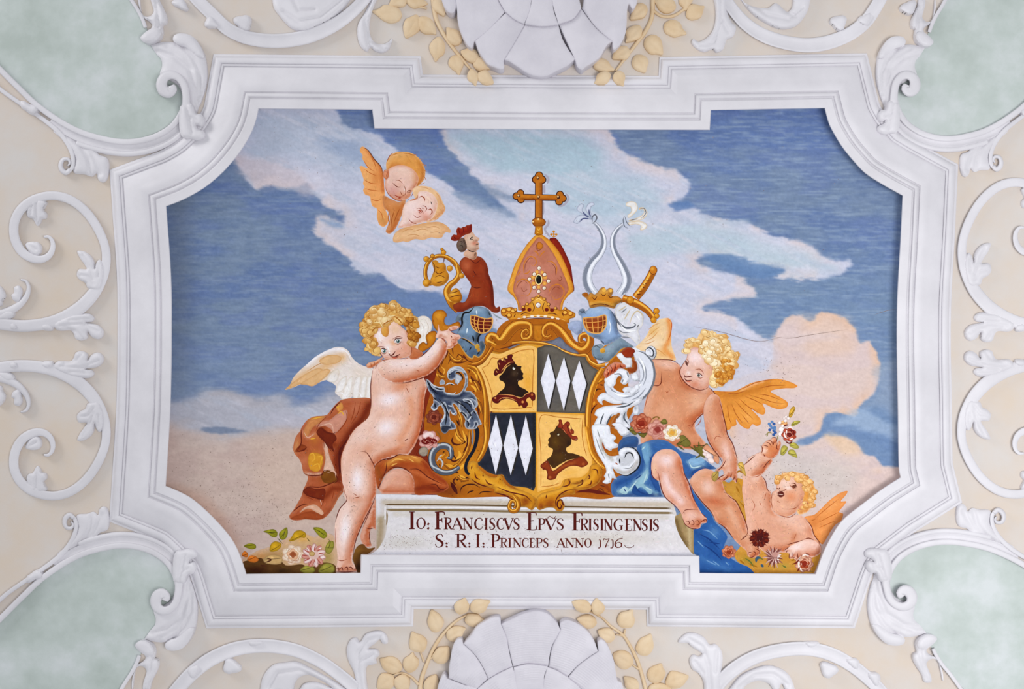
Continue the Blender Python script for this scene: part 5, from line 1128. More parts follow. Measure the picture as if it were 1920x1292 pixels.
p.f('D', '755,490 800,470 830,500 900,445 1000,442 1100,480 1162,560 1182,640 1202,740 1235,785 1130,852 1040,882 980,822 900,792 830,742 790,652 780,560 750,540', (146, 172, 208), [('b', 960, 500, 100, 40, 0, (178, 198, 222), .7), ('l', '1120,520 1160,640 1180,740', 26, (104, 120, 150), .7), ('b', 1080, 640, 30, 120, -10, (190, 208, 230), .7), ('b', 950, 790, 90, 30, 10, (96, 106, 124), .6), ('b', 790, 500, 40, 30, 0, (96, 102, 108), .7), ('e', (84, 94, 110), 1.4, .5)])
p.S('D', 2.4, (84, 94, 112), '1110,490 1170,600 1190,730', '1000,830 1040,870', '760,500 800,510 820,480'); p.S('D', 2, (230, 238, 246), '1090,600 1110,680 1090,760')
GR2 = '798,580 860,572 960,565 1050,545 1062,620 1050,682 1000,742 920,748 850,722 810,652 798,580'
p.f('D', GR2, (146, 62, 18), [('b', 930, 690, 80, 40, 0, (186, 100, 40), .7), ('e', (226, 150, 70), 1.6, .6)])
lattice(p, 'D', GR2, ['832,578 836,640 862,722', '900,570 905,650 918,745', '965,565 968,650 966,744', '1020,552 1024,640 1010,730'], ['802,618 860,628 960,622 1060,600', '822,675 900,690 980,684 1052,662'])
p.f('D', '788,305 830,290 862,312 882,290 930,312 960,290 1000,240 1040,233 1062,262 1092,240 1132,250 1138,290 1122,330 1172,330 1222,352 1245,392 1182,425 1150,472 1090,458 1000,448 880,462 860,402 830,352 795,332', (204, 134, 44), [('l', '870,420 1000,400 1150,430', 16, (236, 182, 84), .8), ('e', G3, 1.5, .6), ('b', 1030, 290, 40, 30, 0, G1, .6)])
p.S('D', 1.6, G3, '870,440 1000,420 1150,455', '900,340 930,370 960,330', '1000,300 1030,330 1060,300', '1080,320 1110,350 1140,330'); p.o('D', 830, 315, 26, 26, G2).o('D', 1035, 262, 22, 22, G1).o('D', 1110, 270, 18, 18, G1); p.done()

# shield: gold rim, four quarters
p = Coat('shield', label='quartered shield of gold and dark fields with white lozenges and crowned heads')
p.f('px', '893,687! 905,680 918,662 922,657! 940,660 960,652 985,642 1005,641 1030,646 1060,656 1085,667 1099,663! 1103,680 1115,690 1130,691! 1118,710 1108,735 1099,770 1099,810 1105,840 1120,870 1124,884 1110,900 1075,908 1060,920 1030,938 1005,938 985,928 960,912 940,892 920,884 910,866 917,845 923,800 920,760 912,720 905,702', (222, 162, 62), [('e', G3, 2.4, .7)], cell=4)
p.S('px', 2.0, G3, '893,687 906,705 915,735 921,770 922,805 916,845 908,868', '1130,691 1116,715 1106,740 1099,775 1099,812 1106,842 1122,872', '1103,672 1112,684 1126,690', '930,656 955,650 985,640 1005,639')
tube(p, 'I', '770,368 880,410 960,500 1012,640 1042,800 1054,1000 1048,1290', [5, 8, 9, 9, 9, 9, 9], (200, 130, 34), (96, 44, 8), (238, 182, 78)); tube(p, 'J', '1048,-60 1062,100 1056,230 1010,380 930,520', [9, 9, 9, 8, 6], (206, 138, 40), (96, 44, 8), (242, 188, 84))
tube(p, 'K', '1040,410 950,560 880,720 842,900 822,1100 822,1300', [8, 9, 9, 9, 9, 9], (218, 148, 44), (120, 58, 12), (246, 192, 90)); tube(p, 'L', '800,0 835,200 880,380 970,520 1060,630', [9, 9, 9, 8, 5], (216, 146, 44), (120, 58, 12), (246, 192, 90))
tube(p, 'H', '830,905 940,885 1040,805 1110,710 1145,640', [5, 6, 6, 6, 5], (196, 122, 36), (96, 42, 8), (230, 166, 70)); tube(p, 'D', '0,862 130,850 330,862 480,902 600,962 740,1000 830,1000 870,1062 960,1112 1050,1102', [4, 5, 5, 5, 5, 5, 6, 6, 6, 6], (222, 152, 52), (110, 56, 14), (248, 200, 104))
shield = p.done()
p = Coat('gold_quarter', shield, 'gold quarter with a crowned dark head facing right, wearing a red collar')
p.f('I', '910,378! 1000,340 1070,260 1130,172! 1250,192 1380,142 1500,100 1640,70 1760,75 1818,112! 1810,1050! 1106,1050! 1092,900 1062,740 1022,580 962,450', (240, 190, 108), [('b', 1500, 950, 260, 60, 0, (236, 180, 84), .6), ('b', 1680, 620, 80, 160, 0, (232, 170, 68), .8), ('b', 1250, 640, 80, 120, 0, (240, 196, 120), .6), ('e', (246, 206, 132), 4, .6)])
p.S('I', 1.3, (186, 116, 40), '990,400 1080,350 1140,250 1260,262 1400,210 1540,150 1660,125 1760,135 1752,560 1745,985', '990,405 1080,600 1140,800 1150,1000 1740,990', taper=(.02, .02))
p.f('I', '1440,258 1480,320 1530,370 1582,375 1575,412 1592,460 1612,482 1600,520 1612,552 1590,582 1540,592 1530,640 1562,682 1640,722 1692,772 1650,812 1600,842 1500,825 1300,795 1228,792 1260,752 1320,702 1332,640 1300,602 1258,582 1248,532 1290,492 1340,422 1380,332', (52, 34, 22), [('b', 1480, 480, 50, 60, 0, (98, 82, 66), .7), ('b', 1420, 720, 60, 50, 0, (72, 46, 26), .6)])
p.f('I', '1168,478 1200,405 1242,432 1228,380 1220,300 1262,268 1302,290 1320,248 1370,262 1370,220 1412,193 1452,205 1442,258 1482,320 1400,342 1332,402 1292,472 1240,492 1190,522', (104, 28, 18), [('e', (66, 14, 10), 1.2, .5)])
p.S('I', 1.3, (226, 170, 100), '1280,450 1330,380 1400,320 1470,310', '1300,470 1350,395 1420,345', '1240,320 1260,360', '1330,270 1340,310', '1200,440 1220,470')
p.o('I', 1468, 405, 20, 24, (216, 216, 206)).o('I', 1478, 385, 16, 14, (16, 10, 8))
p.f('I', '1145,845 1190,820 1240,790 1300,790 1450,802 1560,850 1620,830 1690,772 1742,758 1785,790 1785,880 1742,892 1700,842 1652,882 1682,940 1652,992 1610,1002 1580,960 1540,982 1520,930 1450,882 1350,862 1272,892 1232,932 1170,922 1140,882', (114, 34, 20), [('e', (70, 16, 10), 1.3, .6)])
p.S('I', 1.3, (224, 160, 100), '1240,800 1350,800 1480,820 1560,860', '1230,890 1290,850 1400,850 1510,890', '1600,840 1650,790 1720,770'); p.o('I', 1190, 850, 14, 14, (220, 150, 90)).o('I', 1600, 910, 18, 20, (214, 140, 80)).o('I', 1740, 800, 16, 20, (190, 110, 60)); p.done()
p = Coat('grey_quarter', shield, 'dark grey quarter with three white lozenges, beside the gold one')
p.f('K', '60,100! 200,58 330,78 450,150 600,212 780,232! 830,332 900,392 972,432! 902,560 842,720 792,900 778,1082! 52,1058!', (112, 106, 98), [('b', 100, 500, 60, 400, 0, (70, 64, 58), .7), ('b', 880, 480, 80, 100, 0, (124, 118, 110), .6), ('b', 340, 800, 80, 160, 0, (92, 92, 96), .6), ('e', (66, 60, 54), 2.5, .5)])
q2 = p.done()
def loz(name, par, t, a, b, c, d, sh):
    co = Coat(name, par, 'white lozenge')
    # painted shadow edge to the right, then the white face
    co.f(t, ' '.join('%g,%g!' % (x + sh[0], y + sh[1]) for x, y in (a, b, c, d)), (58, 54, 52))
    co.f(t, ' '.join('%g,%g!' % v for v in (a, b, c, d)), (232, 232, 242), [('e', (206, 206, 216), 1.2, .4)]); co.done()
for v in (((225, 185), (330, 590), (228, 1022), (110, 590)), ((460, 235), (555, 595), (456, 1040), (340, 600)), ((690, 288), (797, 640), (686, 1050), (580, 620))): loz('lozenge', q2, 'K', *v, (22, 6))
p = Coat('dark_quarter', shield, 'blue-black quarter with three white lozenges, under the gold one')
p.f('J', '1108,-212! 1795,-212! 1800,0 1792,900! 1760,965! 1680,922 1560,902 1440,882 1350,802 1300,720 1200,722 1080,682 960,592 900,562! 980,500 1042,400 1082,270 1112,100', (50, 53, 66), [('b', 1300, 820, 300, 100, 0, (60, 66, 84), .6), ('l', '1780,-200 1780,900', 26, (36, 32, 30), .8), ('e', (84, 84, 84), 1.6, .5)])
q3 = p.done()
for v in (((930, 778), (942.3, 835), (929.5, 889.5), (915.5, 832.5)), ((958, 778), (971.3, 840), (957.5, 891), (943.8, 836)), ((986, 779), (998.8, 841), (985.8, 891), (971.9, 841))): loz('lozenge', q3, 'px', *v, (3.2, .8))
p = Coat('gold_quarter', shield, 'gold quarter with a brown crowned head facing left')
p.f('L', '58,-208! 760,-175! 772,0 792,150 832,350 882,500 862,600 800,700 700,762 560,772 450,802 400,882 250,922 120,962 60,985!', (243, 196, 118), [('b', 640, 300, 100, 260, 0, (244, 198, 118), .7), ('b', 550, 690, 120, 50, -10, (236, 180, 84), .6), ('e', (232, 170, 76), 3, .5)])
p.S('L', 1.3, (186, 116, 40), '115,900 115,400 112,-150 400,-140 740,-115', '740,-110 730,100 760,300 800,440', '120,900 300,880 400,840', taper=(.02, .02))
p.f('L', '340,8 312,60 270,80 243,100 260,140 238,172 218,202 235,232 218,272 240,312 290,332 290,382 262,442 200,502 250,572 300,625 400,565 520,502 640,475 702,442 600,402 520,392 490,342 502,312 552,282 572,222 560,160 500,60 430,0 380,-30', (82, 56, 20), [('b', 330, 230, 70, 90, 0, (112, 82, 34), .7), ('b', 400, 460, 90, 50, -15, (104, 76, 30), .6), ('b', 530, 250, 30, 50, 0, (44, 26, 12), .7)])
p.f('L', '362,5 385,-60 376,-95 400,-110 426,-100 430,-66 452,-28 480,-62 512,-80 546,-60 548,-22 530,4 548,40 590,38 612,75 600,116 575,112 592,140 640,138 668,170 655,207 610,207 575,187 540,150 470,82 420,32', (156, 66, 40), [('e', (96, 32, 18), 1.2, .6)])
p.S('L', 1.4, (96, 30, 16), '420,-60 440,20 500,90', '500,-40 520,40 560,120', '560,-20 580,60'); p.S('L', 1.3, (214, 130, 90), '440,30 500,110', '540,20 560,90'); p.o('L', 374, 118, 15, 15, (210, 200, 170)).o('L', 366, 108, 14, 10, (40, 20, 12))
p.f('L', '103,592 150,540 210,508 262,602 292,662 400,592 520,512 650,472 722,440 782,490 825,552 782,592 722,612 660,592 560,592 460,642 362,722 332,782 250,802 203,782 210,722 190,652 150,642', (146, 66, 30), [('e', (92, 34, 16), 1.3, .6), ('l', '320,680 440,600 620,540', 14, (186, 104, 52), .7)])
p.o('L', 155, 630, 20, 20, (120, 46, 24)).o('L', 750, 560, 24, 22, (170, 90, 50)).o('L', 250, 760, 24, 20, (180, 104, 60)); p.done()
# foot scrolls of the rim, over the tablet
p = Coat('foot_scroll', shield, 'golden leaf scroll at the foot of the shield, on the left')
p.f('J', '778,600 830,518 922,540 942,620 1000,680 1080,740 1200,762 1242,718 1292,762 1332,852 1440,922 1600,962 1722,1012 1795,1092 1795,1182 1742,1254 1690,1232 1640,1202 1560,1192 1520,1092 1450,1052 1330,1012 1180,992 1170,932 1000,902 880,852 800,762', (212, 148, 40), [('l', '1000,780 1180,870 1400,960 1600,1030', 40, (238, 182, 74), .7), ('b', 1640, 1120, 70, 60, 0, (130, 62, 14), .8), ('e', G3, 2, .6), ('b', 860, 640, 50, 70, 0, (236, 178, 70), .6)])
p.S('J', 2.4, (104, 34, 14), '880,680 900,760 960,800', '840,580 830,640', '1000,720 1010,750', '1040,790 1080,850 1170,880', '1250,780 1270,800', '820,780 940,860 1100,910', '1200,900 1400,980 1640,1040 1740,1130', '1180,990 1330,1030 1450,1090')
tube(p, 'J', '1440,1040 1520,1100 1540,1190 1500,1260 1430,1265 1400,1200 1430,1120 1480,1130 1490,1190 1455,1220', [7, 7, 7, 7, 6, 6, 5, 4, 3, 2], G); p.done()
p = Coat('foot_scroll', shield, 'golden leaf scroll at the foot of the shield, on the right')
p.f('L', '38,1140 60,1060 130,1000 280,960 420,912 480,790 550,788 572,850 700,850 780,780 840,690 850,600 922,550 1002,590 1032,680 1012,790 950,872 830,932 690,952 622,940 622,1012 480,1022 402,1062 442,1122 472,1182 430,1264 350,1264 310,1222 230,1212 150,1234 90,1252 48,1210', (206, 138, 36), [('l', '120,1040 300,1000 480,930 700,890 880,780 940,640', 34, (236, 178, 68), .7), ('b', 250, 1150, 80, 60, 0, (140, 66, 14), .7), ('b', 110, 1190, 40, 50, 0, (130, 58, 14), .7), ('e', G3, 2, .6)])
p.S('L', 2.2, (104, 40, 12), '520,790 550,830 520,880 420,900', '880,640 950,650 970,740', '820,720 850,760 820,790', '700,830 740,800 730,860 640,900', '200,1020 190,1080', '620,940 500,960 400,1020 340,1100 330,1200', '870,800 860,860 800,880'); p.S('L', 2.6, (96, 34, 10), '450,1180 420,1100 370,1120 360,1190 400,1230 420,1190 400,1160', taper=(0, .2)); p.done()

# mantling
DKM = (72, 82, 104)
p = Coat('mantling', label='blue-grey acanthus mantling curling left of the shield'); p.form = None
p.s('J', '830,-60 910,40 915,160 870,340 780,490 745,600 760,680 800,720', [8, 8, 7, 6, 6, 6, 6, 4], (30, 36, 52), taper=(0, 0)); p.s('J', '850,40 850,160 840,280', 4, (130, 138, 150))
p.f('I', '145,560! 200,590 250,642 330,682 400,692 440,760 540,792 620,792 690,740 730,640 735,560 712,490 650,452 600,470 620,520 590,560 520,585 478,552 466,480 500,418 580,378 680,388 752,468 780,560 776,660 742,735 822,752 882,810 924,900 924,970 882,1012 905,1052 932,1112 962,1180 984,1242 932,1264 900,1310 760,1310 728,1240 742,1180 702,1100 660,1052 640,1012 602,960 552,932 572,1000 612,1070 602,1112 540,1092 512,1042 502,1120 522,1180 582,1240 600,1310 390,1310 356,1222 380,1170 422,1130 420,1060 382,962 332,982 302,1042 250,1034 222,990 262,920 252,820 190,740 158,640', DKM,
    [('l', '180,640 300,760 460,840 620,840 740,720 760,560 700,440', 26, (40, 48, 70), .75), ('l', '480,500 520,420 620,400', 22, (168, 172, 176), .8), ('l', '420,860 560,880 700,860 820,800', 22, (132, 138, 150), .7), ('l', '640,900 760,1020 840,1130 900,1240', 26, (60, 64, 78), .7), ('l', '380,920 450,1050 470,1180', 24, (150, 154, 162), .7), ('b', 270, 1000, 40, 40, 0, (70, 74, 90), .7), ('e', (214, 218, 222), 2.0, .85)])
for t, c in (('380,955 425,1055 424,1130 382,1172 358,1224 400,1296 472,1296 522,1242 502,1120 470,1000 430,905', (112, 122, 142)), ('640,900 700,955 762,1005 802,1085 850,1040 902,1052 932,1112 962,1182 982,1242 930,1252 900,1205 862,1296 790,1296 782,1205 742,1182 762,1120 702,1072 660,1050', (92, 102, 122)),
             ('700,870 800,848 882,880 918,940 882,1004 850,1012 842,952 790,930 740,920', (120, 128, 146)), ('230,985 262,930 262,880 320,900 360,950 330,982 302,1040 252,1032', (104, 112, 132)), ('200,600 260,650 340,690 420,690 430,740 330,740 240,690', (132, 140, 156)), ('470,480 505,420 585,382 680,392 748,470 700,460 640,430 570,440 520,480 500,540', (150, 158, 172))):
    p.f('I', t, c, [('e', (218, 222, 226), 1.5, .8)])
p.S('I', 2.6, (26, 28, 40), '430,930 460,1060 450,1200 430,1280', '680,930 790,1060 860,1180', '760,890 840,910 880,960', '280,920 290,1000', '260,660 340,715 420,720', '640,1040 720,1090 770,1160')
p.f('I', '600,490 660,510 690,560 650,620 600,640 580,600', (190, 196, 206), [('e', (70, 74, 86), 1.1, .6)])
p.S('I', 2.2, (208, 212, 218), '200,600 260,660 340,690 420,680', '380,590 420,600 430,640', '440,660 500,630 580,650', '490,500 520,430 620,400', '600,560 640,600 620,650', '700,880 800,880 860,960 850,1010', '520,1060 560,1090 600,1060', '240,1000 280,1030 330,990', '640,1040 680,1060', '780,1200 830,1120', '430,1080 410,1170 380,1220', '480,960 540,980', '600,760 560,790 440,770')
p.S('I', 2.2, (24, 26, 36), '580,480 640,470 700,540 700,580', '500,560 500,500 540,480', '340,860 420,960 480,1080 500,1200', '560,880 700,960 800,1080', '680,900 780,930 830,1000', '260,840 300,880', '860,1040 900,1100', '520,640 560,660', '750,1180 790,1230 780,1290', '640,1260 610,1180', '150,560 230,700 330,800')
p.f('I', '352,610 392,572 432,600 430,640 396,650 360,650', (150, 156, 170), [('e', (226, 228, 230), 1, .5)])
p.f('J', '370,20 400,-20 520,-10 540,30 500,40 480,70 440,104 392,84', (54, 60, 76), [('e', (206, 210, 214), 1.2, .6)])
tube(p, 'J', '470,470 525,460 530,380 490,310 420,285 340,300 270,360 235,460 255,570 320,650 420,690 530,680 620,630 650,600', [3, 6, 8, 10, 11, 11, 11, 11, 11, 10, 9, 8, 6, 4], (120, 126, 138), (36, 40, 52), (196, 200, 202))
p.S('J', 3, (190, 194, 196), '310,520 350,480 400,540 380,620', '330,470 400,420'); p.S('J', 2.6, (222, 158, 52), '330,470 380,450 440,400', '440,470 480,440', '450,560 540,600 620,590'); p.S('J', 2, (20, 20, 26), '400,390 430,370', '390,490 400,510', '350,560 360,600'); p.done()

p = Coat('drapery', label='blue drapery over the right putto\'s knees, hanging beside the tablet')
BL, BL1, BL2 = (66, 108, 164), (168, 196, 208), (40, 78, 138)
p.f('N', '110,380 130,290 190,240 330,238 330,345 220,360 120,400', (60, 96, 146), [('e', BL2, 2, .5)])
p.f('N', '38,762 110,680 250,655 340,560 350,480 325,345 400,302 480,272 560,263 650,275 740,332 832,402 910,418 1000,452 1082,492 1152,542 1215,592 1150,600 1052,600 980,642 930,702 870,700 700,500 560,560 600,880 622,905 300,906 60,896 36,832', BL,
    [('l', '440,330 460,460 440,600 400,720', 34, (140, 178, 202), .8), ('l', '130,850 250,820 330,730 440,640', 30, (176, 206, 210), .8), ('l', '380,780 470,830 540,880', 28, (160, 194, 204), .7), ('l', '400,480 330,640 200,720 100,760', 30, BL2, .7), ('l', '580,290 760,380 900,480', 30, (66, 110, 168), .7), ('l', '900,520 960,580 1080,540', 22, (150, 186, 210), .8), ('l', '960,650 1060,600 1180,590', 20, BL2, .8), ('l', '300,800 380,860 500,890', 26, BL2, .7), ('b', 900, 620, 40, 70, 0, (60, 100, 160), .6), ('l', '480,520 500,700 570,800', 26, BL2, .7)])
p.form = None
for t, c in (('228,842 330,742 440,602 452,700 402,762 502,852 470,882 380,802 282,842', (150, 188, 204)), ('128,852 190,790 232,832 202,882', (170, 202, 210)), ('900,502 942,562 1042,542 1092,502 1000,462', (140, 178, 210)), ('380,330 440,300 470,420 440,560 400,480', (120, 164, 198)), ('300,772 350,842 460,892 340,896 270,860', (48, 88, 146)), ('940,702 990,652 1102,604 1180,594 1060,590 960,620', (50, 88, 150)), ('480,470 520,420 500,560 520,690 570,760 590,860 520,800 470,660', (54, 94, 154))):
    p.f('N', t, c, [('e', tuple(v * .85 for v in c), 2, .4)])
p.S('N', 2.4, (186, 212, 218), '130,840 190,800 200,850', '210,860 260,810 330,720', '400,760 440,640', '420,800 500,840', '910,520 950,580 1060,560', '380,380 420,340', '150,830 230,850'); p.S('N', 2.2, (38, 72, 130), '300,780 350,850 450,890', '940,700 990,650 1100,610', '380,660 300,720', '180,820 200,850', '470,450 490,560')
p.f('P', '130,150 200,230 250,330 320,420 380,500 440,560 480,650 560,730 622,820 592,900 572,990 602,1042 660,1062 742,1112 882,1172 970,1226! 313,1226! 310,1032! 252,1002 246,740! 340,690 390,640 330,560 240,440 200,330', (58, 104, 166), [('l', '260,760 420,900 560,1040', 40, (40, 84, 146), .7), ('l', '330,1060 480,1130 640,1190', 30, (84, 132, 186), .6), ('b', 480, 760, 60, 60, 0, (110, 150, 190), .6)])
p.S('P', 2.0, (120, 160, 200), '340,740 420,760 520,850', '380,1080 500,1140', '460,1090 540,1150', '600,1100 640,1140', '280,860 360,940'); p.S('P', 2.6, (32, 70, 130), '300,780 420,850 540,960', '340,900 460,980 560,1080', '420,880 540,900'); p.done()

p = Coat('mantling', label='white acanthus mantling curling right of the shield')
WM = (232, 234, 241)
def wf(t, txt, sh=()): p.f(t, txt, WM, [('e', (150, 152, 158), 1.3, .5)] + list(sh))
p.f('D', '1160,490 1250,402 1330,440 1420,480 1472,560 1472,650 1420,722 1440,790 1420,880 1330,800 1240,762 1190,702 1180,600', (222, 222, 228), [('e', (206, 196, 180), 1.6, .6), ('b', 1240, 500, 60, 50, 0, (206, 208, 214), .7)])
p.S('D', 4.0, (108, 112, 122), '1150,520 1190,620 1270,685 1350,685 1392,655 1365,632'); p.S('D', 2.4, (206, 190, 160), '1470,640 1470,550 1410,500 1350,560 1330,640', '1260,600 1330,480', '1200,500 1290,440'); p.S('D', 2.2, (140, 142, 148), '1180,700 1250,740 1330,740', '1230,790 1330,800', '1230,520 1290,470'); p.S('D', 2.2, (246, 248, 252), '1210,640 1290,720 1400,720', '1400,540 1440,600')
p.s('K', '1480,100 1570,160 1650,210 1740,205 1770,160 1720,120', [8, 10, 9, 7, 6, 4], (226, 228, 236), taper=(.1, .1)); p.o('K', 1765, 175, 86, 108, (104, 108, 114)).o('K', 1760, 172, 78, 100, (226, 228, 236)); p.S('K', 2.6, (70, 74, 82), '1680,130 1740,95 1800,150 1790,220 1720,215'); p.S('K', 2.4, (196, 198, 206), '1700,150 1740,130 1760,180')
p.f('K', '1300,180 1400,90 1500,110 1530,160 1470,250 1380,250', (150, 56, 26), [('e', (96, 30, 12), 1.4, .6)])
wf('K', '1250,212 1312,172 1382,242 1470,252 1482,340 1460,402 1380,392 1330,312', [('b', 1400, 320, 60, 40, 40, (206, 204, 206), .6)])
p.f('K', '1480,270 1540,300 1560,420 1500,480 1440,470 1400,400 1440,390 1490,380', (150, 72, 22))
p.s('K', '1525,165 1610,235 1690,350 1718,500 1690,650 1600,780 1450,860 1280,845 1165,760 1120,650 1140,570', [8, 22, 29, 29, 27, 25, 23, 21, 18, 15, 10], (120, 124, 132), taper=(0, 0)); p.s('K', '1520,165 1600,235 1675,350 1702,500 1675,645 1590,770 1450,845 1280,830 1165,750 1118,650 1140,570', [7, 19, 25, 25, 23, 21, 20, 18, 16, 13, 9], (220, 223, 232), taper=(0, 0))
p.S('K', 2.4, (158, 162, 172), '1620,270 1680,400 1690,540 1640,680', '1560,260 1640,400 1650,540 1590,650', '1600,740 1480,820 1330,850', '1470,880 1580,830 1690,700', '1560,590 1620,600', '1120,620 1180,730 1290,800'); p.S('K', 3, (246, 248, 252), '1580,230 1650,350 1670,480', '1200,760 1300,810 1430,815', '1540,700 1620,640')
wf('K', '1480,490 1540,470 1590,560 1540,600 1470,560'); wf('K', '1338,722 1400,680 1490,690 1560,640 1600,700 1540,770 1470,820 1442,762 1382,782', [('b', 1440, 720, 50, 20, 0, (196, 198, 206), .6)])
wf('K', '1068,562 1150,498 1222,440 1312,408 1402,440 1448,520 1432,602 1370,652 1308,612 1332,542 1282,522 1240,582 1232,642 1152,702 1088,642', [('l', '1120,640 1180,560 1280,480 1380,480', 24, (240, 242, 248), .7)])
p.S('K', 2.6, (140, 142, 150), '1210,500 1290,490 1330,540 1310,580', '1330,620 1350,570', '1400,450 1430,540')
wf('K', '918,1102 950,1030 1050,980 1180,962 1330,950 1480,902 1640,830 1602,920 1482,982 1422,1012 1402,1100 1452,1232 1440,1310 1222,1310 1200,1232 1240,1150 1302,1090 1202,1112 1122,1182 1082,1310 900,1310 930,1200 962,1132', [('l', '980,1090 1120,1030 1300,1000 1460,940', 20, (240, 242, 248), .8), ('b', 1360, 1130, 30, 90, 10, (120, 124, 130), .6)])
p.S('K', 2.8, (92, 98, 106), '1060,1080 1020,1180 1000,1290', '1180,1090 1120,1200 1090,1290', '1380,1060 1360,1150 1430,1250', '1300,1080 1260,1160', '1520,900 1400,970 1250,990'); p.f('K', '1200,1150 1280,1070 1300,1100 1240,1180 1230,1290 1150,1290', (166, 92, 28))
wf('K', '956,862 990,808 1060,768 1142,802 1250,872 1352,902 1280,942 1150,922 1062,882 1032,902 1042,952 990,922'); wf('K', '1498,1000 1562,958 1592,1060 1552,1112 1500,1082', [('b', 1530, 1000, 20, 40, 0, (130, 136, 144), .7)])
wf('L', '888,-20 1130,-20 1162,100 1202,120 1242,170 1202,222 1272,270 1262,312 1182,332 1170,362 1082,332 1052,252 1062,352 1130,432 1202,442 1290,432 1272,502 1302,562 1342,582 1440,560 1502,482 1462,392 1382,402 1372,472 1302,452 1280,382 1320,332 1402,310 1502,340 1572,420 1592,520 1552,622 1462,712 1362,732 1260,692 1192,622 1222,722 1252,792 1182,772 1162,832 1100,857 1038,832 1082,782 1060,742 1092,682 1080,602 1022,502 962,402 918,280 893,150',
   [('l', '940,60 960,250 1050,430 1120,600', 26, (240, 242, 250), .7), ('l', '1010,200 1050,360 1180,500', 24, (166, 158, 140), .7), ('l', '1240,640 1360,690 1480,640 1560,520', 24, (166, 158, 148), .7), ('l', '1320,360 1420,330 1520,400', 16, (246, 248, 252), .8)])
wf('L', '1180,-40 1240,20 1280,92 1340,142 1442,92 1402,20 1300,-60'); p.S('L', 2.6, (36, 36, 42), '1380,310 1500,320 1590,430 1595,560 1540,650 1400,735 1270,700', '1370,470 1400,400 1470,400 1510,480', '1300,560 1290,480', '1400,10 1450,60'); p.S('L', 2.4, (166, 84, 22), '1030,230 1060,320 1150,370', '1230,540 1270,570'); p.S('L', 1.8, (150, 152, 156), '960,40 1000,180', '930,140 1000,340 1080,500', '1120,700 1140,780', '1330,620 1450,620 1520,540'); p.done()

p = Coat('putto_leg', label='left putto\'s far knee under the russet drapery')
p.f('F', '1145,1075 1165,1010 1245,880 1335,838 1440,848 1512,900 1546,980 1552,1115! 1180,1115!', (218, 156, 128), [('b', 1340, 1000, 120, 100, 0, (224, 172, 150), .7), ('e', (186, 104, 70), 4, .6)]); p.done()
p = Coat('lap_drapery', label='russet and gold drapery over the left putto\'s far knee')
p.f('F', '1100,795 1180,730 1270,718 1360,675 1480,680 1600,700 1680,760 1750,860 1850,930 1918,1000 1925,1050 1850,1100 1700,1122 1552,1118 1542,980 1505,892 1432,840 1335,824 1225,890 1170,985 1140,1065 1118,1010', (172, 86, 42),
    [('l', '1240,780 1360,715 1500,710 1600,740', 36, (216, 152, 72), .85), ('l', '1480,850 1620,900 1760,980 1900,1030', 24, (206, 120, 76), .7), ('l', '1560,1060 1700,1040 1850,1090', 34, (128, 50, 22), .8), ('l', '1130,830 1160,930', 30, (150, 84, 34), .8), ('l', '1640,760 1760,890 1900,990', 22, (150, 62, 26), .7)])
p.S('F', 1.8, (104, 40, 18), '1100,800 1180,735 1280,720 1370,675 1460,690', '1220,890 1280,830 1340,815 1440,835 1520,900', '1480,840 1580,840 1700,930 1860,1010', '1170,980 1130,1060', '1700,1020 1780,1010 1840,1070 1920,1040', '1230,760 1220,860 1170,950')
p.S('F', 2.2, (232, 176, 96), '1270,770 1340,725 1440,740', '1480,720 1540,760', '1500,690 1580,720', '1280,800 1350,770'); p.done()
# ------------------------------------------------------------------ left putto: arm, head
p = Coat('putto_arm', label='left putto\'s arm reaching to steady the shield')
p.f('E', '1110,850 1180,762 1290,742 1400,742 1480,722 1560,742 1640,692 1720,622 1800,522 1850,478 1902,560 1912,640 1880,722 1810,822 1700,922 1560,972 1430,1006 1330,1012 1240,985 1160,930', SK, [('l', '1300,800 1480,800 1640,740 1780,600', 60, SK1, .9), ('l', '1340,1000 1560,960 1720,890 1850,740 1900,600', 34, (206, 126, 88), .85), ('b', 1250, 860, 90, 80, 0, (234, 202, 190), .7), ('b', 1580, 880, 60, 30, -20, (216, 150, 120), .6)])
p.S('E', 1.8, OL, '1330,1010 1440,1006 1580,968 1710,915 1820,810 1890,690', '1560,742 1640,692 1720,622'); p.S('E', 1.3, (170, 92, 62), '1100,850 1130,790 1190,755 1280,742', '1430,740 1480,725', '1560,860 1600,880', '1840,500 1890,550 1905,610')
p.f('H', '295,505 318,430 340,305 362,400 470,390 500,350 580,328 645,338 622,372 560,392 512,402 572,440 642,460 672,500 642,532 622,542 622,592 582,622 562,652 460,674 472,602 440,542 380,512', (234, 190, 172), [('e', (206, 130, 96), 1.6, .6), ('b', 430, 470, 60, 50, 0, (240, 212, 200), .7)])
p.S('H', 1.3, (150, 72, 48), '510,400 560,440 640,460', '520,470 540,500 520,490', '540,530 600,540 640,530', '550,590 600,600', '490,360 520,400 600,380', '560,650 590,610', '330,500 420,530 450,600'); p.done()
p = Coat('putto_head', label='left putto\'s fair curly head turned to the viewer')
HR = (222, 172, 94)
p.f('E', '955,400 985,310 1035,275 1032,190 1090,150 1150,128 1205,112 1262,132 1320,98 1382,128 1400,182 1442,166 1495,200 1505,252 1552,280 1582,340 1565,420 1575,480 1565,570 1530,612 1495,560 1400,300 1250,350 1100,500 1100,600 1165,705 1060,682 1005,622 1005,540 975,470', HR, [('b', 1480, 380, 80, 100, 0, (196, 128, 46), .8), ('b', 1120, 230, 80, 60, 0, (240, 214, 170), .7), ('b', 1280, 270, 70, 50, 0, (230, 190, 120), .6), ('e', (236, 206, 150), 2.2, .4), ('b', 1060, 600, 40, 60, 0, (226, 180, 90), .6)])
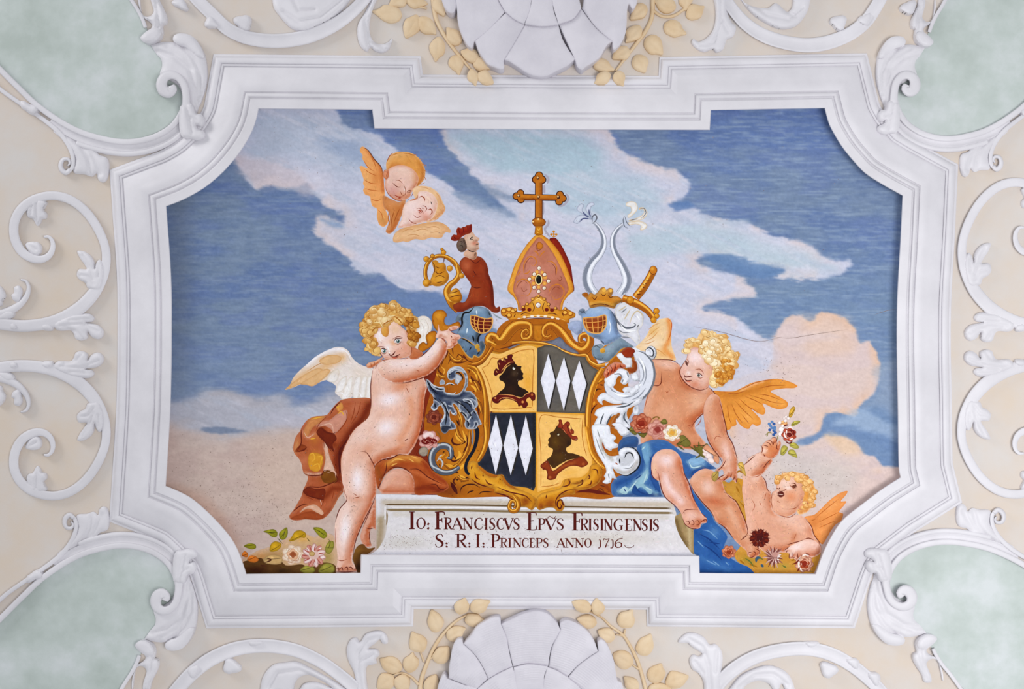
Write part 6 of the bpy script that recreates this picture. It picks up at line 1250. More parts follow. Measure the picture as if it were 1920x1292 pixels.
p.f('E', '1500,600 1600,640 1640,680 1560,740 1490,730', (196, 120, 80), [('e', SK3, 2, .5)])
p.f('E', '1085,480 1130,400 1200,370 1250,305 1330,310 1400,380 1452,430 1492,520 1512,620 1502,690 1450,722 1380,735 1300,745 1240,742 1190,722 1160,670 1118,610 1082,560', (237, 203, 190), [('b', 1150, 470, 80, 70, 20, (246, 236, 238), .9), ('b', 1440, 620, 60, 80, 0, (222, 158, 130), .85), ('b', 1330, 400, 60, 60, 0, (232, 196, 160), .7), ('b', 1300, 560, 50, 30, 10, (222, 158, 104), .6), ('b', 1240, 600, 40, 50, 30, (246, 232, 230), .8), ('b', 1210, 700, 50, 30, 0, (232, 196, 186), .7), ('e', (200, 122, 84), 2.4, .6), ('b', 1360, 660, 50, 40, 0, (218, 150, 124), .6)])
p.f('E', '1452,430 1490,415 1515,450 1512,520 1490,550 1470,500', (222, 160, 124), [('e', (160, 84, 54), 1.3, .6)])
for ex, ey, rx, ry, dg in ((1200, 648, 40, 24, 14), (1356, 538, 46, 26, -8)):
    p.o('E', ex, ey, rx, ry, (236, 232, 232), dg, [('e', (196, 160, 150), 1, .6)]); p.o('E', ex + 2, ey, ry * .78, ry * .86, (96, 128, 128)).o('E', ex + 2, ey, ry * .4, ry * .44, (26, 22, 22)).o('E', ex - 4, ey - 6, 5, 5, (246, 246, 246))
p.S('E', 1.7, (88, 34, 30), '1155,640 1190,618 1235,640', '1310,545 1335,510 1380,508 1414,502'); p.S('E', 1.2, (140, 70, 50), '1165,660 1200,682 1235,665', '1320,560 1360,572 1400,545', '1110,610 1160,600 1215,605', '1290,520 1350,490 1410,495')
p.S('E', 2.4, (104, 44, 34), '1252,672 1270,696 1300,690 1330,650', '1268,708 1320,716 1382,682'); p.S('E', 2.4, (196, 104, 84), '1285,722 1330,726 1372,702'); p.S('E', 2, (250, 246, 246), '1236,600 1262,650', '1250,655 1268,672')
p.S('E', 1.3, (150, 78, 50), '1085,570 1120,620 1160,675 1195,725', '1500,560 1510,640 1500,700', '1470,450 1490,500')
p.f('E', '1170,400 1190,370 1240,360 1255,420 1245,480 1215,492 1175,460', (220, 164, 80), [('e', (176, 112, 40), 1.3, .6)])
p.f('E', '1030,560 1060,500 1110,500 1120,545 1095,580 1050,590', (224, 172, 92), [('e', (180, 120, 50), 1.3, .5)])
p.curls('E', '965,400 985,310 1040,270 1045,190 1100,150 1210,118 1320,105 1400,180 1490,205 1550,290 1575,350 1560,560 1520,580 1480,430 1400,330 1300,280 1230,330 1130,370 1070,470 1090,600 1120,660 1050,670 1010,600', 64, 10, (190, 128, 56), (238, 202, 134), 3)
p.curls('E', '1040,270 1100,170 1210,140 1320,150 1300,240 1180,330 1080,400 1030,380', 10, 11, (212, 160, 92), (250, 230, 188), 8)
p.curls('E', '1440,300 1520,300 1565,400 1555,560 1500,480', 16, 9, (150, 86, 24), (214, 156, 70), 9)
p.S('E', 2.0, (178, 112, 40), '1060,440 1090,400 1140,380', '1180,360 1240,320 1300,300', '1300,250 1360,290 1420,360', '1440,290 1480,380 1500,460', '1040,500 1080,470', '1480,480 1530,520'); p.S('E', 1.6, (248, 226, 172), '1080,330 1150,330 1190,390', '1190,250 1200,320', '1260,260 1330,250', '1010,560 1040,620', '1120,200 1180,190'); p.done()
p = Coat('putto_hand', label='left putto\'s fingers at his shoulder')
p.f('E', '1005,800 1040,775 1100,760 1185,720 1160,770 1110,810 1060,840 1010,835', (226, 160, 118), [('e', (172, 98, 62), 1.3, .6)]); p.S('E', 1.1, (160, 88, 54), '1050,780 1060,830', '1090,765 1100,810'); p.done()
# ------------------------------------------------------------------ lower right putto (behind the right putto's legs)
p = Coat('putto_wing', label='orange wing of the small putto in the lower right corner')
p.f('P', '1490,600 1600,570 1680,500 1760,420 1850,350 1925,312 1975,305 1960,345 1900,420 1960,420 1940,460 1880,540 1925,560 1900,640 1840,682 1782,762 1742,832 1690,905 1640,852 1590,782 1545,690', (232, 158, 96), [('b', 1600, 650, 60, 80, 30, (206, 124, 66), .6), ('b', 1800, 470, 90, 40, -40, (238, 172, 112), .6), ('e', (212, 130, 66), 2, .4)])
p.S('P', 1.3, (190, 110, 52), '1600,620 1740,500 1880,390', '1640,660 1760,600 1880,540', '1650,720 1740,680 1840,640', '1560,640 1620,620'); p.done()
p = Coat('foliage_bed', label='ochre leaves and stems under the small putto on the right')
p.f('P', '700,1010 760,940 830,700 800,560 840,470 760,380 700,330 640,280 640,220 720,160 800,180 840,240 830,320 860,420 850,620 870,760 1000,900 1200,900 1260,980 1420,1000 1640,960 1675,1000 1600,1229! 930,1229! 860,1160 740,1100', (206, 152, 70), [('b', 740, 250, 70, 80, 0, (208, 146, 34), .8), ('b', 800, 560, 40, 160, 10, (222, 164, 66), .7), ('b', 850, 1080, 90, 50, 20, (164, 138, 50), .7), ('b', 1250, 1150, 90, 40, 0, (176, 160, 80), .6), ('b', 1050, 1180, 100, 30, 0, (190, 150, 70), .6)])
p.f('P', '540,170 640,210 720,170 850,420 880,780 820,660 700,430 590,330', (198, 148, 66), [('e', (170, 120, 46), 3, .4)])
p.S('P', 3, (168, 116, 26), '800,230 880,270 930,320', '830,290 890,330', '760,420 830,520 840,640', '720,250 760,330', '700,120 760,80 800,110', '1110,880 1180,820 1220,820', '1140,870 1230,850', '760,1080 820,1130', '860,1120 960,1160', '1340,1090 1420,1060'); p.S('P', 2.6, (110, 120, 60), '950,1080 990,1060 1030,1080', '820,1060 880,1100 920,1160', '1240,1140 1290,1170', '1480,1190 1580,1210'); p.S('P', 5, (70, 100, 120), '945,1110 955,1060 1000,1050', '1000,1130 1030,1160'); p.done()
p = Coat('putto_body', label='small putto reclining in the lower right corner with one arm raised')
p.f('N', '1512,640 1540,545 1600,462 1680,420 1730,402 1790,440 1850,500 1800,582 1742,652 1700,682 1762,742 1792,822 1782,900 1600,930 1530,780', (222, 170, 144), [('l', '1740,640 1800,560 1850,480', 20, (206, 126, 86), .7), ('b', 1640, 540, 60, 60, -40, (234, 198, 184), .7), ('e', (206, 136, 100), 2, .5)])
p.f('P', '790,260 830,120 900,140 990,122 1040,180 1072,270 1112,320 1122,480 1180,570 1300,602 1400,570 1490,602 1562,692 1592,792 1652,872 1678,932 1672,1002 1580,1052 1400,1082 1300,1002 1100,1002 1000,962 850,780 832,600 802,400', (222, 168, 142), [('b', 1000, 450, 120, 120, 0, (232, 190, 168), .7), ('b', 1150, 560, 60, 30, 30, (204, 128, 92), .6), ('b', 960, 620, 120, 90, 0, (228, 172, 146), .7), ('l', '1380,800 1340,900 1260,960', 30, (206, 134, 98), .7), ('b', 1450, 700, 120, 70, 20, (234, 192, 172), .7), ('l', '1070,280 1110,330 1115,470', 22, (208, 136, 100), .6), ('e', (206, 132, 96), 2.4, .5)])
p.S('P', 1.6, OL, '1000,125 1050,190 1075,290 1115,330', '1490,605 1565,695 1600,800 1660,890 1672,980', '1480,850 1540,835 1600,860', '800,20 860,-30 940,-100', '1020,60 1060,0 1120,-60', '1290,910 1380,885 1480,855'); p.S('P', 1.2, (176, 102, 72), '900,400 930,470 900,540', '980,420 1010,480', '880,150 960,140 1010,110', '1400,780 1370,850', '1060,320 1040,400')
p.f('P', '1262,975 1330,922 1400,890 1500,852 1600,862 1672,932 1662,1012 1560,1052 1470,1062 1440,1050 1420,1066 1380,1050 1362,1064 1322,1062 1318,1000', (232, 192, 176), [('b', 1400, 930, 60, 50, 0, (242, 220, 216), .8), ('e', (206, 136, 104), 1.8, .5)]); p.S('P', 1.5, OL, '1262,975 1320,930', '1320,1000 1320,1060 1345,1050', '1360,990 1365,1060 1385,1040', '1410,1000 1420,1062 1440,1045', '1450,1010 1455,1050', '1280,1000 1300,970')
p.f('O', '540,890 545,820 552,760 600,708 640,680 690,665 700,645 740,640 772,680 782,722 812,688 835,730 812,832 782,902 700,965 600,935', (222, 152, 112), [('b', 590, 850, 40, 50, 0, (240, 214, 202), .8), ('e', (176, 92, 58), 1.5, .6), ('b', 700, 820, 50, 60, 0, (206, 122, 76), .6)])
p.S('O', 1.4, (120, 46, 26), '700,660 710,640 760,650 770,700 730,720', '640,690 690,700 710,760', '610,710 660,730 690,780', '570,760 620,770 650,790', '545,770 560,820 545,880', '780,730 770,800 800,830', '720,760 730,700', '570,890 600,935'); p.done()
p = Coat('putto_head', label='small putto\'s upturned head with open mouth, lower right')
p.f('P', '1170,215 1190,150 1240,112 1320,92 1430,98 1525,150 1602,250 1622,340 1580,470 1515,545 1420,562 1400,400 1440,250 1330,150 1240,170', (230, 170, 98), [('b', 1540, 320, 70, 110, 0, (220, 148, 66), .8), ('e', (240, 196, 136), 2.2, .5)])
p.f('P', '1178,245 1210,182 1280,145 1380,150 1452,210 1486,300 1476,400 1436,480 1392,545 1300,592 1190,572 1128,500 1112,400 1130,320 1172,292', (226, 176, 150), [('b', 1280, 220, 70, 50, -20, (242, 214, 202), .8), ('b', 1340, 370, 70, 60, 0, (222, 146, 106), .8), ('b', 1180, 500, 60, 50, 0, (228, 172, 148), .6), ('b', 1310, 270, 40, 20, 0, (246, 228, 222), .8), ('e', (204, 126, 86), 2, .6)])
p.f('P', '1188,325 1215,305 1245,308 1265,350 1235,375 1205,372', (96, 36, 24)); p.S('P', 1.6, (236, 206, 190), '1195,340 1250,345'); p.S('P', 1.8, (110, 46, 30), '1175,270 1205,280 1215,260', '1240,300 1280,290 1285,275', '1340,215 1380,220 1405,265', '1345,240 1370,262 1400,270'); p.S('P', 1.3, (160, 84, 54), '1320,230 1350,260 1390,285', '1180,415 1215,435', '1290,510 1380,500 1420,470', '1190,570 1320,600 1400,550', '1130,320 1115,420 1135,510')
p.o('P', 1375, 250, 20, 14, (120, 70, 50)); p.f('P', '1420,492 1440,440 1500,415 1538,440 1532,480 1490,510 1440,518', (222, 150, 112), [('e', (160, 84, 54), 1.4, .6)]); p.S('P', 1.5, (110, 50, 34), '1470,460 1510,430 1520,470 1480,490')
p.curls('P', '1180,200 1240,115 1330,95 1430,100 1530,155 1605,260 1615,350 1580,460 1510,530 1450,540 1500,430 1490,280 1430,180 1330,130', 24, 8.0, (216, 152, 84), (246, 206, 146), 31)
p.S('P', 1.2, (216, 158, 92), '1190,190 1230,140 1290,130', '1250,130 1240,90 1290,100', '1330,110 1370,90 1410,110', '1420,110 1480,110 1510,150', '1450,160 1540,230 1570,330', '1500,250 1540,340 1520,440', '1470,370 1500,390 1480,420'); p.done()

# ------------------------------------------------------------------ right putto: head, arm, legs
p = Coat('putto_leg', label='right putto\'s lower leg trailing over the blue cloth')
p.f('P', '203,212 220,150 290,82 380,53 480,90 560,190 602,310 680,380 762,500 822,640 852,772 920,832 995,985 972,1032 900,1057 850,1032 838,982 770,922 700,852 600,722 500,652 450,552 360,452 290,352 240,292', (212, 150, 116), [('b', 400, 260, 80, 100, -20, (236, 202, 190), .85), ('b', 350, 110, 100, 40, 0, (212, 142, 100), .7), ('b', 480, 420, 140, 50, 10, (192, 104, 70), .7), ('l', '640,500 740,680 820,820', 40, (230, 184, 158), .7), ('b', 880, 920, 60, 60, 0, (226, 176, 150), .7), ('l', '300,380 450,560 620,740', 18, (200, 120, 84), .7), ('e', (192, 108, 72), 2, .5)])
p.S('P', 1.8, OL, '205,215 250,310 350,440 440,540 490,640', '500,650 600,720 700,850', '590,290 640,360 720,420 780,540 830,660 850,780 790,830', '770,860 850,800'); p.S('P', 1.4, (120, 50, 34), '850,1030 860,1000 900,990', '870,1050 905,1050 930,1020', '910,980 940,1000 935,1030', '930,950 985,980 975,1020', '940,900 980,960'); p.done()
p = Coat('putto_leg', label='right putto\'s pale bent leg hanging in front of the tablet')
p.f('N', '486,610 498,480 556,402 640,373 740,388 812,460 842,560 856,640 902,750 942,880 1002,1000 1052,1090 1114,1160 1108,1200 1052,1212 1032,1262 950,1268 880,1232 840,1150 820,1090 760,1010 650,922 600,832 582,735 540,720 505,672', (222, 166, 142), [('b', 660, 500, 90, 80, 0, (244, 222, 222), .9), ('l', '640,680 700,820 820,960', 44, (240, 210, 206), .9), ('l', '830,480 850,640 930,880 1000,1020', 26, (198, 112, 76), .8), ('b', 640, 410, 110, 30, 0, (218, 156, 118), .8), ('b', 800, 530, 40, 60, 0, (206, 126, 90), .7), ('b', 520, 600, 30, 90, 0, (236, 190, 150), .7), ('b', 950, 1120, 60, 50, 0, (238, 204, 194), .7), ('e', (196, 112, 78), 2, .5)])
p.S('N', 1.8, OL, '560,620 585,740 605,830 650,920 740,1000 820,1090', '840,560 860,650 920,780 960,920 1020,1040', '490,600 500,680 560,730'); p.S('N', 1.5, (120, 48, 34), '840,1100 870,1060 940,1050 1020,1050', '840,1150 870,1220 950,1268 1030,1260', '880,1190 905,1180 915,1215 885,1215', '925,1185 955,1175 965,1220 930,1225', '975,1185 1015,1178 1025,1220 985,1225', '1040,1200 1060,1180 1105,1165 1105,1200', '1050,1090 1110,1150'); p.done()
p = Coat('putto_arm', label='right putto\'s lowered arm and hand holding the garland')
p.f('N', '1075,-60 1100,-170 1170,-250 1245,-220 1280,-120 1300,0 1325,100 1342,200 1392,300 1432,420 1457,520 1452,640 1457,700 1442,754 1410,722 1380,692 1340,712 1300,734 1225,725 1250,690 1302,650 1282,602 1240,634 1207,614 1260,570 1292,500 1240,440 1180,370 1130,280 1100,180', (212, 152, 120), [('b', 1340, 400, 60, 130, -15, (240, 208, 200), .9), ('b', 1180, -60, 60, 120, 0, (214, 150, 116), .6), ('l', '1110,100 1150,280 1250,440 1290,510', 24, (196, 112, 76), .7), ('b', 1200, 150, 60, 80, 0, (226, 176, 146), .6), ('b', 1380, 620, 60, 60, 0, (234, 192, 178), .7), ('e', (196, 112, 78), 2, .5)])
p.S('N', 1.8, OL, '1250,-200 1290,-40 1325,110 1345,210 1400,310 1440,430 1458,540', '1100,160 1130,280 1190,380 1260,470 1290,540', '1210,615 1250,600 1290,560 1330,490', '1225,725 1260,690 1320,660', '1290,735 1340,690 1350,660', '1380,695 1390,650', '1410,722 1425,680', '1440,750 1455,700'); p.S('N', 1.2, (176, 98, 68), '1190,290 1220,230 1280,240', '1050,-20 1040,60 980,130'); p.done()
p = Coat('putto_hand', label='right putto\'s ruddy fingers gripping the shield edge')
p.f('K', '1055,500 1065,450 1100,395 1155,348 1232,308 1332,328 1384,358 1385,395 1350,404 1290,408 1222,472 1150,512 1090,556', (198, 100, 66), [('b', 1280, 350, 60, 30, 10, (222, 140, 100), .7), ('e', (130, 52, 28), 1.4, .7)]); p.S('K', 1.8, (112, 38, 22), '1100,400 1130,460 1110,520', '1150,355 1180,430 1160,490', '1220,320 1230,390 1200,470', '1290,370 1350,400', '1300,340 1310,390'); p.S('K', 1.6, (236, 168, 130), '1080,450 1095,490', '1160,390 1170,430', '1240,350 1245,390', '1120,420 1130,470'); p.done()
p = Coat('putto_head', label='right putto\'s curly head bowed to the left')
p.f('M', '628,410 632,330 650,275 700,258 760,268 790,215 880,195 960,212 1045,232 1068,290 1115,340 1142,400 1195,430 1202,500 1168,560 1168,640 1135,720 1085,772 1020,805 925,792 958,700 900,560 800,430 700,380 655,440', (228, 178, 106), [('b', 880, 300, 110, 60, 0, (244, 222, 180), .7), ('b', 1060, 620, 80, 110, 0, (214, 150, 62), .8), ('b', 930, 430, 70, 60, 0, (244, 224, 190), .7), ('e', (240, 206, 150), 2.2, .5)])
p.f('M', '640,505 662,430 722,370 800,388 862,460 912,560 962,660 974,722 902,792 870,832 790,848 690,812 608,742 566,650 580,590', (228, 188, 172), [('b', 740, 480, 90, 70, 20, (244, 226, 228), .85), ('b', 900, 660, 50, 70, 0, (226, 174, 136), .7), ('b', 740, 780, 60, 40, 0, (210, 132, 104), .8), ('b', 610, 640, 30, 60, 0, (222, 166, 150), .7), ('b', 665, 655, 20, 20, 0, (250, 240, 240), .9), ('b', 820, 740, 60, 40, 0, (234, 190, 174), .7), ('e', (196, 112, 82), 2.2, .6), ('b', 790, 620, 50, 20, 20, (214, 150, 120), .6)])
p.f('M', '925,750 950,690 985,670 1010,700 992,762 945,792', (224, 160, 130), [('e', (160, 84, 58), 1.4, .6)]); p.S('M', 1.3, (130, 60, 44), '950,740 980,700 985,750')
p.o('M', 790, 685, 36, 20, (228, 216, 212), 20).o('M', 780, 684, 15, 16, (92, 92, 84)); p.o('M', 645, 545, 14, 24, (120, 80, 70), -20)
p.S('M', 1.8, (96, 44, 38), '755,665 785,660 830,695', '630,510 640,550 660,585'); p.S('M', 1.2, (150, 84, 60), '740,618 800,615 842,672', '760,700 800,715 830,705', '640,500 665,520 668,560'); p.S('M', 2.2, (112, 46, 36), '612,668 630,700 660,700 712,690', '618,710 645,742 708,738'); p.S('M', 2, (206, 116, 92), '640,752 690,756')
p.S('M', 1.5, OL, '640,505 590,580 568,650 610,742 690,812 790,848 870,830 900,790')
p.curls('M', '635,410 635,330 655,280 760,275 800,220 890,205 1040,245 1110,350 1140,410 1190,440 1195,500 1160,640 1125,720 1020,795 940,780 965,690 920,560 860,440 780,370 700,350 655,420', 60, 10.5, (210, 154, 84), (246, 224, 176), 21)
p.curls('M', '800,380 900,300 1010,330 1020,440 960,540 900,520', 14, 11, (220, 176, 114), (252, 240, 214), 22)
p.curls('M', '1020,560 1120,520 1160,620 1100,740 1010,760', 16, 9, (184, 112, 40), (232, 178, 90), 23)
p.S('M', 1.4, (250, 232, 190), '800,400 860,440 880,510', '870,320 900,380', '1010,340 1050,420', '720,300 790,290', '1000,520 1040,570'); p.done()

# ------------------------------------------------------------------ flowers
def rose(name, label, tile, x, y, r, cols, seed=0, parent=None):
    """cols: outer petals, inner petals, heart, line"""
    co = Coat(name, parent, label)
    rn = random.Random(seed)
    n = 11
    def ring(rad, k, ph, col, line, bump=.16):
        t = np.linspace(0, 2 * math.pi, 48, endpoint=False)
        rr = rad * (1 - bump + bump * np.abs(np.sin((t * k + ph) / 2)) * 1.6)
        x0, y0, s_ = TILES[tile]
        e = np.stack([x0 + (x + rr * np.cos(t)) / s_, y0 + (y + rr * np.sin(t) * .92) / s_], 1)
        co.f(tile, '', col, [('e', line, 1.2, .55)], raw=e, mot=12)
    ring(r, n - 4, seed, cols[0], cols[3]); ring(r * .78, 6, seed + 1, cols[0], cols[3]); ring(r * .56, 5, seed + 2, cols[1], cols[3]); ring(r * .32, 4, seed, cols[2], cols[3])
    for k in range(9):
        a = rn.uniform(0, 6.28); q = rn.uniform(.3, .85) * r; d = rn.uniform(.5, 1.1)
        co.s(tile, ' '.join('%f,%f' % (x + q * math.cos(a + d * i / 3), y + q * .92 * math.sin(a + d * i / 3)) for i in range(4)), 1.3, cols[3] if k % 2 else tuple(min(255, c + 24) for c in cols[0]))
    return co
def leafs(co, tile, col, *txt):
    for t in txt:
        c_ = co if isinstance(co, Coat) else Coat('leaf', co)
        q = parse(tile, t)[0]; x0, y0, k = TILES[tile]
        m = ((q[0] + q[len(q) // 2]) / 2 - (x0, y0)) * k
        c_.f(tile, t, col, [('e', tuple(c * .66 for c in col), 1.4, .55), ('b', m[0] - 10, m[1] - 14, 30, 22, 30, tuple(min(255, c * 1.22) for c in col), .7)])
        a_, b_ = (q[0] - (x0, y0)) * k, (q[len(q) // 2] - (x0, y0)) * k
        c_.s(tile, '%f,%f %f,%f %f,%f' % (*a_, *((a_ + b_) / 2 + 4), *b_), 1.1, tuple(c * .6 for c in col))
        if c_ is not co: c_.done()
p = Coat('flower_bed', label='dark foliage and leaves along the lower left edge of the fresco')
p.f('G', '150,900 260,830 330,790 430,760 560,700 680,640 820,600 960,640 1080,600 1180,640 1190,1000 900,1020 200,1010', (206, 172, 132), [('e', (210, 178, 152), 9, .9), ('b', 500, 860, 120, 60, 0, (170, 132, 84), .8), ('b', 1100, 880, 60, 80, 0, (170, 150, 92), .8), ('b', 830, 660, 90, 40, 0, (226, 176, 90), .7), ('b', 350, 860, 80, 40, 0, (196, 140, 84), .7)])
p.f('G', '150,930 240,900 360,880 420,940 560,900 640,960 820,950 900,990 1050,930 1190,960 1200,1062! 186,1062!', (104, 74, 40), [('b', 300, 1010, 120, 40, 0, (70, 36, 18), .8), ('b', 600, 1020, 80, 30, 0, (60, 40, 20), .7), ('b', 1090, 980, 80, 50, 0, (140, 126, 56), .7), ('b', 880, 1010, 60, 30, 0, (130, 124, 50), .7)])
p.f('G', '1390,880 1430,760 1500,720 1560,770 1640,760 1560,830 1478,840 1478,1042! 1440,1042! 1400,930', (120, 82, 38), [('b', 1450, 980, 40, 60, 0, (50, 32, 26), .8), ('b', 1440, 800, 50, 50, 0, (150, 110, 50), .6)])
leafs(p, 'G', (150, 146, 44), '382,582 440,560 500,555 540,590 530,640 480,640 430,600', '570,660 560,600 600,560 645,535 658,590 640,650 600,675', '945,540 1010,535 1080,575 1100,630 1060,660 1000,620', '165,745 220,715 290,725 300,765 250,780')
leafs(p, 'G', (196, 156, 40), '455,800 470,720 520,690 585,720 570,770 510,805', '670,690 700,640 740,580 800,565 860,600 850,650 800,650 740,680'); leafs(p, 'G', (156, 150, 70), '1080,760 1120,690 1170,690 1175,760 1130,830 1090,820', '795,1020 850,970 940,975 960,1030 880,1050', '1000,1030 1080,940 1170,960 1180,1030 1100,1050')
leafs(p, 'G', (206, 172, 120), '380,890 450,850 540,845 600,880 580,940 480,950 400,930'); p.S('G', 2.4, (90, 50, 34), '400,930 470,900 420,880', '350,960 420,970'); leafs(p, 'G', (214, 126, 52), '140,850 170,800 210,830 200,870', '200,900 240,850 300,860 330,900 280,930')
p.S('G', 1.2, (90, 86, 30), '440,590 520,610', '600,660 630,560', '1000,560 1070,630', '1110,660 1135,700 1110,780', '540,650 600,720', '870,650 910,700', '960,780 1020,740')
p.done()
rose('rose', 'cream white rose at the left putto\'s feet', 'G', 715, 840, 118, [(236, 218, 198), (228, 184, 150), (166, 96, 62), (186, 140, 110)], 3).done()
co = Coat('peony', label='pink and white striped flower beside the cream rose')
for k in range(11):
    a = k * 2 * math.pi / 11 + .2
    co.o('G', 950 + 78 * math.cos(a), 850 + 74 * math.sin(a), 62, 34, (214, 156, 142) if k % 2 else (236, 214, 210), math.degrees(a), [('e', (150, 78, 70), 1.3, .6)])
    co.s('G', '%f,%f %f,%f' % (950 + 40 * math.cos(a), 850 + 40 * math.sin(a), 950 + 130 * math.cos(a + .1), 850 + 124 * math.sin(a + .1)), 2.2, (176, 96, 86))
co.o('G', 950, 845, 60, 50, (222, 190, 180)); co.o('G', 930, 830, 34, 30, (206, 176, 120), sh=[('e', (130, 90, 50), 1.4, .6)]); co.S('G', 1.6, (246, 238, 236), '870,760 900,800', '1000,780 1040,760', '1020,870 1070,880', '960,920 970,960', '940,770 950,810'); co.done()
rose('rose', 'dark russet rose between the left putto and the mantling', 'I', 270, 1140, 118, [(140, 74, 56), (164, 90, 66), (110, 46, 34), (96, 36, 24)], 5).done()
co = rose('peony', 'pale pink flower with a dark red heart beside the left putto\'s belly', 'J', 190, 200, 150, [(222, 176, 168), (206, 140, 130), (124, 34, 26), (150, 76, 66)], 23)
co.f('J', '95,130 150,80 230,75 275,120 255,165 190,150 130,175', (238, 214, 212), [('e', (190, 130, 124), 1.2, .6)]).f('J', '75,215 130,180 200,195 270,178 320,215 290,255 215,245 150,268 95,250', (122, 32, 24), [('e', (90, 16, 12), 1.2, .5)])
for k in range(8): co.o('J', 115 + k * 24, 218 + 16 * math.sin(k * 2.1), 7, 7, (222, 170, 150))
co.f('J', '60,330 130,300 180,340 160,430 90,440 40,390', (166, 152, 136), [('e', (110, 100, 90), 1.5, .6)]); co.S('J', 1.8, (140, 100, 50), '300,60 350,120 370,200', '330,240 380,260'); co.done()
rose('rose', 'russet rose on the right putto\'s lap garland, nearest the mantling', 'N', 375, 85, 118, [(204, 130, 100), (176, 84, 58), (146, 52, 34), (120, 44, 28)], 7).done()
rose('rose', 'dusty pink rose in the middle of the lap garland', 'N', 560, 155, 116, [(214, 160, 146), (190, 122, 112), (150, 66, 60), (160, 90, 80)], 9).done()
co = rose('anemone', 'white flower with a yellow heart on the lap garland', 'N', 722, 190, 98, [(240, 232, 222), (236, 206, 130), (222, 166, 70), (196, 160, 120)], 11); co.done()
gl = Coat('garland', label='green sprigs and small white blossom of the garland over the right putto\'s lap')
leafs(gl, 'N', (124, 116, 58), '770,320 820,270 800,230 850,215 890,250 930,300 920,340 860,350 830,330'); gl.S('N', 2.6, (104, 98, 44), '780,330 860,385', '900,330 960,370 1060,440', '980,480 1060,430'); gl = gl.done()
leafs(gl, 'N', (124, 116, 58), '960,330 1010,350 1020,290 1050,350 1110,310 1130,330 1070,380 1110,440 1080,470 1000,400', '590,70 640,30 670,80 620,95', '240,160 260,120 300,170 330,200 300,215', '330,190 400,200 440,190 400,245')
co = Coat('tendril', gl); co.S('N', 2.2, (134, 108, 44), '490,40 540,10 575,20 560,45'); co.done()
co = Coat('blossom', gl)
for x_, y_, r_ in ((1100, 390, 40), (1130, 450, 46), (1160, 500, 42), (1090, 430, 28)): co.o('N', x_, y_, r_, r_ * .7, (240, 224, 220), 30, [('e', (196, 150, 140), 1.2, .5)])
co.done()
leafs(gl, 'N', (222, 160, 126), '1070,370 1110,320 1180,380 1250,470 1240,540 1190,500 1180,440'); leafs(gl, 'N', (178, 150, 84), '1165,700 1180,640 1240,620 1240,690 1200,740'); leafs(gl, 'N', (206, 170, 90), '1460,540 1510,520 1540,600 1550,680 1500,620')
co = rose('carnation', 'dark red carnation beside the right putto\'s foot', 'P', 985, 835, 104, [(116, 44, 24), (100, 34, 20), (80, 24, 16), (70, 20, 12)], 13)
for k in range(22):
    a = k * .2856; co.s('P', '%f,%f %f,%f' % (985 + 60 * math.cos(a), 835 + 60 * math.sin(a), 985 + 122 * math.cos(a), 835 + 112 * math.sin(a)), 3.0, (122, 48, 26) if k % 2 else (92, 30, 18), taper=(0, .8))
co.done()
co = Coat('aster', label='mauve and white aster at the lower right edge of the fresco')
rn = random.Random(4)
for k in range(34):
    a = k * 2 * math.pi / 34 + rn.uniform(-.1, .1); q = rn.uniform(85, 135)
    co.s('P', '%f,%f %f,%f' % (1145, 1040, 1145 + q * math.cos(a), 1040 + q * 1.05 * math.sin(a)), 4.2, ((150, 100, 96), (206, 170, 160), (122, 70, 66))[k % 3], taper=(0, .7))
co.o('P', 1160, 1020, 40, 30, (196, 150, 140)); co.S('P', 2, (240, 226, 222), '1180,1050 1220,1040', '1180,1070 1210,1080', '1160,1090 1180,1110', '1190,1030 1230,1020'); co.done()
co = rose('rose', 'red and white rose by the small putto\'s hand', 'P', 1490, 1125, 100, [(222, 176, 150), (178, 88, 58), (150, 56, 36), (116, 40, 26)], 15); co.S('P', 3, (244, 234, 226), '1420,1090 1430,1160 1470,1210', '1460,1040 1500,1020 1540,1030', '1400,1080 1440,1120', '1440,1050 1420,1100'); co.S('P', 2.6, (126, 44, 30), '1350,1130 1400,1110 1440,1060', '1410,1210 1440,1160', '1500,1010 1550,1020'); co.done()
rose('rose', 'terracotta rosebud at the edge of the blue cloth', 'P', 640, 990, 78, [(212, 140, 106), (188, 104, 70), (150, 64, 36), (130, 56, 34)], 17).done()
co = Coat('bouquet', label='nosegay of a red rose and blue and white blossom held up by the small putto')
co.S('O', 1.6, (150, 140, 80), '780,620 790,680'); bq = co.done(); co = bq
leafs(co, 'O', (182, 172, 84), '985,450 1030,400 1110,390 1125,410 1060,455 1000,475', '830,900 840,800 880,760 935,790 920,850 870,910', '940,880 960,830 1030,830 1070,900 1080,945 1010,925', '960,760 1020,715 1080,750 1105,800 1040,810')
leafs(co, 'O', (206, 164, 70), '950,330 970,230 1020,175 1050,200 1020,290 980,345'); leafs(co, 'O', (236, 176, 120), '820,440 860,390 920,400 930,450 880,480')
co = Coat('blue_blossom', bq)
for x_, y_ in ((700, 410), (730, 440), (680, 470), (740, 490), (700, 500), (665, 530), (730, 540), (750, 570), (725, 600), (740, 520), (660, 440)): co.o('O', x_, y_, 24, 22, (66, 100, 160) if x_ % 20 else (104, 140, 186))
co.done(); co = Coat('white_blossom', bq)
for x_, y_, r_ in ((815, 420, 24), (840, 520, 40), (830, 590, 36), (900, 390, 24), (945, 355, 22), (910, 330, 18), (860, 470, 24), (880, 350, 16)): co.o('O', x_, y_, r_, r_, (246, 240, 238), sh=[('e', (206, 180, 170), 1, .5)])
co.S('O', 1.6, (150, 140, 80), '600,610 650,570 700,580', '620,630 640,590'); co.done()
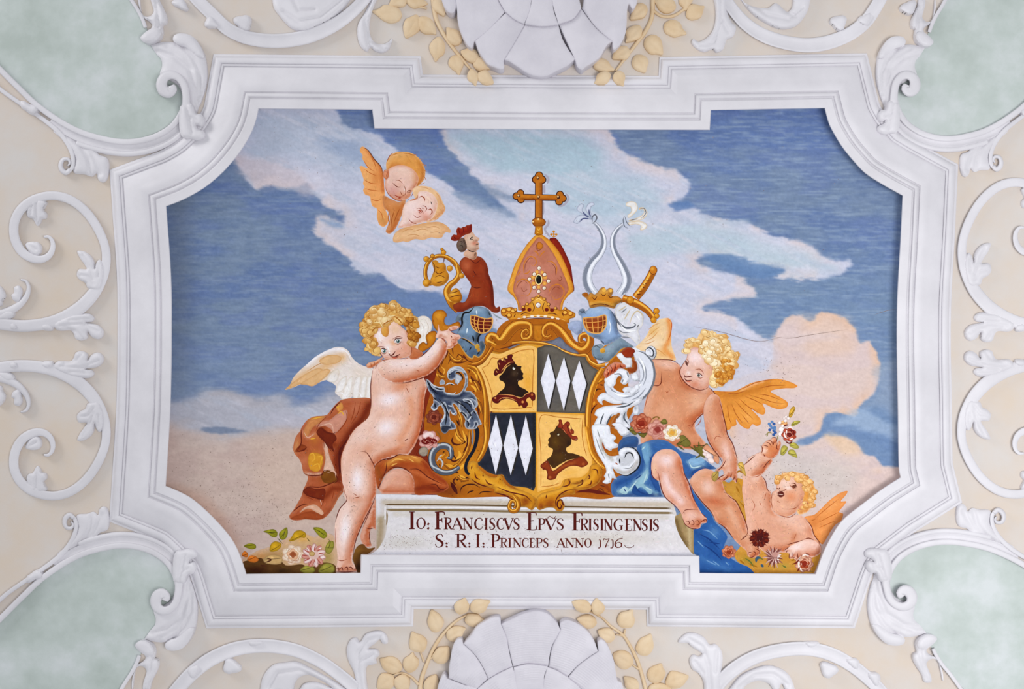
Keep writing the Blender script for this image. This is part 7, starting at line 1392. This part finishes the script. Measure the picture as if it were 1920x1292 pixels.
co = rose('rose', 'red rose in the raised nosegay', 'O', 955, 600, 108, [(196, 96, 70), (214, 150, 130), (124, 36, 22), (104, 26, 18)], 19, bq); co.S('O', 3, (248, 232, 226), '885,560 890,620 930,660', '930,500 980,490 1020,520', '920,530 910,590', '960,680 1020,650'); co.S('O', 2.4, (110, 28, 18), '870,480 900,460 950,450', '980,520 1030,560 1020,620', '900,700 960,730 1010,700', '930,540 980,540 1000,590 960,630 920,600'); co.done()

# ------------------------------------------------------------------ age: specks of lost paint and hairline cracks
rn = np.random.RandomState(11)
sp = Coat('age_specks', label='dark specks of lost paint scattered over the fresco')
def specks(x, y, rx, ry, n, r0=.35, r1=.95):
    for k in range(int(n * .7)):
        q = rn.randn(2) * .5
        cx, cy = x + q[0] * rx, y + q[1] * ry
        if not inside(INNER, np.array([(cx, cy)]))[0]: continue
        r = rn.uniform(r0, r1); a0 = rn.uniform(0, 6)
        sp._add(np.array([(cx + r * math.cos(a0 + i * 1.2566), cy + r * .8 * math.sin(a0 + i * 1.2566)) for i in range(5)]), [(0, 1, 2, 3, 4)], np.tile(np.array([(140., 120., 110.)]), (5, 1)) + rn.uniform(-25, 30), 1.0)
for a in ((440, 930, 70, 60, 260), (500, 960, 70, 50, 260), (350, 880, 50, 60, 90), (520, 870, 60, 60, 80), (1500, 900, 90, 50, 260), (1450, 700, 60, 30, 90), (1400, 850, 60, 60, 130), (1470, 780, 60, 40, 60), (760, 1015, 60, 16, 160), (1000, 1008, 260, 20, 220), (880, 985, 150, 20, 120),
          (680, 880, 60, 120, 170), (745, 720, 60, 60, 110), (660, 980, 20, 60, 90), (740, 660, 30, 30, 24), (1310, 720, 90, 70, 60), (1430, 960, 70, 60, 120), (1000, 500, 500, 250, 160), (560, 280, 140, 70, 60), (1200, 400, 300, 120, 70), (960, 830, 60, 80, 40), (1050, 830, 50, 80, 40), (1270, 900, 90, 80, 50)): specks(*a)
ob = sp.done(); ob['kind'] = 'stuff'
for t in ('1440,630 1480,634 1520,628 1560,622 1590,618', '1640,590 1665,582 1682,580', '1300,612 1350,622 1420,640 1460,634', '1052,1030 1054,1038'):
    cr_ = Coat('hairline_crack'); cr_.s('px', t, .8, (140, 120, 112)); cr_.done()
